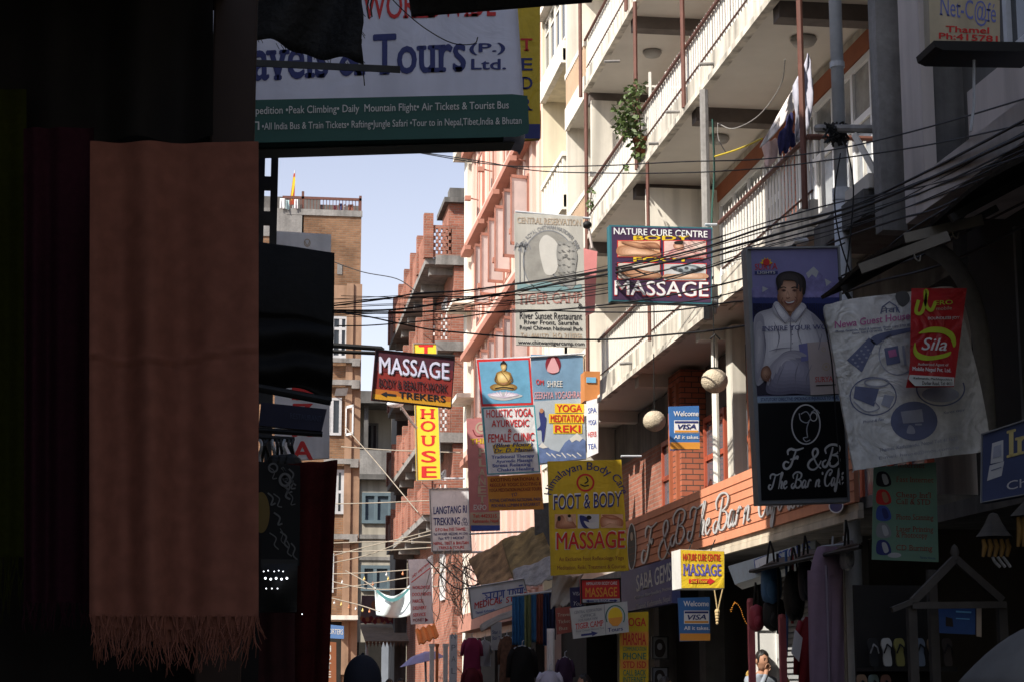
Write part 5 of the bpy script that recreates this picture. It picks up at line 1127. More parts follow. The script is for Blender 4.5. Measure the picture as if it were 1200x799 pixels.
# stall: post, dark valance, added dark backdrop
t = thing('stall_post', 'brown wooden post behind the rust brown shawl', 'post', atY(272, 900, 4.7))
a = atY(246, 165, 4.7); b = atY(298, 165, 4.7)
q = MB(); q.box(a.x, b.x, 4.7, 4.95, 0, 3.6); q.build('post', mat('dark_stained_wood', (.035, .02, .014), .7, var=.3, scale=2, streak=.3), t, bevel=.006)
t = thing('stall_canopy', 'black cloth canopy and valance over the shawl stall', 'canopy', (-1.2, 4.5, 2.4))
q, f = cloth_panel(-120, 250, -60, 164, 4.45, 3, .03, 21, 60, 20); q.build('valance', m_bcloth, t, smooth=True)
q = MB(); q.obox((-4.2, 2.9, 3.35), (4.1, 0, 0), (0, 1.9, 0), (0, 0, .04)); q.build('unseen_roof', m_bcloth, t)  # unseen roof, length set to limit sky light on the shawls
q = MB(); q.box(-4.2, -.02, 5.0, 5.05, 1.5, 3.3); q.box(-4.2, .028, 5.06, 5.10, 0, 1.98); q.box(-4.25, -4.2, 1.5, 5.0, 0, 3.3); q.build('dark_backdrop', m_bcloth, t)  # added black sheets stand in for the darkness behind the shawls
t = thing('stall_table', 'dark stall table with folded cloth below the hanging shawls', 'table', (-.9, 4.5, 0))
q = MB(); q.box(-2.2, -.02, 4.2, 4.9, .72, .76); q.build('table_top', m_wood, t)
for x in (-2.1, -.1):
    for y in (4.25, 4.85): q = MB(); q.box(x - .03, x + .03, y - .03, y + .03, 0, .72); q.build('leg', m_wood, t)
for k in range(4):
    q = MB()
    for j in range(5): q.box(-2.0 + k * .48, -1.6 + k * .48, 4.3, 4.75, .763 + j * .04, .80 + j * .04)
    single('folded_shawl', q, mat('folded_%d' % k, ((.09, .05, .01), (.06, .012, .012), (.02, .03, .02), (.10, .055, .03))[k], .95), ('ochre', 'wine red', 'dark green', 'tan')[k] + ' pile of folded shawls on the stall table', 'shawls', 'folded shawls on the stall table', bevel=.008)
# slotted steel post and bar
t = thing('slotted_post', 'dark upright steel strip with slots right of the wooden post', 'post', atY(313, 900, 12))
a = atY(302, 200, 12).x; b = atY(310.5, 200, 12).x; c = atY(317.5, 200, 12).x; d = atY(326, 200, 12).x
m_iron = mat('dark_iron', (.035, .035, .035), .55, metal=.5, var=.4, scale=8)
q = MB(); q.box(a, b, 12, 12.05, 0, 5.6); q.box(c, d, 12, 12.05, 0, 5.6); z = .07
while z < 5.5:
    q.box(b, c, 12, 12.05, z, z + .085); z += .235
q.build('strip', m_iron, t)
t = thing('slotted_bar', 'black slotted metal bar jutting out across the big Tours sign', 'bar', atY(380, 78, 6.3))
p = atY(290, 74, 6.3); e = atY(469, 82, 6.3); q = MB(); q.bar(p, e, .006, .024); q.bar(p + Vector((0, .02, .012)), e + Vector((0, .02, .012)), .03, .004); q.build('bar', m_iron, t)
q = MB()
for k in (.86, .93, .97): q.lathe([(0, -.008), (.004, -.008), (.004, 0)], p.lerp(e, k) + Vector((0, -.003, 0)), 8, 'y')
q.build('hole', m_pale, t)
# dark awnings
def awning(label, outline, Y, ext, m_=m_tarp, name='awning'):
    q = MB(); q.prism([atY(x, y, Y) for x, y in outline], ext); return q
t = thing('tarp_awning', 'ragged black tarpaulin flap hanging above the slotted bar', 'awning', atY(360, 75, 6.5))
top = lambda u: -30; 
q = MB(); q.grid(lambda u, v: atY(290 + 134 * u + 1.5 * math.sin(v * 14) * (u > .95), -40 + (85 + 33 * u - 6 * max(0, u - .8) + 2 * math.sin(u * 21)) * v, 6.5) + Vector((0, .04 * math.sin(u * 9 + v * 3), 0)), 30, 10); q.build('sheet', m_tarp, t, smooth=True, thick=.006)
q = MB()
for k in range(26):
    u = rs.random(); p = atY(296 + 128 * u, 44 + 34 * u, 6.5) if k % 3 else atY(423 + rs.uniform(-1, 2), rs.uniform(5, 76), 6.5)
    q.tube([p, p + Vector((rs.uniform(-.01, .02), 0, -rs.uniform(.01, .03)))], .0012, 4)
p = atY(425, 76, 6.5); q.tube([p, p + Vector((.004, 0, -.04)), p + Vector((.008, 0, -.08))], .002, 4)
q.build('frayed_edge', m_black, t)
q = MB(); q.tube([atY(x, y, 6.4) for x, y in ((433, -5), (430, 10), (432, 22), (436, 20), (434, 6), (437, -5))], .003, 5); single('rope_loop', q, m_black, 'black rope loop hanging beside the ragged tarpaulin flap', 'rope')
q = MB(); q.tube(crom([atY(x, y, 6.6) for x, y in ((455, -5), (475, 15), (500, 35), (530, 51), (555, 52), (560, 44))], 5), .0022, 5); single('wire', q, m_black, 'thin loose wire dangling across the big blue lettering', 'wire')
t = thing('roof_awning', 'black awning edge cutting off the top of the Tours sign', 'awning', atY(580, 8, 6.2))
q = MB(); q.prism([atY(474, -45, 6.2), atY(483, 17, 6.2), atY(560, 11, 6.2), atY(695, 0, 6.2), atY(700, -45, 6.2)], (0, .03, 0)); q.obox(atY(478, -10, 6.2), atY(695, -20, 6.2) - atY(478, -10, 6.2), (0, -2.5, .4), (0, 0, .02)); q.build('sheet', m_tarp, t)
t = thing('roller_awning', 'drooping black awning with dull folds right of the brown shawl', 'awning', atY(345, 465, 8.6))
q = MB()
def aw(u, v):
    px = 296 + (392 - 296 - 3 * v) * u; py = (283 + 14 * u) + ((452 + 14 * u * u + 3 * math.sin(u * 8)) - (283 + 14 * u)) * v
    return atY(px, py, 8.6) + Vector((0, -.05 * math.sin(v * 3.1) + .02 * math.sin(v * 26 + u * 2) * (v > .5) + .004 * math.sin(u * 9 + v * 5), 0))
q.grid(aw, 24, 60); q.build('sheet', mat('black_vinyl', (.008, .008, .008), .6, var=.4, scale=3, bump=.25, spec=.15), t, smooth=True, thick=.01)
q = MB(); q.tube([atY(292, 452, 8.55), atY(388, 470, 8.55)], .02, 8); q.build('roller', m_black, t)
# carpets and goods below
def hang(name, label, cat, pxl, pxr, top, bot, Y, m_, folds=2, amp=.012, seed=1, group=None, thick=.006, sag=0):
    q, f = cloth_panel(pxl, pxr, top, bot, Y, folds, amp, seed, 24, 14, sag); o = single(name, q, m_, label, cat, group, smooth=True, thick=thick); return o
m_car = mat('dark_red_carpet', (.060, .010, .010), .95, var=.4, scale=8, fine=.3, spec=.05)
q = MB(); q.grid(lambda u, v: atY(338 + (395 - 12 * v - 338) * u, 543 - 4 * u + 270 * v, 8.0) + Vector((0, .02 * math.sin(u * 11 + v), 0)), 20, 30)
single('carpet', q, m_car, 'dark red carpet hanging below the white sign with red letters', 'carpet', smooth=True, thick=.015)
q, f = cloth_panel(300, 345, 560, 830, 7.8, 1.5, .01, 4, 16, 12); single('carpet', q, mat('wine_carpet', (.035, .008, .009), .95, var=.4, scale=9), 'wine dark carpet behind the studded bag beside the shawl', 'carpet', smooth=True, thick=.01)
s = Sign('printed_cloth', 'black printed cloth with grey swirls and yellow disc beside the shawl', 'cloth', [(301, 540), (352, 545), (351, 662), (301, 662)], 7.4, board=mat('black_print', (.012, .012, .012), .9), thick=.01)
kd = ink('dim_grey_ink', (.10, .10, .10)); kdy = ink('dim_ochre_ink', (.12, .075, .01))
s.ell(306, 600, 10, 24, kdy, 1)
rr = random.Random(5)
for k in range(16):
    x = rr.uniform(318, 346); y = rr.uniform(552, 655); s.curve([(x - rr.uniform(3, 8), y - 6), (x, y), (x - 2, y + 8), (x + 3, y + rr.uniform(6, 14))], rr.uniform(.8, 2.4), kd, 1)
s.ring(334, 562, 6, 7, 3, kd, 2); s.ring(320, 548, 5, 5, 2, kd, 2); s.done()
t = thing('studded_bag', 'black bag with glowing studs as tiny string lights beside the shawl', 'bag', atY(325, 718, 7.2))
a = atY(303, 716, 7.2); b = atY(349, 655, 7.2)
q = MB(); q.grid(lambda u, v: Vector((a.x + (b.x - a.x) * u, 7.2 - .05 * math.sin(math.pi * u) * math.sin(math.pi * min(1, v * 1.1)), a.z + (b.z - a.z) * v)), 12, 12); q.box(a.x, b.x, 7.21, 7.3, a.z, b.z); q.build('body', m_black, t, smooth=False)
ml = bpy.data.materials.new('tiny_lamp'); ml.use_nodes = True; ml.node_tree.nodes['Principled BSDF'].inputs['Emission Color'].default_value = (.9, .93, 1, 1); ml.node_tree.nodes['Principled BSDF'].inputs['Emission Strength'].default_value = 1.6  # emissive glow on the bag's studs, standing for tiny string lights
dots = [(311 + k * 6.3, 677 + k % 2, 1.9) for k in range(5)] + [(304, 658, 1.6)] + [(309 + k * 5.2 + (k > 1) * 2, 669 - (k % 2), 1.0) for k in range(5)] + [(312 + k * 6.6, 689, 1.1) for k in range(3)] + [(354, 719, .9)]
for x, y, r in dots:
    q = MB(); q.ball(atY(x, y, 7.12), r * 7.1 / 2236 * .75, 8, 6); q.build('glowing_stud', ml, t, smooth=True)
t = thing('clothes_rail', 'dark clutter of wires and hooks under the navy restaurant sign', 'rack', atY(325, 540, 9))
q = MB(); q.tube([atY(300, 512, 9), atY(345, 515, 9)], .015, 6); q.build('rail', m_iron, t)
for k in range(9):
    x = 304 + k * 5; q = MB(); q.tube(crom([atY(x, 514, 9), atY(x + rs.uniform(-3, 3), 522, 8.95), atY(x + rs.uniform(-5, 5), 534, 9), atY(x + rs.uniform(-3, 3), 546, 9)], 4), .008, 5); q.build('hook', m_iron if k % 3 else m_steel, t)
q = MB()
for k in range(3): q.ball(atY(322 + k * 9, 542 + k * 2, 8.8), .04 + .01 * k, 10, 7)
q.build('bundle', m_black, t)
# ================================================================== RIGHT SIDE: things on the balconies, street goods
rg = random.Random(23)
# steel pole with its cross pipe
t = thing('lamp_pole', 'tall galvanised steel pole beside the bar advertisement', 'pole', (6.03, 18.4, 0))
q = MB(); q.tube([(6.03, 18.4, 0), (6.03, 18.4, 6.6)], .085, 14); q.tube([(6.03, 18.4, 6.6), (6.03, 18.4, 13)], .068, 14); q.build('shaft', m_steel, t, smooth=True)
q = MB(); q.tube([(6.03, 18.4, 6.55), (6.03, 18.4, 6.68)], .095, 14); q.tube([(6.03, 18.4, 8.0), (6.03, 18.4, 8.06)], .08, 14); q.tube([(6.03, 18.4, 3.0), (6.03, 18.4, 3.06)], .098, 14); q.build('collar', m_steel, t)
q = MB(); q.tube([atY(957, 151, 18.55), atY(1047, 152, 17.6)], .045, 8); q.build('cross_pipe', m_conc, t)
q = MB()
for k in range(60): 
    c = atY(977 + rg.uniform(-9, 12), 158 + rg.uniform(-9, 9), 18.3 + rg.uniform(-.05, .05)); d = Vector((rg.uniform(-1, 1), rg.uniform(-.3, .3), rg.uniform(-1, 1))).normalized() * .06
    q.tube([c - d, c + d * .3 + Vector((0, -.02, .02)), c + d], .012, 5)
tag(q.build('cable_coil', m_black, t), kind='stuff')
for zz, yy in ((709, 18.2), (735, 18.2)):
    p = atY(1000, zz, 18.3); q = MB(); q.tube([p, p + Vector((.35, .0, .0))], .02, 6); q.build('bracket', m_steel, t)
t = thing('meter_box', 'grey electric box fixed beside the steel pole', 'box', atY(1025, 740, 17.6)); a = atY(1016, 738, 17.6); b = atY(1034, 706, 17.6)
q = MB(); q.box(a.x, b.x, 17.4, 17.6, a.z, b.z); q.build('casing', m_dconc, t); q = MB(); q.box(a.x + .02, b.x - .02, 17.39, 17.4, a.z + .02, b.z - .02); q.build('door', m_gwall, t)
# laundry
def sheet(name, label, cat, outline, Y, m_, group=None, bulge=.02, seed=2, yy=None):
    """irregular hanging cloth cut to an outline, wrinkled in depth"""
    P = crom([(a, b, 0) for a, b in outline], 4, True); cx = sum(p.x for p in P) / len(P); cy = sum(p.y for p in P) / len(P)
    r = random.Random(seed); k1, k2, k3 = r.uniform(.1, .25), r.uniform(.02, .08), r.uniform(0, 6)
    def dep(x, y): return bulge * 1.6 * (math.sin(x * k1 * 1.6 + y * k2 * .6 + k3) + .6 * math.sin(x * k1 * 3.1 - y * k2 + k3) + .35 * math.sin(x * k1 * 6.3 + y * k2 * 2))
    Yf = (lambda x: Y) if not yy else yy
    q = MB(); N = len(P); rings = 6; vs = [atY(cx, cy, Yf(cx)) + Vector((0, dep(cx, cy), 0))]; fs = []
    for j in range(1, rings + 1):
        for p in P:
            x = cx + (p.x - cx) * j / rings; y = cy + (p.y - cy) * j / rings; vs.append(atY(x, y, Yf(x)) + Vector((0, dep(x, y), 0)))
    for i in range(N): fs.append((0, 1 + i, 1 + (i + 1) % N))
    for j in range(rings - 1):
        for i in range(N):
            a = 1 + j * N + i; b = 1 + j * N + (i + 1) % N; fs.append((a, a + N, b + N, b))
    q.add(vs, fs); return single(name, q, m_, label, cat, group, smooth=True, thick=.008)
m_cl_w = mat('white_cotton', (.75, .70, .68), .9, var=.08, scale=5); m_cl_g = mat('grey_towel', (.42, .42, .50), .95, var=.2, scale=6); m_cl_d = mat('indigo_cotton', (.03, .03, .10), .95, var=.5, scale=14); m_cl_p = mat('pale_pink_cotton', (.62, .45, .42), .9, var=.15, scale=8)
LG = 'laundry on the second-floor balcony rail'
sheet('laundry', 'bright white cloth draped over the balcony rail in sunlight', 'laundry', [(891, 172), (902, 153), (922, 116), (938, 92), (941, 100), (931, 128), (920, 142), (910, 155), (900, 166)], 20.0, m_cl_w, LG, .03, 1)
sheet('laundry', 'grey patterned towel hanging beside the brown balcony post', 'laundry', [(930, 100), (941, 82), (949, 60), (951, 90), (951, 130), (946, 152), (934, 166), (932, 140)], 19.6, m_cl_g, LG, .03, 2)
sheet('laundry', 'dark indigo garment between white cloth and grey towel', 'laundry', [(910, 168), (913, 156), (919, 150), (921, 141), (928, 131), (931, 140), (930, 152), (934, 160), (932, 172), (926, 171), (922, 180), (917, 177), (913, 184)], 19.9, m_cl_d, LG, .02, 3)
sheet('laundry', 'pale pink cloth on the rail below the white one', 'laundry', [(893, 172), (903, 166), (911, 162), (912, 182), (906, 192), (897, 198), (895, 185)], 20.1, m_cl_p, LG, .02, 4)
# climbing plant on the balcony corner
def leafy(label, pts, Y, n, m_l, size, name='potted_plant', pot=None, seed=3):
    r = random.Random(seed); base = atY(pts[0][0], pts[0][1], Y); t = thing(name, label, 'plant', base)
    L = MB(); S = MB()
    for (x, y, rx, ry, w_) in pts:
        for _ in range(int(n * w_)):
            a = r.uniform(0, 6.28); d = math.sqrt(r.random()); c = atY(x + rx * d * math.cos(a), y + ry * d * math.sin(a), Y + r.uniform(-.28, .22))
            u = Vector((r.uniform(-1, 1), r.uniform(-1, 1), r.uniform(-.9, .5))).normalized(); v = u.cross(Vector((r.uniform(-1, 1), r.uniform(-1, 1), r.uniform(-1, 1)))).normalized()
            l = size * r.uniform(.7, 1.3); w2 = l * .28
            L.face([c, c + u * l * .5 + v * w2, c + u * l, c + u * l * .5 - v * w2])
        S.tube([base, (base + atY(x, y, Y)) / 2 + Vector((0, .03, .05)), atY(x, y, Y)], .012, 5)
    L.build('leaves', m_l, t); S.build('stem', m_wood, t)
    if pot: q = MB(); q.lathe([(0, 0), (.10, 0), (.14, .22), (.15, .22), (.15, .25), (.12, .25), (.11, .2)], base - Vector((0, 0, .22)), 14); q.build('pot', mat('terracotta', (.30, .11, .06), .8), t, smooth=True)
    return t
m_leaf = mat('leaf_green', (.075, .115, .03), .55, var=.5, scale=12, spec=.4)
leafy('leafy green plant climbing over the upper balcony corner', [(752, 165, 6, 10, .35), (738, 140, 13, 13, 1), (730, 132, 12, 12, .7), (740, 115, 10, 12, .7), (747, 103, 8, 8, .4), (733, 150, 12, 14, .7), (745, 160, 8, 12, .5), (752, 178, 4, 14, .2), (742, 178, 5, 6, .1)], 28.0, 120, m_leaf, .10, pot=True)
leafy('small sprig growing from the balcony edge below the big plant', [(735, 197, 4, 5, 1)], 28.2, 14, m_leaf, .08, 'sprig', seed=8)
leafy('thin green shoot on the balcony post by the tiger board', [(692, 240, 3, 10, 1), (694, 225, 2, 6, .5)], 32.6, 26, m_leaf, .09, 'sprig', seed=9)
# paper lanterns
m_paper = mat('rice_paper', (.62, .53, .40), .9, var=.2, scale=7, fine=.3, bump=1.0)
def lantern(px, py, rpx, Y, label):
    c = atY(px, py, Y); r = rpx * Y / 2236; t = thing('paper_lantern', label, 'lantern', c - Vector((0, 0, r)), 'round paper lanterns under the balcony')
    q = MB(); q.ball(c, r, 32, 20, (1, 1, .92), lambda d: 1 + .012 * math.sin(d.z * 24) + .01 * math.sin(9 * math.atan2(d.y, d.x))); q.build('shade', m_paper, t, smooth=True)
    q = MB(); q.tube([c + Vector((0, 0, r * .9)), (c.x, c.y, 6.45)], .008, 5); q.build('cord', m_black, t)
    q = MB(); q.lathe([(0, .01), (r * .28, .0), (r * .28, .02)], c + Vector((0, 0, r * .89)), 12); q.build('cap', m_black, t)
lantern(837.5, 446, 16.5, 23.0, 'larger round paper lantern before the right brick pillar'); lantern(767, 493, 14, 27.2, 'smaller round paper lantern left of the blue welcome sign')
q = MB(); q.tube([atY(832, 397, 22.9), atY(838, 392, 22.9), atY(844, 398, 22.9)], .012, 5); single('ceiling_hook', q, m_black, 'dark hook above the larger paper lantern', 'hook')

# rooftop terrace of the brown brick house
s = Sign('flag', 'small red and yellow flag on the brown house roof terrace', 'flag', [(344, 204), (346, 203), (345, 240), (339, 240)], 66.3, board=mat('flag_red', (.45, .08, .04), .8, var=.4, scale=3), thick=.03)
s.blob([(344, 208), (346, 212), (343, 230), (341, 236), (342, 222)], k_yel, 1); s.rod([(345.5, 200, -.03), (343, 254, -.03)], .02, m_steel, 'mast'); s.done()
for k, (x0, x1, y0, y1, c, l) in enumerate(((328, 334, 233, 245, (.7, .7, .7), 'white washing left of the roof flag'), (335, 339, 235, 246, (.45, .6, .6), 'pale green washing beside the roof flag'), (345, 349, 234, 245, (.7, .66, .68), 'white washing right of the roof flag'), (391, 395, 241, 250, (.4, .12, .15), 'rose washing on the roof terrace rail'), (397, 401, 239, 251, (.10, .10, .22), 'navy washing on the roof terrace rail'), (403, 405, 240, 251, (.65, .6, .6), 'white shirt on the roof terrace rail'), (408, 414, 240, 251, (.35, .14, .10), 'brown red washing near the roof terrace corner'))):
    hang('washing', l, 'washing', x0, x1, y0, y1, 66.15 if k > 2 else 65.9, mat('washing_%d' % k, c, .9), 1, .03, k, 'washing on the roof terrace', .02)
t = thing('street_lamp', 'white street lamp arm reaching from the brick house under the red massage sign', 'lamp', atY(487, 499, 49)); q = MB(); q.tube(crom([atY(488, 501, 49.5), atY(479, 489, 49), atY(470, 476, 48.5)], 4), .04, 6); q.build('arm', m_steel, t)
q = MB(); q.ball(atY(463, 473, 48.4), .2, 12, 8, (1.1, .7, .45)); q.build('lamp_head', m_frame, t, smooth=True)
t = thing('flood_lamp', 'round white lamp on the balcony edge above the bar advertisement', 'lamp', atY(939, 288, 19.2)); q = MB(); q.ball(atY(939, 283, 19.2), .085, 14, 9, (1, 1, .55)); q.build('lamp_head', m_frame, t, smooth=True); q = MB(); q.tube([atY(932, 287, 19.25), atY(925, 292, 19.3)], .02, 6); q.build('arm', m_black, t)
# awnings and tarps in the middle
m_plas = mat('brown_plastic_sheet', (.44, .27, .13), .7, var=.5, scale=4, streak=.55, bump=.15, spec=.2, fine=.2); m_plas2 = mat('clear_plastic_sheet', (.32, .31, .30), .4, var=.5, scale=7, bump=.7, spec=.4)
def slab_sheet(name, label, cat, pts, m_, ext, group=None):
    """pts: (px, py, Y); a creased sheet from four corners"""
    A, B, C_, D = [atY(*p) for p in pts]; r = random.Random(len(label))
    q = MB(); k = r.uniform(8, 14); q.grid(lambda u, v: (A.lerp(B, u)).lerp(D.lerp(C_, u), v + .03 * (math.sin(u * 17 + k) + .6 * math.sin(u * 41)) * v) + Vector((0, .03 * math.sin(u * k + v * 4) + .015 * math.sin(v * k * 1.3 + u * 5) + .006 * math.sin(u * 31 + v * 12), .02 * math.sin(u * k * .8) + .006 * math.sin(u * 27 + v * 7))), 24, 18)
    return single(name, q, m_, label, cat, group, smooth=True, thick=.012)
slab_sheet('plastic_awning', 'brown plastic awning sheet sloping above the medical sign', 'awning', [(549, 656, 35.5), (588, 633, 35), (601, 677, 33.6), (566, 690, 34.1)], m_plas, 0, 'rolled plastic awnings')
slab_sheet('plastic_awning', 'olive plastic awning sheet right of the medical sign', 'awning', [(588, 633, 35), (634, 614, 34.5), (650, 655, 32.8), (601, 678, 33.4)], mat('olive_plastic_sheet', (.36, .26, .11), .7, var=.5, scale=4, streak=.55, bump=.15, spec=.2, fine=.2), 0, 'rolled plastic awnings')
slab_sheet('plastic_bundle', 'crumpled clear plastic bundle under the olive awning sheet', 'plastic', [(601, 668, 33), (650, 650, 32.4), (652, 678, 31.8), (604, 690, 32.4)], m_plas2, 0)
slab_sheet('canvas_awning', 'pale canvas awning edge sloping over the hanging scarves', 'awning', [(562, 733, 32.5), (652, 684, 31.9), (655, 690, 31.6), (564, 740, 32.0)], mat('pale_canvas', (.30, .28, .25), .9, var=.2), 0)
slab_sheet('canvas_awning', 'beige canvas flap hanging under the yellow banner', 'awning', [(648, 675, 28.4), (684, 673, 28.6), (668, 706, 28.0), (645, 713, 28.0)], mat('beige_canvas', (.30, .27, .23), .9, var=.2), 0)
q = MB(); q.prism([atY(x, y, 34.2) for x, y in ((626, 590), (645, 588), (646, 660), (628, 662))], (0, .05, 0)); t = single('photo_board', q, mat('dark_photo_board', (.10, .13, .15), .5, var=.6, scale=6), 'dark board of landscape photos left of the yellow banner', 'board')
# hanging scarves
cols = [(.04, .15, .33), (.05, .18, .36), (.20, .22, .10), (.05, .16, .32), (.22, .06, .04), (.04, .08, .20), (.03, .04, .10)]
for k, c in enumerate(cols):
    x0 = 600 + k * 7.2; hang('scarf', ('sky blue scarf nearest the medical sign', 'bright blue scarf next to the sky blue one', 'green and yellow scarf in the middle of the row', 'blue scarf right of the green and yellow one', 'rust red scarf in the hanging row', 'dark blue scarf right of the rust red one', 'navy scarf ending the hanging row by the red board')[k], 'scarf', x0, x0 + 8, 697 - k * .6, 755 + (k % 3) * 3 - k, 30 + .05 * (k % 2), mat('scarf_cloth_%d' % k, c, .9, var=.3, scale=8), 1.6, .03, k, 'scarves hung in a row under the canvas awning')
q = MB(); q.tube([atY(596, 698, 30), atY(652, 692, 30)], .02, 6); single('clothes_rod', q, m_steel, 'thin rod carrying the row of blue scarves', 'rod')
def garment(name, label, cat, px, py, wd, ht, Y, m_, sleeve=.35, group=None, seed=0):
    """a shirt on a hanger: body, two sleeves, hanger"""
    c = atY(px, py, Y); W = wd * Y / 2236; H = ht * Y / 2236; t = thing(name, label, cat, c - Vector((0, 0, H)), group)
    r = random.Random(seed); ph = r.uniform(0, 6)
    def f(u, v):
        a = u * 2 * math.pi; ww = W * (.36 + .10 * v) * (1 if v > .12 else .55 + 3.6 * v); return c + Vector((ww * math.cos(a), (.05 + .03 * math.sin(v * 5)) * math.sin(a) + .015 * math.sin(a * 3 + v * 6 + ph), -H * v))
    q = MB(); q.grid(f, 18, 12); q.build('body', m_, t, smooth=True)
    for sg in (-1, 1):
        q = MB(); q.tube([c + Vector((sg * W * .30, 0, -H * .06)), c + Vector((sg * W * .44, 0, -H * .22)), c + Vector((sg * W * .50, .01, -H * sleeve))], [W * .11, W * .10, W * .085], 8); q.build('sleeve', m_, t, smooth=True)
    q = MB(); q.tube([c + Vector((-W * .3, 0, -.03)), c + Vector((0, 0, .02)), c + Vector((W * .3, 0, -.03))], .008, 5); q.tube([c + Vector((0, 0, .02)), c + Vector((0, 0, .08)), c + Vector((.03, 0, .1))], .006, 5); q.build('hanger', m_steel, t)
    return t
CG = 'clothes hung out for sale in the middle of the street'
garment('hanging_shirt', 'black shirt on a hanger below the blue scarves', 'shirt', 612, 757, 34, 60, 29.5, m_bcloth, .6, CG, 1); garment('hanging_shirt', 'brown patterned shirt on a hanger behind the blue scarves', 'shirt', 594, 745, 20, 55, 31, mat('patterned_cloth', (.16, .08, .05), .9, var=.6, scale=14), .6, CG, 2)
garment('hanging_shirt', 'white T-shirt low in the middle by the dark shop', 'shirt', 644, 786, 30, 40, 27, mat('lavender_white_cotton', (.50, .48, .60), .9), .4, CG, 3)
hang('cloth_strip', 'narrow white cloth hanging above the white T-shirt', 'cloth', 641, 650, 736, 786, 27.5, m_cl_w, 1, .02, 4)
garment('hanging_shirt', 'magenta shirt hanging in the shop beyond the medical sign', 'shirt', 553, 747, 24, 42, 36, mat('magenta_cloth', (.25, .03, .09), .9, var=.2), .5, CG, 5); garment('hanging_shirt', 'pale grey shirt right of the magenta one', 'shirt', 568, 750, 16, 30, 36.4, mat('pale_grey_cloth', (.35, .38, .42), .9), .5, CG, 6)
garment('hanging_shirt', 'dark red shirt below the magenta one', 'shirt', 553, 782, 24, 42, 36, mat('dark_red_cloth', (.14, .02, .03), .9), .5, CG, 7); garment('hanging_shirt', 'purple dark blouse beside the white T-shirt', 'shirt', 662, 770, 22, 46, 28, mat('plum_cloth', (.06, .03, .07), .9, var=.3), .5, CG, 8)
s = Sign('small_sign', 'small grey paper sign beside the hanging brown shirt', 'sign', [(575, 728), (588, 728), (588, 761), (576, 761)], 33, board=mat('grey_paper', (.45, .46, .47), .7), thick=.02)
s.text('Star 1', 577, 586, 742, 742, 4, k_navy, 1, .02); s.text('Star T', 577, 586, 749, 749, 4, k_navy, 1, .02); s.done()
s = Sign('hanging_sign', 'narrow white upright sign with grey letters by the far shops', 'sign', [(527, 743), (536, 743), (535, 830), (526, 830)], 38, board=b_white, thick=.06)
for ch, y in (('N', 748), ('P', 762), ('A', 775), ('L', 789)): s.text(ch, 529, 534, y, y, 7, k_grey, 1, .0)
s.done()
# far end of the street
s = Sign('hung_cloth', 'white and pale blue cloth strung across the far street', 'cloth', [(439, 687), (482, 687), (481, 721), (441, 719)], 60, noboard=True)
q = MB(); q.grid(lambda u, v: atY(439 + 43 * u + 2 * v, 687 + 33 * v + 13 * math.sin(math.pi * u) * (1 - v * .75) - 4 * u * (1 - v), 60) + Vector((0, .1 * math.sin(u * 9 + v * 3), 0)), 20, 10); q.build('cloth', mat('pale_flag_cloth', (.62, .72, .74), .9, var=.15, scale=3), s.root, smooth=True, thick=.01)
q = MB(); q.grid(lambda u, v: atY(441 + 40 * u, 689 + 13.5 * math.sin(math.pi * u) + 4 * v - 4 * u, 59.8) , 12, 2); q.build('hem', mat('teal_hem', (.10, .28, .30), .9), s.root, thick=.01); s.done()
s = Sign('street_poster', 'dull violet poster with red flowers behind the strung cloth', 'poster', [(424, 697), (481, 699), (481, 731), (422, 730)], 72, board=mat('dull_violet_board', (.24, .20, .24), .7, var=.3), thick=.05)
for k in range(26): s.ell(424 + k * 2.2, 724 + (k * 7 % 5), 2.4, 3, k_maroon if k % 3 else k_skind, 1 + k % 2, seg=10)
s.ell(442, 708, 7, 6, k_skind, 1); s.done()
t = thing('canvas_awning', 'brown striped awning with scalloped edge at the far end', 'awning', atY(455, 752, 70))
A = [atY(*p) for p in ((421, 731, 72.5), (492, 731, 72.5), (496, 751, 70), (428, 751, 70))]
q = MB(); q.grid(lambda u, v: A[0].lerp(A[1], u).lerp(A[3].lerp(A[2], u), v), 14, 4); q.build('cover', mat('awning_brown', (.34, .26, .18), .9, var=.3, scale=3), t, thick=.03)
q = MB()
for k in range(16):
    a = A[3].lerp(A[2], k / 16); b = A[3].lerp(A[2], (k + 1) / 16); q.face([a, b, (a + b) / 2 - Vector((0, 0, .22))])
q.build('valance', mat('awning_dark', (.16, .11, .08), .9), t, thick=.01)
for x in (430, 494): q = MB(); p = atY(x, 752, 70.1); q.tube([p, (p.x, p.y, 0)], .05, 6); q.build('pole', m_steel, t)
t = thing('canvas_awning', 'small orange awning jutting out by the parcel sign', 'awning', atY(500, 754, 46))
A = [atY(*p) for p in ((487, 738, 46.8), (509, 731, 46.8), (514, 745, 45.8), (491, 755, 45.8))]
q = MB(); q.grid(lambda u, v: A[0].lerp(A[1], u).lerp(A[3].lerp(A[2], u), v) + Vector((0, 0, .03 * math.sin(u * 20))), 14, 4); q.build('cover', mat('orange_canvas', (.55, .16, .03), .8, var=.2), t, thick=.03)
t = thing('parasol', 'pale violet parasol leaning at the far street end', 'parasol', atY(500, 860, 44)); p0 = atY(498, 763, 44)
q = MB(); seg = 8
ring1 = [p0 + Vector((.52 * math.cos(k * 6.283 / seg) - .06, .5 * math.sin(k * 6.283 / seg), -.24 - .12 * math.cos(k * 6.283 / seg + 3.14))) for k in range(seg)]; ring0 = [p0.lerp(r_, .55) + Vector((0, 0, .07)) for r_ in ring1]
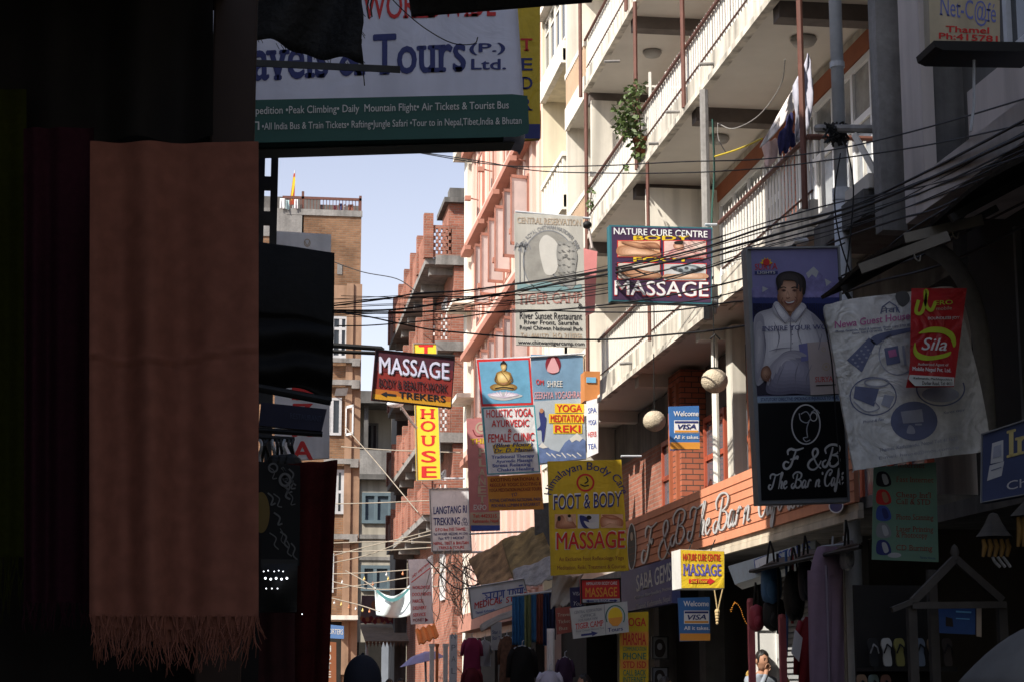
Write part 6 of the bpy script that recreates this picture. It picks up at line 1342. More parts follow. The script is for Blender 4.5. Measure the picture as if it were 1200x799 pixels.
q.add([p0] + ring0 + ring1, [(0, 1 + k, 1 + (k + 1) % seg) for k in range(seg)] + [(1 + k, 1 + seg + k, 1 + seg + (k + 1) % seg, 1 + (k + 1) % seg) for k in range(seg)]); q.build('canopy', mat('violet_canvas', (.33, .32, .52), .85), t, thick=.01)
q = MB(); q.tube([p0, (p0.x + .1, p0.y, 0)], .025, 6); q.build('pole', m_steel, t)
for k, (x0, x1, c) in enumerate(((504, 509, (.75, .74, .72)), (511, 514, (.55, .17, .06)), (520, 525, (.72, .70, .68)))):
    a = atY(x0, 757, 42 - k); b = atY(x1, 757, 42 - k); q = MB(); q.box(a.x, b.x, a.y, a.y + .12, 0, a.z); q.box(a.x - .02, b.x + .02, a.y - .02, a.y + .14, 0, .25); q.box(a.x - .015, b.x + .015, a.y - .015, a.y + .135, a.z, a.z + .06)
    single('shop_post', q, mat('post_paint_%d' % k, c, .6), ('white post by the parasol', 'orange post between two white posts', 'white post left of the narrow letter sign')[k] + ' at the far street end', 'post')
for k in range(12):
    x, y = ((401, 682), (427, 678), (437, 684), (453, 673), (455, 678), (472, 672), (392, 706), (400, 708), (409, 711), (417, 713), (425, 715), (433, 716))[k]
    q = MB(); c = atY(x, y, 58); q.ball(c, .035, 8, 6, (1, 1, 1.2)); q.tube([c + Vector((0, 0, .035)), c + Vector((0, 0, .08))], .014, 6); single('string_bulb', q, ink(('bulb_white', 'bulb_yellow', 'bulb_orange')[k % 3], ((.7, .7, .7), (.7, .55, .2), (.7, .3, .15))[k % 3]), 'small bulb on the upper string of lights before the grey building' if k < 6 else 'small bulb on the lower string of lights before the far shops', 'bulb', 'string lights, upper row' if k < 6 else 'string lights, lower row')

# ------------------------------------------------------------------ right middle: bags, trousers, shop front
t = thing('shop_awning', 'dark brown awning over the bag shop beside the pole', 'awning', (5.6, 20, 2.7))
q = MB(); q.grid(lambda u, v: Vector((5.9 - .75 * v, 18.0 + 3.6 * u - 2.5 * v, 2.98 - .22 * v - .05 * math.sin(math.pi * v) + .015 * math.sin(u * 18))), 24, 8); q.build('cover', mat('brown_tarp', (.10, .075, .06), .8, var=.3, scale=4), t, smooth=True, thick=.02)
q = MB(); q.tube([(5.15, 15.5, 2.74), (5.15, 19.1, 2.74)], .02, 6); q.build('front_rail', m_iron, t)
s = Sign('shop_sign', 'tilted white and pale blue shop sign box right of the yellow box', 'sign', [(853, 663), (956, 632), (955, 655), (861, 684)], 20.6, board=mat('pale_blue_box', (.50, .56, .60), .5, var=.2, streak=.2), thick=.35, yaw=-.5, pitch=-.12, ref=(880, 660))
s.poly([(884, 656), (899, 650), (900, 666), (886, 672)], k_white, 1, 'panel'); s.line([(884, 656), (899, 650), (900, 666), (886, 672), (884, 656)], 1, k_blue, 2, 'panel'); s.text('STORES', 912, 950, 659, 645, 12, k_blue, 1, .03, True)
for k in range(8): s.line([(862 + k * 5, 679 - k * 1.5), (860 + k * 5, 668 - k * 1.5)], .6, k_lgrey, 1, 'ribs')
s.done()
def bag(label, px, py, wd, ht, Y, m_, seed, group='bags hung from the dark awning'):
    c = atY(px, py, Y); W = wd * Y / 2236; H = ht * Y / 2236; t = thing('hanging_bag', label, 'bag', c - Vector((0, 0, H)), group); r = random.Random(seed)
    q = MB(); q.ball(c - Vector((0, 0, H * .5)), 1, 16, 12, (W * .5, .12, H * .5), lambda d: (abs(d.x) ** 3 + abs(d.z) ** 3 + abs(d.y) ** 3 + .001) ** (-1 / 3) * (1 + .04 * math.sin(d.x * 9 + seed))); q.build('body', m_, t, smooth=True)
    q = MB(); q.ball(c - Vector((W * .05, .11, H * .66)), 1, 12, 8, (W * .34, .05, H * .25)); q.build('pocket', m_, t, smooth=True)
    for sx in (-.2, .2): q = MB(); q.tube([c + Vector((sx * W, 0, -H * .05)), c + Vector((sx * W * .6, -.02, .14)), c + Vector((0, 0, .24))], .012, 5); q.build('strap', m_black, t)
    return t
bag('blue rucksack hanging below the dark awning', 903, 660, 24, 48, 19.6, mat('denim_blue_nylon', (.07, .17, .33), .6, var=.25, scale=7, bump=.3), 1); bag('red shoulder bag left of the black bags', 886, 708, 16, 32, 20.0, mat('red_nylon', (.28, .03, .05), .6, var=.2), 2)
bag('black holdall hanging beneath the blue rucksack', 907, 700, 26, 40, 19.7, mat('black_nylon', (.012, .012, .014), .6, var=.3), 3); bag('dark grey bag right of the blue rucksack', 930, 668, 24, 60, 19.0, mat('charcoal_nylon', (.02, .02, .022), .6, var=.3), 4); bag('dark blue bag in the shade beside the mauve trousers', 944, 655, 18, 50, 18.4, mat('ink_nylon', (.015, .02, .04), .6, var=.3), 5)
for k, (x, y0, y1, c) in enumerate(((911, 648, 742, (.012, .012, .012)), (921, 645, 770, (.05, .12, .3)), (928, 642, 730, (.3, .03, .03)), (936, 638, 735, (.012, .012, .012)))):
    q = MB(); q.tube(crom([atY(x, y0, 19.2), atY(x + 1.5, (y0 + y1) / 2, 19.15), atY(x + .5, y1, 19.2)], 4), .014, 6); single('hanging_strap', q, mat('strap_%d' % k, c, .8), ('black strap nearest the blue rucksack', 'long blue strap hanging beside the pink post', 'red strap between blue and black straps', 'black strap nearest the mauve trousers')[k], 'strap', 'straps hung from the dark awning')
# trousers
m_mauve = mat('mauve_cloth', (.33, .23, .31), .85, var=.15, scale=5, spec=.1)
t = thing('hanging_trousers', 'mauve trousers hanging by the steel pole', 'trousers', atY(975, 830, 16.6))
def leg(xa, xb, ya, yb, wa, wb, seed):
    q = MB()
    def f(u, v):
        a = u * 6.2832; x = xa + (xb - xa) * v; w_ = wa + (wb - wa) * v; c = atY(x, ya + (yb - ya) * v, 16.6)
        return c + Vector((w_ * 16.6 / 2236 * math.cos(a), .06 * math.sin(a) + .012 * math.sin(a * 4 + v * 5 + seed), 0))
    q.grid(f, 24, 20); q.build('trouser_leg', m_mauve, t, smooth=True)
leg(961, 964, 668, 860, 16, 14, 0); leg(977, 979, 664, 850, 12, 11, 2)
q = MB(); q.grid(lambda u, v: atY(969, 640 + 34 * v, 16.6) + Vector(((12 + 15 * v - 6 * v * v) * 16.6 / 2236 * math.cos(u * 6.2832), .07 * math.sin(u * 6.2832) + .012 * math.sin(u * 25 + v * 3), 0)), 24, 8); q.build('seat', m_mauve, t, smooth=True)
q = MB(); q.tube([atY(975, 640, 16.6), atY(976, 628, 16.6)], .01, 5); q.tube([atY(962, 640, 16.6), atY(990, 637, 16.6)], .012, 6); q.build('hanger', m_steel, t)
q = MB(); q.tube([atY(968, 662, 16.5), atY(970, 720, 16.48), atY(972, 800, 16.5)], .012, 5); q.build('side_stripe', mat('pale_mauve_stripe', (.36, .30, .38), .85), t)
bag('crumpled clear plastic bag beside the mauve trousers', 992, 640, 14, 28, 16.3, mat('clear_wrap', (.40, .42, .46), .15, var=.4, scale=8, bump=.6, spec=.8), 6)
garment('hanging_jacket', 'red jacket with white panels hanging left of the mauve trousers', 'jacket', 951, 722, 42, 100, 17.4, mat('crimson_nylon', (.26, .015, .02), .6, var=.2), .7, None, 3)
for o in list(col.objects):
    if o.name == 'hanging_jacket':
        for sx in (-1, 1):
            c = atY(951 + sx * 12, 752, 17.25); q = MB(); q.prism([c + Vector((sx * .06, 0, .12)), c + Vector((sx * .10, 0, -.1)), c + Vector((sx * .03, 0, -.18)), c + Vector((-sx * .01, 0, .04))], (0, -.015, 0)); q.build('white_panel', m_cl_w, o)
for k, (x0, x1, y0, Y) in enumerate(((877, 884, 705, 20.8), (914, 921, 724, 18.9))):
    a = atY(x0, y0, Y); b = atY(x1, y0, Y); q = MB(); q.box(a.x, b.x, Y, Y + .07, .1, a.z); q.lathe([(.0, .05), (.035, .04), (.045, 0)], ((a.x + b.x) / 2, Y + .035, a.z), 10); q.box(a.x - .02, b.x + .02, Y - .02, Y + .09, .0, .16)
    single('stall_pole', q, mat('pink_red_paint', (.52, .13, .15), .6, var=.2), ('pink painted pole beside the red shoulder bag', 'pink painted pole beside the red jacket')[k], 'pole')
q = MB(); a = atY(887, 738, 21.6); b = atY(909, 738, 21.6); q.box(a.x, b.x, 21.6, 21.64, .2, a.z); q.box(a.x - .03, a.x, 21.58, 21.66, .2, a.z + .05); q.box(b.x, b.x + .03, 21.58, 21.66, .2, a.z + .05); q.box(a.x, b.x, 21.58, 21.66, a.z, a.z + .05)
single('display_panel', q, mat('white_panel_paint', (.72, .72, .70), .6), 'white display panel between the two pink poles', 'panel')
# necklaces and bead strings
def beads(label, pts, Y, r, m_, n=14):
    r *= .6
    P = crom([atY(x, y, Y) for x, y in pts], n); q = MB()
    for p in P: q.ball(p, r, 6, 4)
    return single('bead_string', q, m_, label, 'beads', 'bead strings hung by the shutters')
m_bead = mat('bone_bead', (.50, .38, .20), .5); m_beado = mat('amber_bead', (.55, .22, .03), .4)
beads('bone bead necklace hanging from the yellow massage box', [(837, 689), (839, 702), (841, 714), (844, 702), (847, 689)], 23.6, .016, m_bead, 10)
q = MB(); 
for k in range(5): q.ball(atY(840.5, 716 + k * 3.4, 23.6), .035 - .004 * k, 8, 6)
single('pendant', q, m_bead, 'carved bone pendant below the bone bead necklace', 'pendant')
beads('amber bead string looped before the grey shutter', [(856, 714), (862, 706), (868, 713), (871, 722), (876, 731), (881, 726)], 21.0, .010, m_beado, 4); beads('short amber bead string left of the looped one', [(857, 716), (859, 709), (861, 705)], 21.2, .010, m_beado, 3)
# framed pictures by the yellow sign
for k, (y0, y1) in enumerate(((745, 772), (781, 812))):
    s = Sign('framed_picture', ('upper framed dark portrait picture in the shaded shop', 'lower framed grey picture in the shaded shop')[k], 'picture', [(764, y0), (783, y0), (783, y1), (764, y1)], 28.2, board=mat('mount_%d' % k, ((.16, .16, .16), (.20, .21, .25))[k], .5), thick=.03); s.frame(1.2, m_black, .02); s.blob([(768, y0 + 6), (776, y0 + 4), (780, y0 + 14), (776, y0 + 24), (768, y0 + 22)], k_hair, 1); s.ell(773, y0 + 12, 3, 4, k_grey, 2); s.done()

# ------------------------------------------------------------------ right foreground shop in shade
t = thing('shoe_shelf', 'dark shelf carrying rows of flip-flops at lower right', 'shelf', atY(1055, 850, 13.2))
a = atY(1019, 781, 13.2); b = atY(1116, 781, 13.2)
for dz in (0, -.30): q = MB(); q.box(a.x, b.x, 13.1, 13.5, a.z - .03 + dz, a.z + dz); q.build('board', m_dark, t)
q = MB(); q.box(a.x, b.x, 13.5, 13.53, .1, a.z + .6); q.build('back_board', m_dark, t)
for x in (a.x, b.x - .03): q = MB(); q.box(x, x + .03, 13.1, 13.5, 0, a.z - .33); q.build('leg', m_dark, t)
def slipper(label, px, py, Y, ht, m_, m_s, tilt=.1):
    c = atY(px, py, Y); H = ht * Y / 2236; t = thing('flip_flop', label, 'flip-flop', c, 'flip-flops on the shelf'); W = H * .42
    P = crom([(x * W, 0, z * H) for x, z in ((-.32, .03), (0, 0), (.32, .03), (.36, .25), (.30, .5), (.46, .78), (.30, .97), (0, 1.0), (-.36, .95), (-.48, .75), (-.34, .5), (-.38, .25))], 4, True)
    lean = lambda p: c + Vector((p.x, p.z * tilt + .0, p.z)); q = MB(); q.prism([lean(p) for p in P], (0, .018, 0)); q.build('sole', m_, t)
    q = MB(); q.tube([lean(Vector((-W * .38, 0, H * .45))) + Vector((0, -.02, 0)), lean(Vector((-W * .2, 0, H * .66))) + Vector((0, -.035, 0)), lean(Vector((0, 0, H * .78))) + Vector((0, -.01, 0))], .006, 5); q.tube([lean(Vector((W * .36, 0, H * .45))) + Vector((0, -.02, 0)), lean(Vector((W * .2, 0, H * .66))) + Vector((0, -.035, 0)), lean(Vector((0, 0, H * .78))) + Vector((0, -.01, 0))], .006, 5); q.build('thong', m_s, t)
for k, (x, c, l) in enumerate(((1012, (.02, .02, .02), 'black flip-flop next to the steel pole'), (1028, (.42, .41, .38), 'white flip-flop between the black and the olive ones'), (1043, (.22, .20, .06), 'olive yellow flip-flop right of the white one'), (1067, (.16, .20, .26), 'pale blue flip-flop behind the wooden frame post'), (1082, (.22, .15, .09), 'tan flip-flop right of the wooden frame post'), (1099, (.05, .04, .035), 'dark brown flip-flop at the end of the shelf row'))):
    slipper(l, x + 13, 780, 13.15, 34, mat('sole_%d' % k, c, .8), m_black if k != 0 else m_lgm if False else m_conc)
for k, (x, c, l) in enumerate(((1012, (.20, .12, .07), 'brown sandal below the black flip-flop'), (1026, (.12, .16, .14), 'grey green sandal below the white flip-flop'), (1040, (.22, .11, .08), 'rust sandal below the olive flip-flop'))): slipper(l, x, 823, 13.15, 34, mat('low_sole_%d' % k, c, .8), m_black)
# wooden gable frame
t = thing('gable_frame', 'small grey wooden gable frame standing over the shoe shelf', 'stall frame', atY(1119, 900, 12.4)); m_gw = mat('weathered_wood', (.085, .075, .065), .9, var=.35, streak=.4)
g = lambda x, y: atY(x, y, 12.4)
for nm, P, w_ in (('rafter', [(1119, 654), (1070, 704)], .05), ('rafter', [(1070, 704), (1045, 714)], .035), ('rafter', [(1119, 654), (1174, 703)], .05), ('tie_beam', [(1068, 709), (1178, 708)], .045)):
    q = MB(); q.bar(g(*P[0]), g(*P[1]), .05, w_); q.build(nm, m_gw, t)
for x, y in ((1070, 706), (1176, 706), (1110, 664)):
    p = g(x, y); q = MB(); q.box(p.x - .03, p.x + .03, 12.38 + (.3 if x == 1110 else .03), 12.44 + (.3 if x == 1110 else .03), 0, p.z); q.build('post', m_gw, t)
p = g(1119, 652); q = MB(); q.lathe([(0, .09), (.02, .07), (.035, .03), (.02, 0), (.03, -.02)], p, 10); q.build('finial', m_gw, t, smooth=True)
s = Sign('card_sign', 'small blue card sign hung inside the wooden gable frame', 'sign', [(1096, 709), (1143, 710), (1143, 743), (1097, 741)], 12.7, board=ink('dim_blue_card', (.03, .08, .24), var=.2), thick=.02); s.poly([(1108, 722), (1116, 724), (1117, 734), (1108, 733)], k_hair, 1); s.line([(1120, 716), (1138, 717)], 2, k_sky, 1); s.line([(1120, 724), (1136, 725)], 1.2, k_sky, 1); s.poly([(1144, 710), (1150, 710), (1150, 746), (1144, 745)], k_faded, 1, 'strip'); s.done()
t = thing('carved_lantern', 'carved wooden lantern with pitched roof at the right edge', 'lantern', atY(1168, 665, 11.4)); g = lambda x, y: atY(x, y, 11.4)
q = MB(); c = g(1164, 600); q.lathe([(0, 0), (.03, -.01), (.06, -.07), (.10, -.13), (.125, -.155), (.1, -.15)], c, 6); q.build('roof', m_gw, t)
m_och = mat('ochre_wood', (.20, .11, .025), .7, var=.3)
for k in range(5): q = MB(); x = 1152 + k * 7; q.tube([g(x, 631), g(x + 2, 640), g(x, 652)], [.012, .018, .010], 6); q.build('slat', m_och, t)
for k in range(3): q = MB(); q.tube(crom([g(1163 + k * 6, 652), g(1166 + k * 7, 658), g(1172 + k * 6, 664)], 3), .01, 6); q.build('tassel', m_conc, t)
t = thing('carved_lantern', 'second ochre wooden lantern cut by the right frame edge', 'lantern', atY(1203, 640, 11.2)); g = lambda x, y: atY(x, y, 11.2)
for k in range(4): q = MB(); x = 1193 + k * 6; q.tube([g(x, 605), g(x + 2, 622), g(x, 640)], [.012, .02, .010], 6); q.build('slat', m_och, t)
q = MB(); q.lathe([(0, 0), (.06, -.06), (.12, -.12)], g(1204, 582), 6); q.build('roof', m_gw, t)
# big grey umbrella at the lower right corner
t = thing('umbrella', 'grey cloth umbrella in the lower right corner', 'umbrella', (3.2, 7.6, 0)); tip = atY(1222, 730, 7.6); q = MB(); seg = 8
def uv(a, r_): 
    th_ = a * 2 * math.pi; sc = 1 - .05 * abs(math.sin(th_ * seg / 2)); return tip + Vector((.40 * r_ * sc * math.cos(th_), .40 * r_ * sc * math.sin(th_), -.27 * r_ ** 1.6))
q.grid(uv, 48, 8); q.build('canopy', mat('grey_umbrella_cloth', (.12, .12, .12), .8, var=.2, scale=4), t, smooth=True, thick=.003)
q = MB(); q.tube([tip + Vector((0, 0, .05)), (tip.x, tip.y, .9)], .01, 6); q.build('shaft', m_iron, t)
for k in range(seg): q = MB(); q.tube([uv(k / seg, r_ / 6) - Vector((0, 0, .008)) for r_ in range(7)], .004, 4); q.build('rib', m_iron, t)
# arch pipe, planks and pot by the near building
q = MB(); q.tube(crom([atY(x, y, 14.6) for x, y in ((1088, 288), (1112, 305), (1133, 335), (1146, 375), (1153, 430), (1158, 520))], 6), .075, 10); single('arched_pipe', q, m_conc, 'thick grey curved pipe behind the white cloth sign', 'pipe', smooth=True)
for k, P in enumerate((((1008, 316, 12.6), (1112, 277, 12.4)), ((1060, 280, 13.0), (1152, 258, 12.8)))):
    q = MB(); q.bar(atY(*P[0]), atY(*P[1]), .04, .075); e = atY(*P[0]).lerp(atY(*P[1]), .6); q.tube(crom([e, e + Vector((.0, -.03, -.07)), e + Vector((.03, -.03, -.09)), e + Vector((.04, -.03, -.05))], 4), .006, 5); single('awning_plank', q, mat('pale_plank', (.17, .155, .13), .9, var=.3), ('lower pale plank with hook above the white cloth sign', 'upper pale plank with hook under the ledge')[k], 'plank')
t = thing('tarp_awning', 'black sloping awning roof under the ledge at right', 'awning', (5.5, 10, 4.6)); q = MB(); q.grid(lambda u, v: Vector((6.0 - 1.1 * v, 4 + 11.6 * u, 5.55 - .62 * v + .03 * math.sin(u * 30) + .02 * math.sin(v * 7))), 40, 6); q.build('cover', m_tarp, t, thick=.03)
for k in range(5): q = MB(); y = 5 + 2.5 * k; q.bar((6.3, y, 5.62), (4.9, y, 4.86), .04, .06); q.build('rafter', m_iron, t)
t = thing('flower_pot', 'brown clay pot with dry sprig at the ledge end', 'pot', atY(1105, 233, 16.1)); q = MB(); q.lathe([(0, 0), (.08, 0), (.14, .06), (.12, .1), (.1, .1)], atY(1109, 233, 16.1), 12); q.build('pot', mat('brown_clay', (.14, .09, .06), .9), t, smooth=True)
q = MB()
for k in range(9): p = atY(1109, 220, 16.1); q.tube([p, p + Vector((rg.uniform(-.06, .08), rg.uniform(-.04, .04), rg.uniform(.04, .1)))], .004, 4)
q.build('sprig', m_gw, t)
q = MB(); q.bar(atY(1001, 158, 17.9), atY(1034, 217, 17.6), .03, .06); single('leaning_plank', q, m_rail, 'white plank leaning inside the balcony right of the pole', 'plank')
for k, (P, m_, l, r_) in enumerate((([(838, 184, 22.6), (866, 175, 21.4), (893, 163, 20.2)], mat('yellow_rope', (.55, .42, .03), .7), 'yellow rope tied from balcony post to laundry', .012), ([(920, 70, 21.2), (915, 100, 21.6), (890, 135, 22.4), (860, 151, 23.2), (841, 145, 24.0)], m_conc, 'loose pale wire hanging from the balcony ceiling lamp', .007), ([(841, 146, 24.0), (842, 163, 24), (851, 180, 23.9)], m_conc, 'short loose wire beside the concrete balcony post', .006), ([(835, 140, 23.9), (837, 200, 23.9), (834, 260, 23.9), (836, 350, 23.9)], mat('green_cable', (.03, .10, .08), .6), 'green cable running down the concrete balcony post', .014))):
    q = MB(); q.tube(crom([atY(*p) for p in P], 6), r_, 5); single('wire' if k else 'rope', q, m_, l, 'wire' if k else 'rope')
# ================================================================== CABLES
m_cab = mat('cable_black', (.010, .010, .011), .6, var=.2); m_cabl = mat('cable_grey', (.30, .26, .21), .7, var=.2)
def cable(P, label, group, Ya=30.0, Yb=18.0, r=.010, m_=None, n=6):
    """P in photo pixels; the depth runs evenly from Ya at the left end to Yb at the right end"""
    x0 = P[0][0]; x1 = P[-1][0]
    q = MB(); q.tube(crom([atY(x, y, Ya + (Yb - Ya) * (x - x0) / (x1 - x0)) for x, y in P], n), r, 5, False)
    return single('overhead_cable', q, m_ or m_cab, label, 'cable', group, smooth=True)
dep = lambda x: 30 - 12 * (x - 390) / 595 if x < 985 else 18 - 4.6 * (x - 985) / 215
def cab(P, label, group, r=.010, m_=None, dd=0): return cable(P, label, group, dep(P[0][0]) + dd, dep(P[-1][0]) + dd, r, m_)
g1 = 'upper pair of cables under the big sign'; l1 = 'thin black cable of the upper pair running right from the Tours sign'
cab([(470, 176), (584, 194), (690, 195), (800, 190), (893, 187), (987, 174), (1090, 149), (1215, 112)], l1, g1, .008)
cab([(480, 177), (567, 190), (624, 200), (690, 203), (800, 203), (900, 197), (1000, 184), (1090, 170), (1215, 143)], l1, g1, .008)
g2 = 'cable bundle before the massage sign'; l2 = 'black cable in the bundle sagging across the street in front of the massage signs'
for P, r in (([(380, 360), (455, 350), (490, 344), (545, 341), (603, 333), (680, 322), (760, 306), (833, 288), (900, 266), (987, 246), (1077, 206), (1215, 134)], .013),
             ([(380, 364), (463, 363), (545, 351), (603, 342), (680, 328), (760, 312), (833, 296), (900, 278), (987, 252), (1080, 214), (1215, 152)], .016),
             ([(380, 357), (463, 349), (545, 348), (603, 346), (680, 338), (760, 322), (833, 302), (900, 284), (987, 260), (1090, 222), (1215, 162)], .009),
             ([(380, 366), (450, 366), (543, 365), (603, 366), (680, 361), (770, 349), (860, 330), (930, 305), (987, 280), (1050, 258), (1110, 240), (1215, 178)], .011),
             ([(380, 362), (455, 358), (543, 358), (603, 355), (690, 347), (760, 334), (838, 312), (890, 292)], .007),
             ([(400, 347), (470, 349), (545, 351), (610, 352), (680, 346)], .006)): cab(P, l2, g2, r)
rc = random.Random(77)
for k in range(7):
    a = rc.uniform(345, 372); b = rc.uniform(262, 300); e = rc.uniform(138, 185)
    cab([(380, a), (500, a - 4 + rc.uniform(-3, 4)), (640, (a + b) / 2 + 14 + rc.uniform(-4, 6)), (780, b + 30 + rc.uniform(-5, 5)), (900, b - 4), (987, b - 28 + rc.uniform(-4, 4)), (1090, (b + e) / 2 - 4), (1215, e)], l2, g2, rc.choice((.005, .006, .007)))
g3 = 'lower cables drooping past the advert'; l3 = 'black cable drooping lower across the street toward the advert with the seated man'
for P, r in (([(395, 366), (430, 371), (463, 378), (503, 386), (543, 390), (603, 395), (700, 398), (775, 393), (860, 384), (918, 371), (970, 346), (1021, 310), (1110, 262), (1215, 196)], .012),
             ([(395, 382), (440, 381), (530, 373), (603, 364), (700, 366), (780, 365), (860, 354), (932, 349), (975, 329), (1021, 306), (1073, 266), (1215, 186)], .010),
             ([(680, 362), (760, 358), (830, 350), (900, 330), (960, 300), (990, 285)], .008), ([(985, 345), (1030, 330), (1080, 318), (1130, 300), (1215, 258)], .012), ([(985, 330), (1030, 316), (1080, 300), (1140, 268), (1215, 230)], .010)): cab(P, l3, g3, r, None, -.3)
cab([(385, 305), (425, 319), (465, 327), (488, 342)], 'single slack cable running from the brown brick house across the sky', 'lone far cables', .014, m_cab, 25)
g4 = 'cables hanging at the pole and advert'; l4 = 'black cable hanging down beside the steel pole'
for P in ([(985, 180), (978, 230), (984, 280), (1000, 330)], [(992, 170), (1000, 220), (996, 280), (990, 330)], [(966, 378), (974, 420), (979, 480), (986, 570)]):
    q = MB(); q.tube(crom([atY(x, y, 17.0) for x, y in P], 6), .008, 5); single('hanging_cable', q, m_cab, l4, 'cable', g4, smooth=True)
q = MB(); q.tube(crom([atY(x, y, 17.0) for x, y in ((984, 325), (990, 340), (997, 352))], 4), .02, 6); single('cable_clamp', q, m_black, 'black clamp holding the bundle against the steel pole', 'clamp')
# far street cables: left brick house to tangle
g5 = 'pale cables strung across the far end'; l5 = 'pale cable strung across the street before the grey building'
for P in ([(385, 590), (430, 589), (480, 587), (545, 584)], [(385, 652), (430, 640), (480, 628), (540, 612)], [(385, 660), (430, 650), (480, 632), (540, 618)], [(385, 636), (450, 634), (540, 636)], [(385, 690), (430, 684), (480, 676), (530, 668)], [(385, 672), (440, 670), (520, 664)], [(388, 646), (440, 645), (520, 640)], [(405, 500), (440, 540), (490, 600)], [(400, 523), (460, 527), (540, 530)], [(388, 700), (420, 708), (445, 716)], [(405, 668), (430, 682), (440, 690)], [(385, 680), (440, 690), (520, 686)]):
    cable(P, l5, g5, 58, 50, .016, m_cabl)
# tangle by the brick house
rt_ = random.Random(31); q = MB()
for k in range(34):
    x = rt_.uniform(512, 560); y = rt_.uniform(640, 660); P = [(x, y)]
    for j in range(5): x += rt_.uniform(-9, 10); y += rt_.uniform(8, 19); P.append((x, y))
    q.tube(crom([atY(a, b, 41.5 + rt_.uniform(-.4, .4)) for a, b in P], 4), rt_.choice((.005, .007, .009)), 5, False)
for k in range(4):
    c = (rt_.uniform(520, 552), rt_.uniform(660, 715)); r_ = rt_.uniform(6, 15); q.tube(crom([atY(c[0] + r_ * math.cos(a * .8), c[1] + r_ * 1.4 * math.sin(a * .8), 41.4) for a in range(8)], 4), .010, 5, False)
single('cable_tangle', q, [m_cabl], 'thick tangle of old cables beside the red brick wall', 'cables', None, 'stuff')
for k in range(5):
    x = 500 + k * 15; cable([(x, 655 + k * 3), (x + 40, 690 - k * 4), (x + 95, 660 - k * 9), (x + 130, 640 - k * 12)], 'dark cable looping from the tangle to the shops at right', 'cables at the tangle', 41, 36, .014)

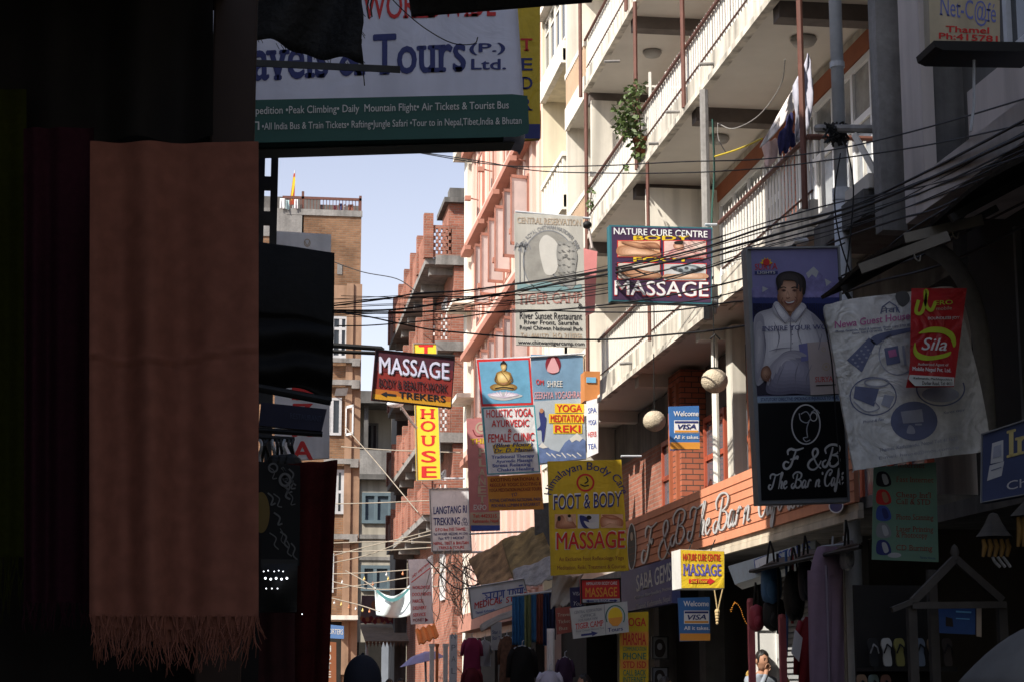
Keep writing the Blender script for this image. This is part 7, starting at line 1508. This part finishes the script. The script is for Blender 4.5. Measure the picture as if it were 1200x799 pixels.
# ================================================================== PEOPLE
def person(label, x, y, zf, H, yaw, skin, shirt, trou, hair, pose='stand', cap=None, longhair=False, lean=0):
    t = thing('person', label, 'person', (x, y, zf)); k = H / 1.70
    rot = ROT(yaw)
    def W(p): return Vector((x, y, zf)) + rot @ (Vector(p) * k)
    hd = Vector((0, -.02 - lean, 1.585)); neck = Vector((0, -.0 - lean * .8, 1.43))
    sk = {'pel': (0, 0, .93), 'wai': (0, -.0, 1.08), 'che': (0, -lean * .5, 1.28), 'nk': tuple(neck)}
    V = []; E = []; Rr = []; ix = {}
    def nd(n, p, r, par=None):
        ix[n] = len(V); V.append(W(p)); Rr.append(r if isinstance(r, tuple) else (r, r))
        if par: E.append((ix[par], ix[n]))
    nd('pel', sk['pel'], (.15, .11)); nd('wai', sk['wai'], (.14, .10), 'pel'); nd('che', sk['che'], (.17, .115), 'wai'); nd('nb', (0, -lean * .7, 1.40), (.085, .075), 'che'); nd('nk', (0, -.01 - lean, 1.48), .055, 'nb')
    for sg, nm in ((-1, 'l'), (1, 'r')):
        nd('hip' + nm, (sg * .09, 0, .86), .09, 'pel'); nd('kn' + nm, (sg * .10, -.02, .48), .062, 'hip' + nm); nd('an' + nm, (sg * .10, .02, .08), .042, 'kn' + nm); nd('to' + nm, (sg * .11, -.14, .035), .036, 'an' + nm)
        nd('sh' + nm, (sg * .185, -lean * .6, 1.36), .062, 'che')
        if pose == 'chin' and sg == -1:
            nd('el' + nm, (sg * .22, -.20 - lean, 1.16), .046, 'sh' + nm); nd('wr' + nm, (sg * .06, -.17 - lean, 1.42), .032, 'el' + nm); nd('hn' + nm, (sg * .035, -.15 - lean, 1.485), .036, 'wr' + nm)
        elif pose == 'up' and sg == 1:
            nd('el' + nm, (sg * .36, -.02, 1.44), .046, 'sh' + nm); nd('wr' + nm, (sg * .16, .02, 1.56), .032, 'el' + nm); nd('hn' + nm, (sg * .10, .03, 1.60), .036, 'wr' + nm)
        else:
            nd('el' + nm, (sg * .24, .02, 1.10), .045, 'sh' + nm); nd('wr' + nm, (sg * .25, -.05, .86), .031, 'el' + nm); nd('hn' + nm, (sg * .25, -.07, .78), .036, 'wr' + nm)
    me = bpy.data.meshes.new('body_cage'); me.from_pydata([tuple(v) for v in V], E, []); ob = bpy.data.objects.new('body_cage', me); col.objects.link(ob)
    md = ob.modifiers.new('s', 'SKIN'); md.use_smooth_shade = True; me.skin_vertices or me.attributes
    for i, sv in enumerate(me.skin_vertices[0].data): sv.radius = (Rr[i][0] * k, Rr[i][1] * k); sv.use_root = (i == 0)
    ob.modifiers.new('d', 'SUBSURF').levels = 1; ob.modifiers['d'].render_levels = 1
    dg = bpy.context.evaluated_depsgraph_get(); ev = ob.evaluated_get(dg); m2 = ev.to_mesh()
    q = MB(); i0 = 0
    q.v = [Vector(v.co) for v in m2.vertices]; 
    for p in m2.polygons:
        c = rot.inverted() @ (sum((q.v[i] for i in p.vertices), Vector()) / len(p.vertices) - Vector((x, y, zf))) / k
        handy = any((c - Vector((V_))).length < .085 for V_ in [rot.inverted() @ (V[ix[h]] - Vector((x, y, zf))) / k for h in ('hnl', 'hnr')]) 
        q.f.append(tuple(p.vertices)); q.mi.append(0 if (c.z > 1.43 and abs(c.x) < .09 and not handy) or handy else (1 if c.z > .95 or abs(c.x) > .19 else (2 if c.z > .09 else 3)))
    ev.to_mesh_clear(); bpy.data.objects.remove(ob)
    # head with face
    def hf(d):
        r = 1.0
        if d.y < -.2:
            r += .16 * math.exp(-((d.x / .13) ** 2 + ((d.z + .10) / .16) ** 2)) - .05 * math.exp(-(((abs(d.x) - .33) / .14) ** 2 + ((d.z - .10) / .10) ** 2)) + .04 * math.exp(-((d.x / .3) ** 2 + ((d.z + .46) / .08) ** 2))
        if d.z < -.3: r *= 1 - .10 * abs(d.x)
        return r
    c = W(hd); q.k = 0; vs0 = len(q.v); q.ball(Vector((0, 0, 0)), 1, 28, 22, (.076 * k, .094 * k, .118 * k), hf)
    for i in range(vs0, len(q.v)): q.v[i] = c + rot @ q.v[i]
    for sg in (-1, 1):
        v0 = len(q.v); q.k = 0; q.ball(Vector((sg * .078 * k, .01 * k, 0)), 1, 8, 6, (.014 * k, .022 * k, .034 * k)); 
        q.k = 4; q.ball(Vector((sg * .030 * k, -.083 * k, .012 * k)), 1, 8, 6, (.013 * k, .006 * k, .006 * k)); q.ball(Vector((sg * .031 * k, -.087 * k, .032 * k)), 1, 8, 4, (.019 * k, .004 * k, .004 * k))
        for i in range(v0, len(q.v)): q.v[i] = c + rot @ q.v[i]
    v0 = len(q.v); q.k = 5; q.ball(Vector((0, -.088 * k, -.055 * k)), 1, 10, 6, (.026 * k, .008 * k, .008 * k))
    for i in range(v0, len(q.v)): q.v[i] = c + rot @ q.v[i]
    # fingers
    for nm, sg in (('l', -1), ('r', 1)):
        h = V[ix['hn' + nm]]; wv = V[ix['wr' + nm]]; d = (h - wv).normalized(); sd = d.cross(rot @ Vector((0, -1, 0))).normalized(); fw = sd.cross(d)
        q.k = 0
        for j in range(4):
            b = h + sd * (j - 1.5) * .017 * k; ln = (.055, .065, .062, .048)[j] * k; q.tube([b, b + d * ln * .6 + fw * .012 * k, b + d * ln + fw * .035 * k], [.0085 * k, .008 * k, .006 * k], 6)
        q.tube([h - d * .02 * k + sd * -.03 * k * sg, h + d * .02 * k - sd * .045 * k * sg + fw * .01 * k, h + d * .045 * k - sd * .042 * k * sg + fw * .02 * k], [.011 * k, .010 * k, .007 * k], 6)
    q.build('body', [skin, shirt, trou, m_black, m_hair, mat('lip', (.25, .10, .08), .5)], t, smooth=True)
    if cap is None:
        hb = MB()
        def hh(u, v):
            a = u * 2 * math.pi; e = v * (1.72 if math.sin(a) > -.35 else .98 + .1 * math.sin(a * 7)); r_ = 1.10 + .03 * math.sin(a * 9) + .03 * math.sin(a * 5 + v * 7)
            return c + rot @ Vector((.078 * k * r_ * math.sin(e) * math.cos(a), (.096 * r_ * math.sin(e) * math.sin(a) + .006) * k, (.120 * r_ * math.cos(e) + .002) * k))
        hb.grid(hh, 36, 12); hb.build('hair', m_hair, t, smooth=True)
    else:
        hb = MB(); hb.grid(lambda u, v: c + rot @ Vector((.090 * k * math.sin(v * 1.62) * math.cos(u * 6.2832), .108 * k * math.sin(v * 1.62) * math.sin(u * 6.2832), (.125 * math.cos(v * 1.62) + .022) * k)), 28, 10); ho = hb.build('cap', cap, t, smooth=True)
        hb = MB(); hb.grid(lambda u, v: c + rot @ Vector(((.086 + .004 * v) * k * math.cos(-math.pi * (.08 + .84 * u)), ((.10 + .085 * v * math.sin(math.pi * u)) * math.sin(-math.pi * (.08 + .84 * u))) * k, (.018 - .03 * v * (1 - .3 * math.sin(math.pi * u))) * k)), 16, 4); hb.build('peak', cap, ho, smooth=True, thick=.004)
        hb = MB(); hb.ball(c + Vector((0, 0, .148 * k)), .008, 8, 6); hb.build('button', cap, ho)
        hb = MB(); hb.grid(lambda u, v: c + rot @ Vector((.083 * k * math.cos(math.pi * u), .10 * k * math.sin(math.pi * u), (.02 - .09 * v) * k)), 14, 4); hb.build('hair', m_hair, t, smooth=True)
    return t
m_hair = mat('black_hair', (.010, .008, .007), .5, var=.4, scale=30); m_skin = mat('brown_skin', (.36, .19, .12), .55, var=.08, scale=8)
sh_ = lambda n, c: mat(n, c, .9, var=.12, scale=5)
m_tr = sh_('dark_trousers', (.03, .03, .04))
q = MB(); q.box(5.35, 7.4, 18.5, 29, -.02, .32); tag(q.build('pavement', m_pave), kind='structure')
p = atY(890, 790, 21.6); person('man in a grey shirt resting his chin on his hand by the shutter', p.x, 21.6, .32, 1.64, .35, m_skin, sh_('grey_shirt', (.25, .28, .33)), m_tr, None, 'chin', lean=.05)
p = atY(905, 790, 22.0); person('dark-haired person in an ochre top behind the man by the shutter', p.x, 22.0, .32, 1.63, 2.4, m_skin, sh_('ochre_top', (.38, .24, .07)), m_tr, None, 'up')
p = atY(424, 790, 9.0); person('person in a dark baseball cap walking away in shade', p.x, 9.0, .0, 1.70, 2.9, m_skin, sh_('navy_jacket', (.02, .025, .05)), m_tr, None, cap=mat('dark_cap_cloth', (.016, .018, .03), .85, var=.2))
p = atY(456, 790, 37); person('small far person with dark hair left of the parasol', p.x, 37, .0, 1.66, .2, m_skin, sh_('red_top', (.35, .08, .06)), m_tr, None)
p = atY(470, 790, 39); person('small far person in pale shirt under the parasol', p.x, 39, .0, 1.68, -.1, m_skin, sh_('pale_shirt', (.55, .55, .52)), m_tr, None)
p = atY(778, 800, 24); person('dark-haired person passing below the framed pictures', p.x, 24, .0, 1.66, 1.2, m_skin, sh_('brown_shirt', (.12, .08, .06)), m_tr, None)
p = atY(686, 800, 26); person('dark-haired person passing below the white reservation office sign', p.x, 26, .0, 1.70, -1.4, m_skin, sh_('olive_shirt', (.10, .10, .06)), m_tr, None)
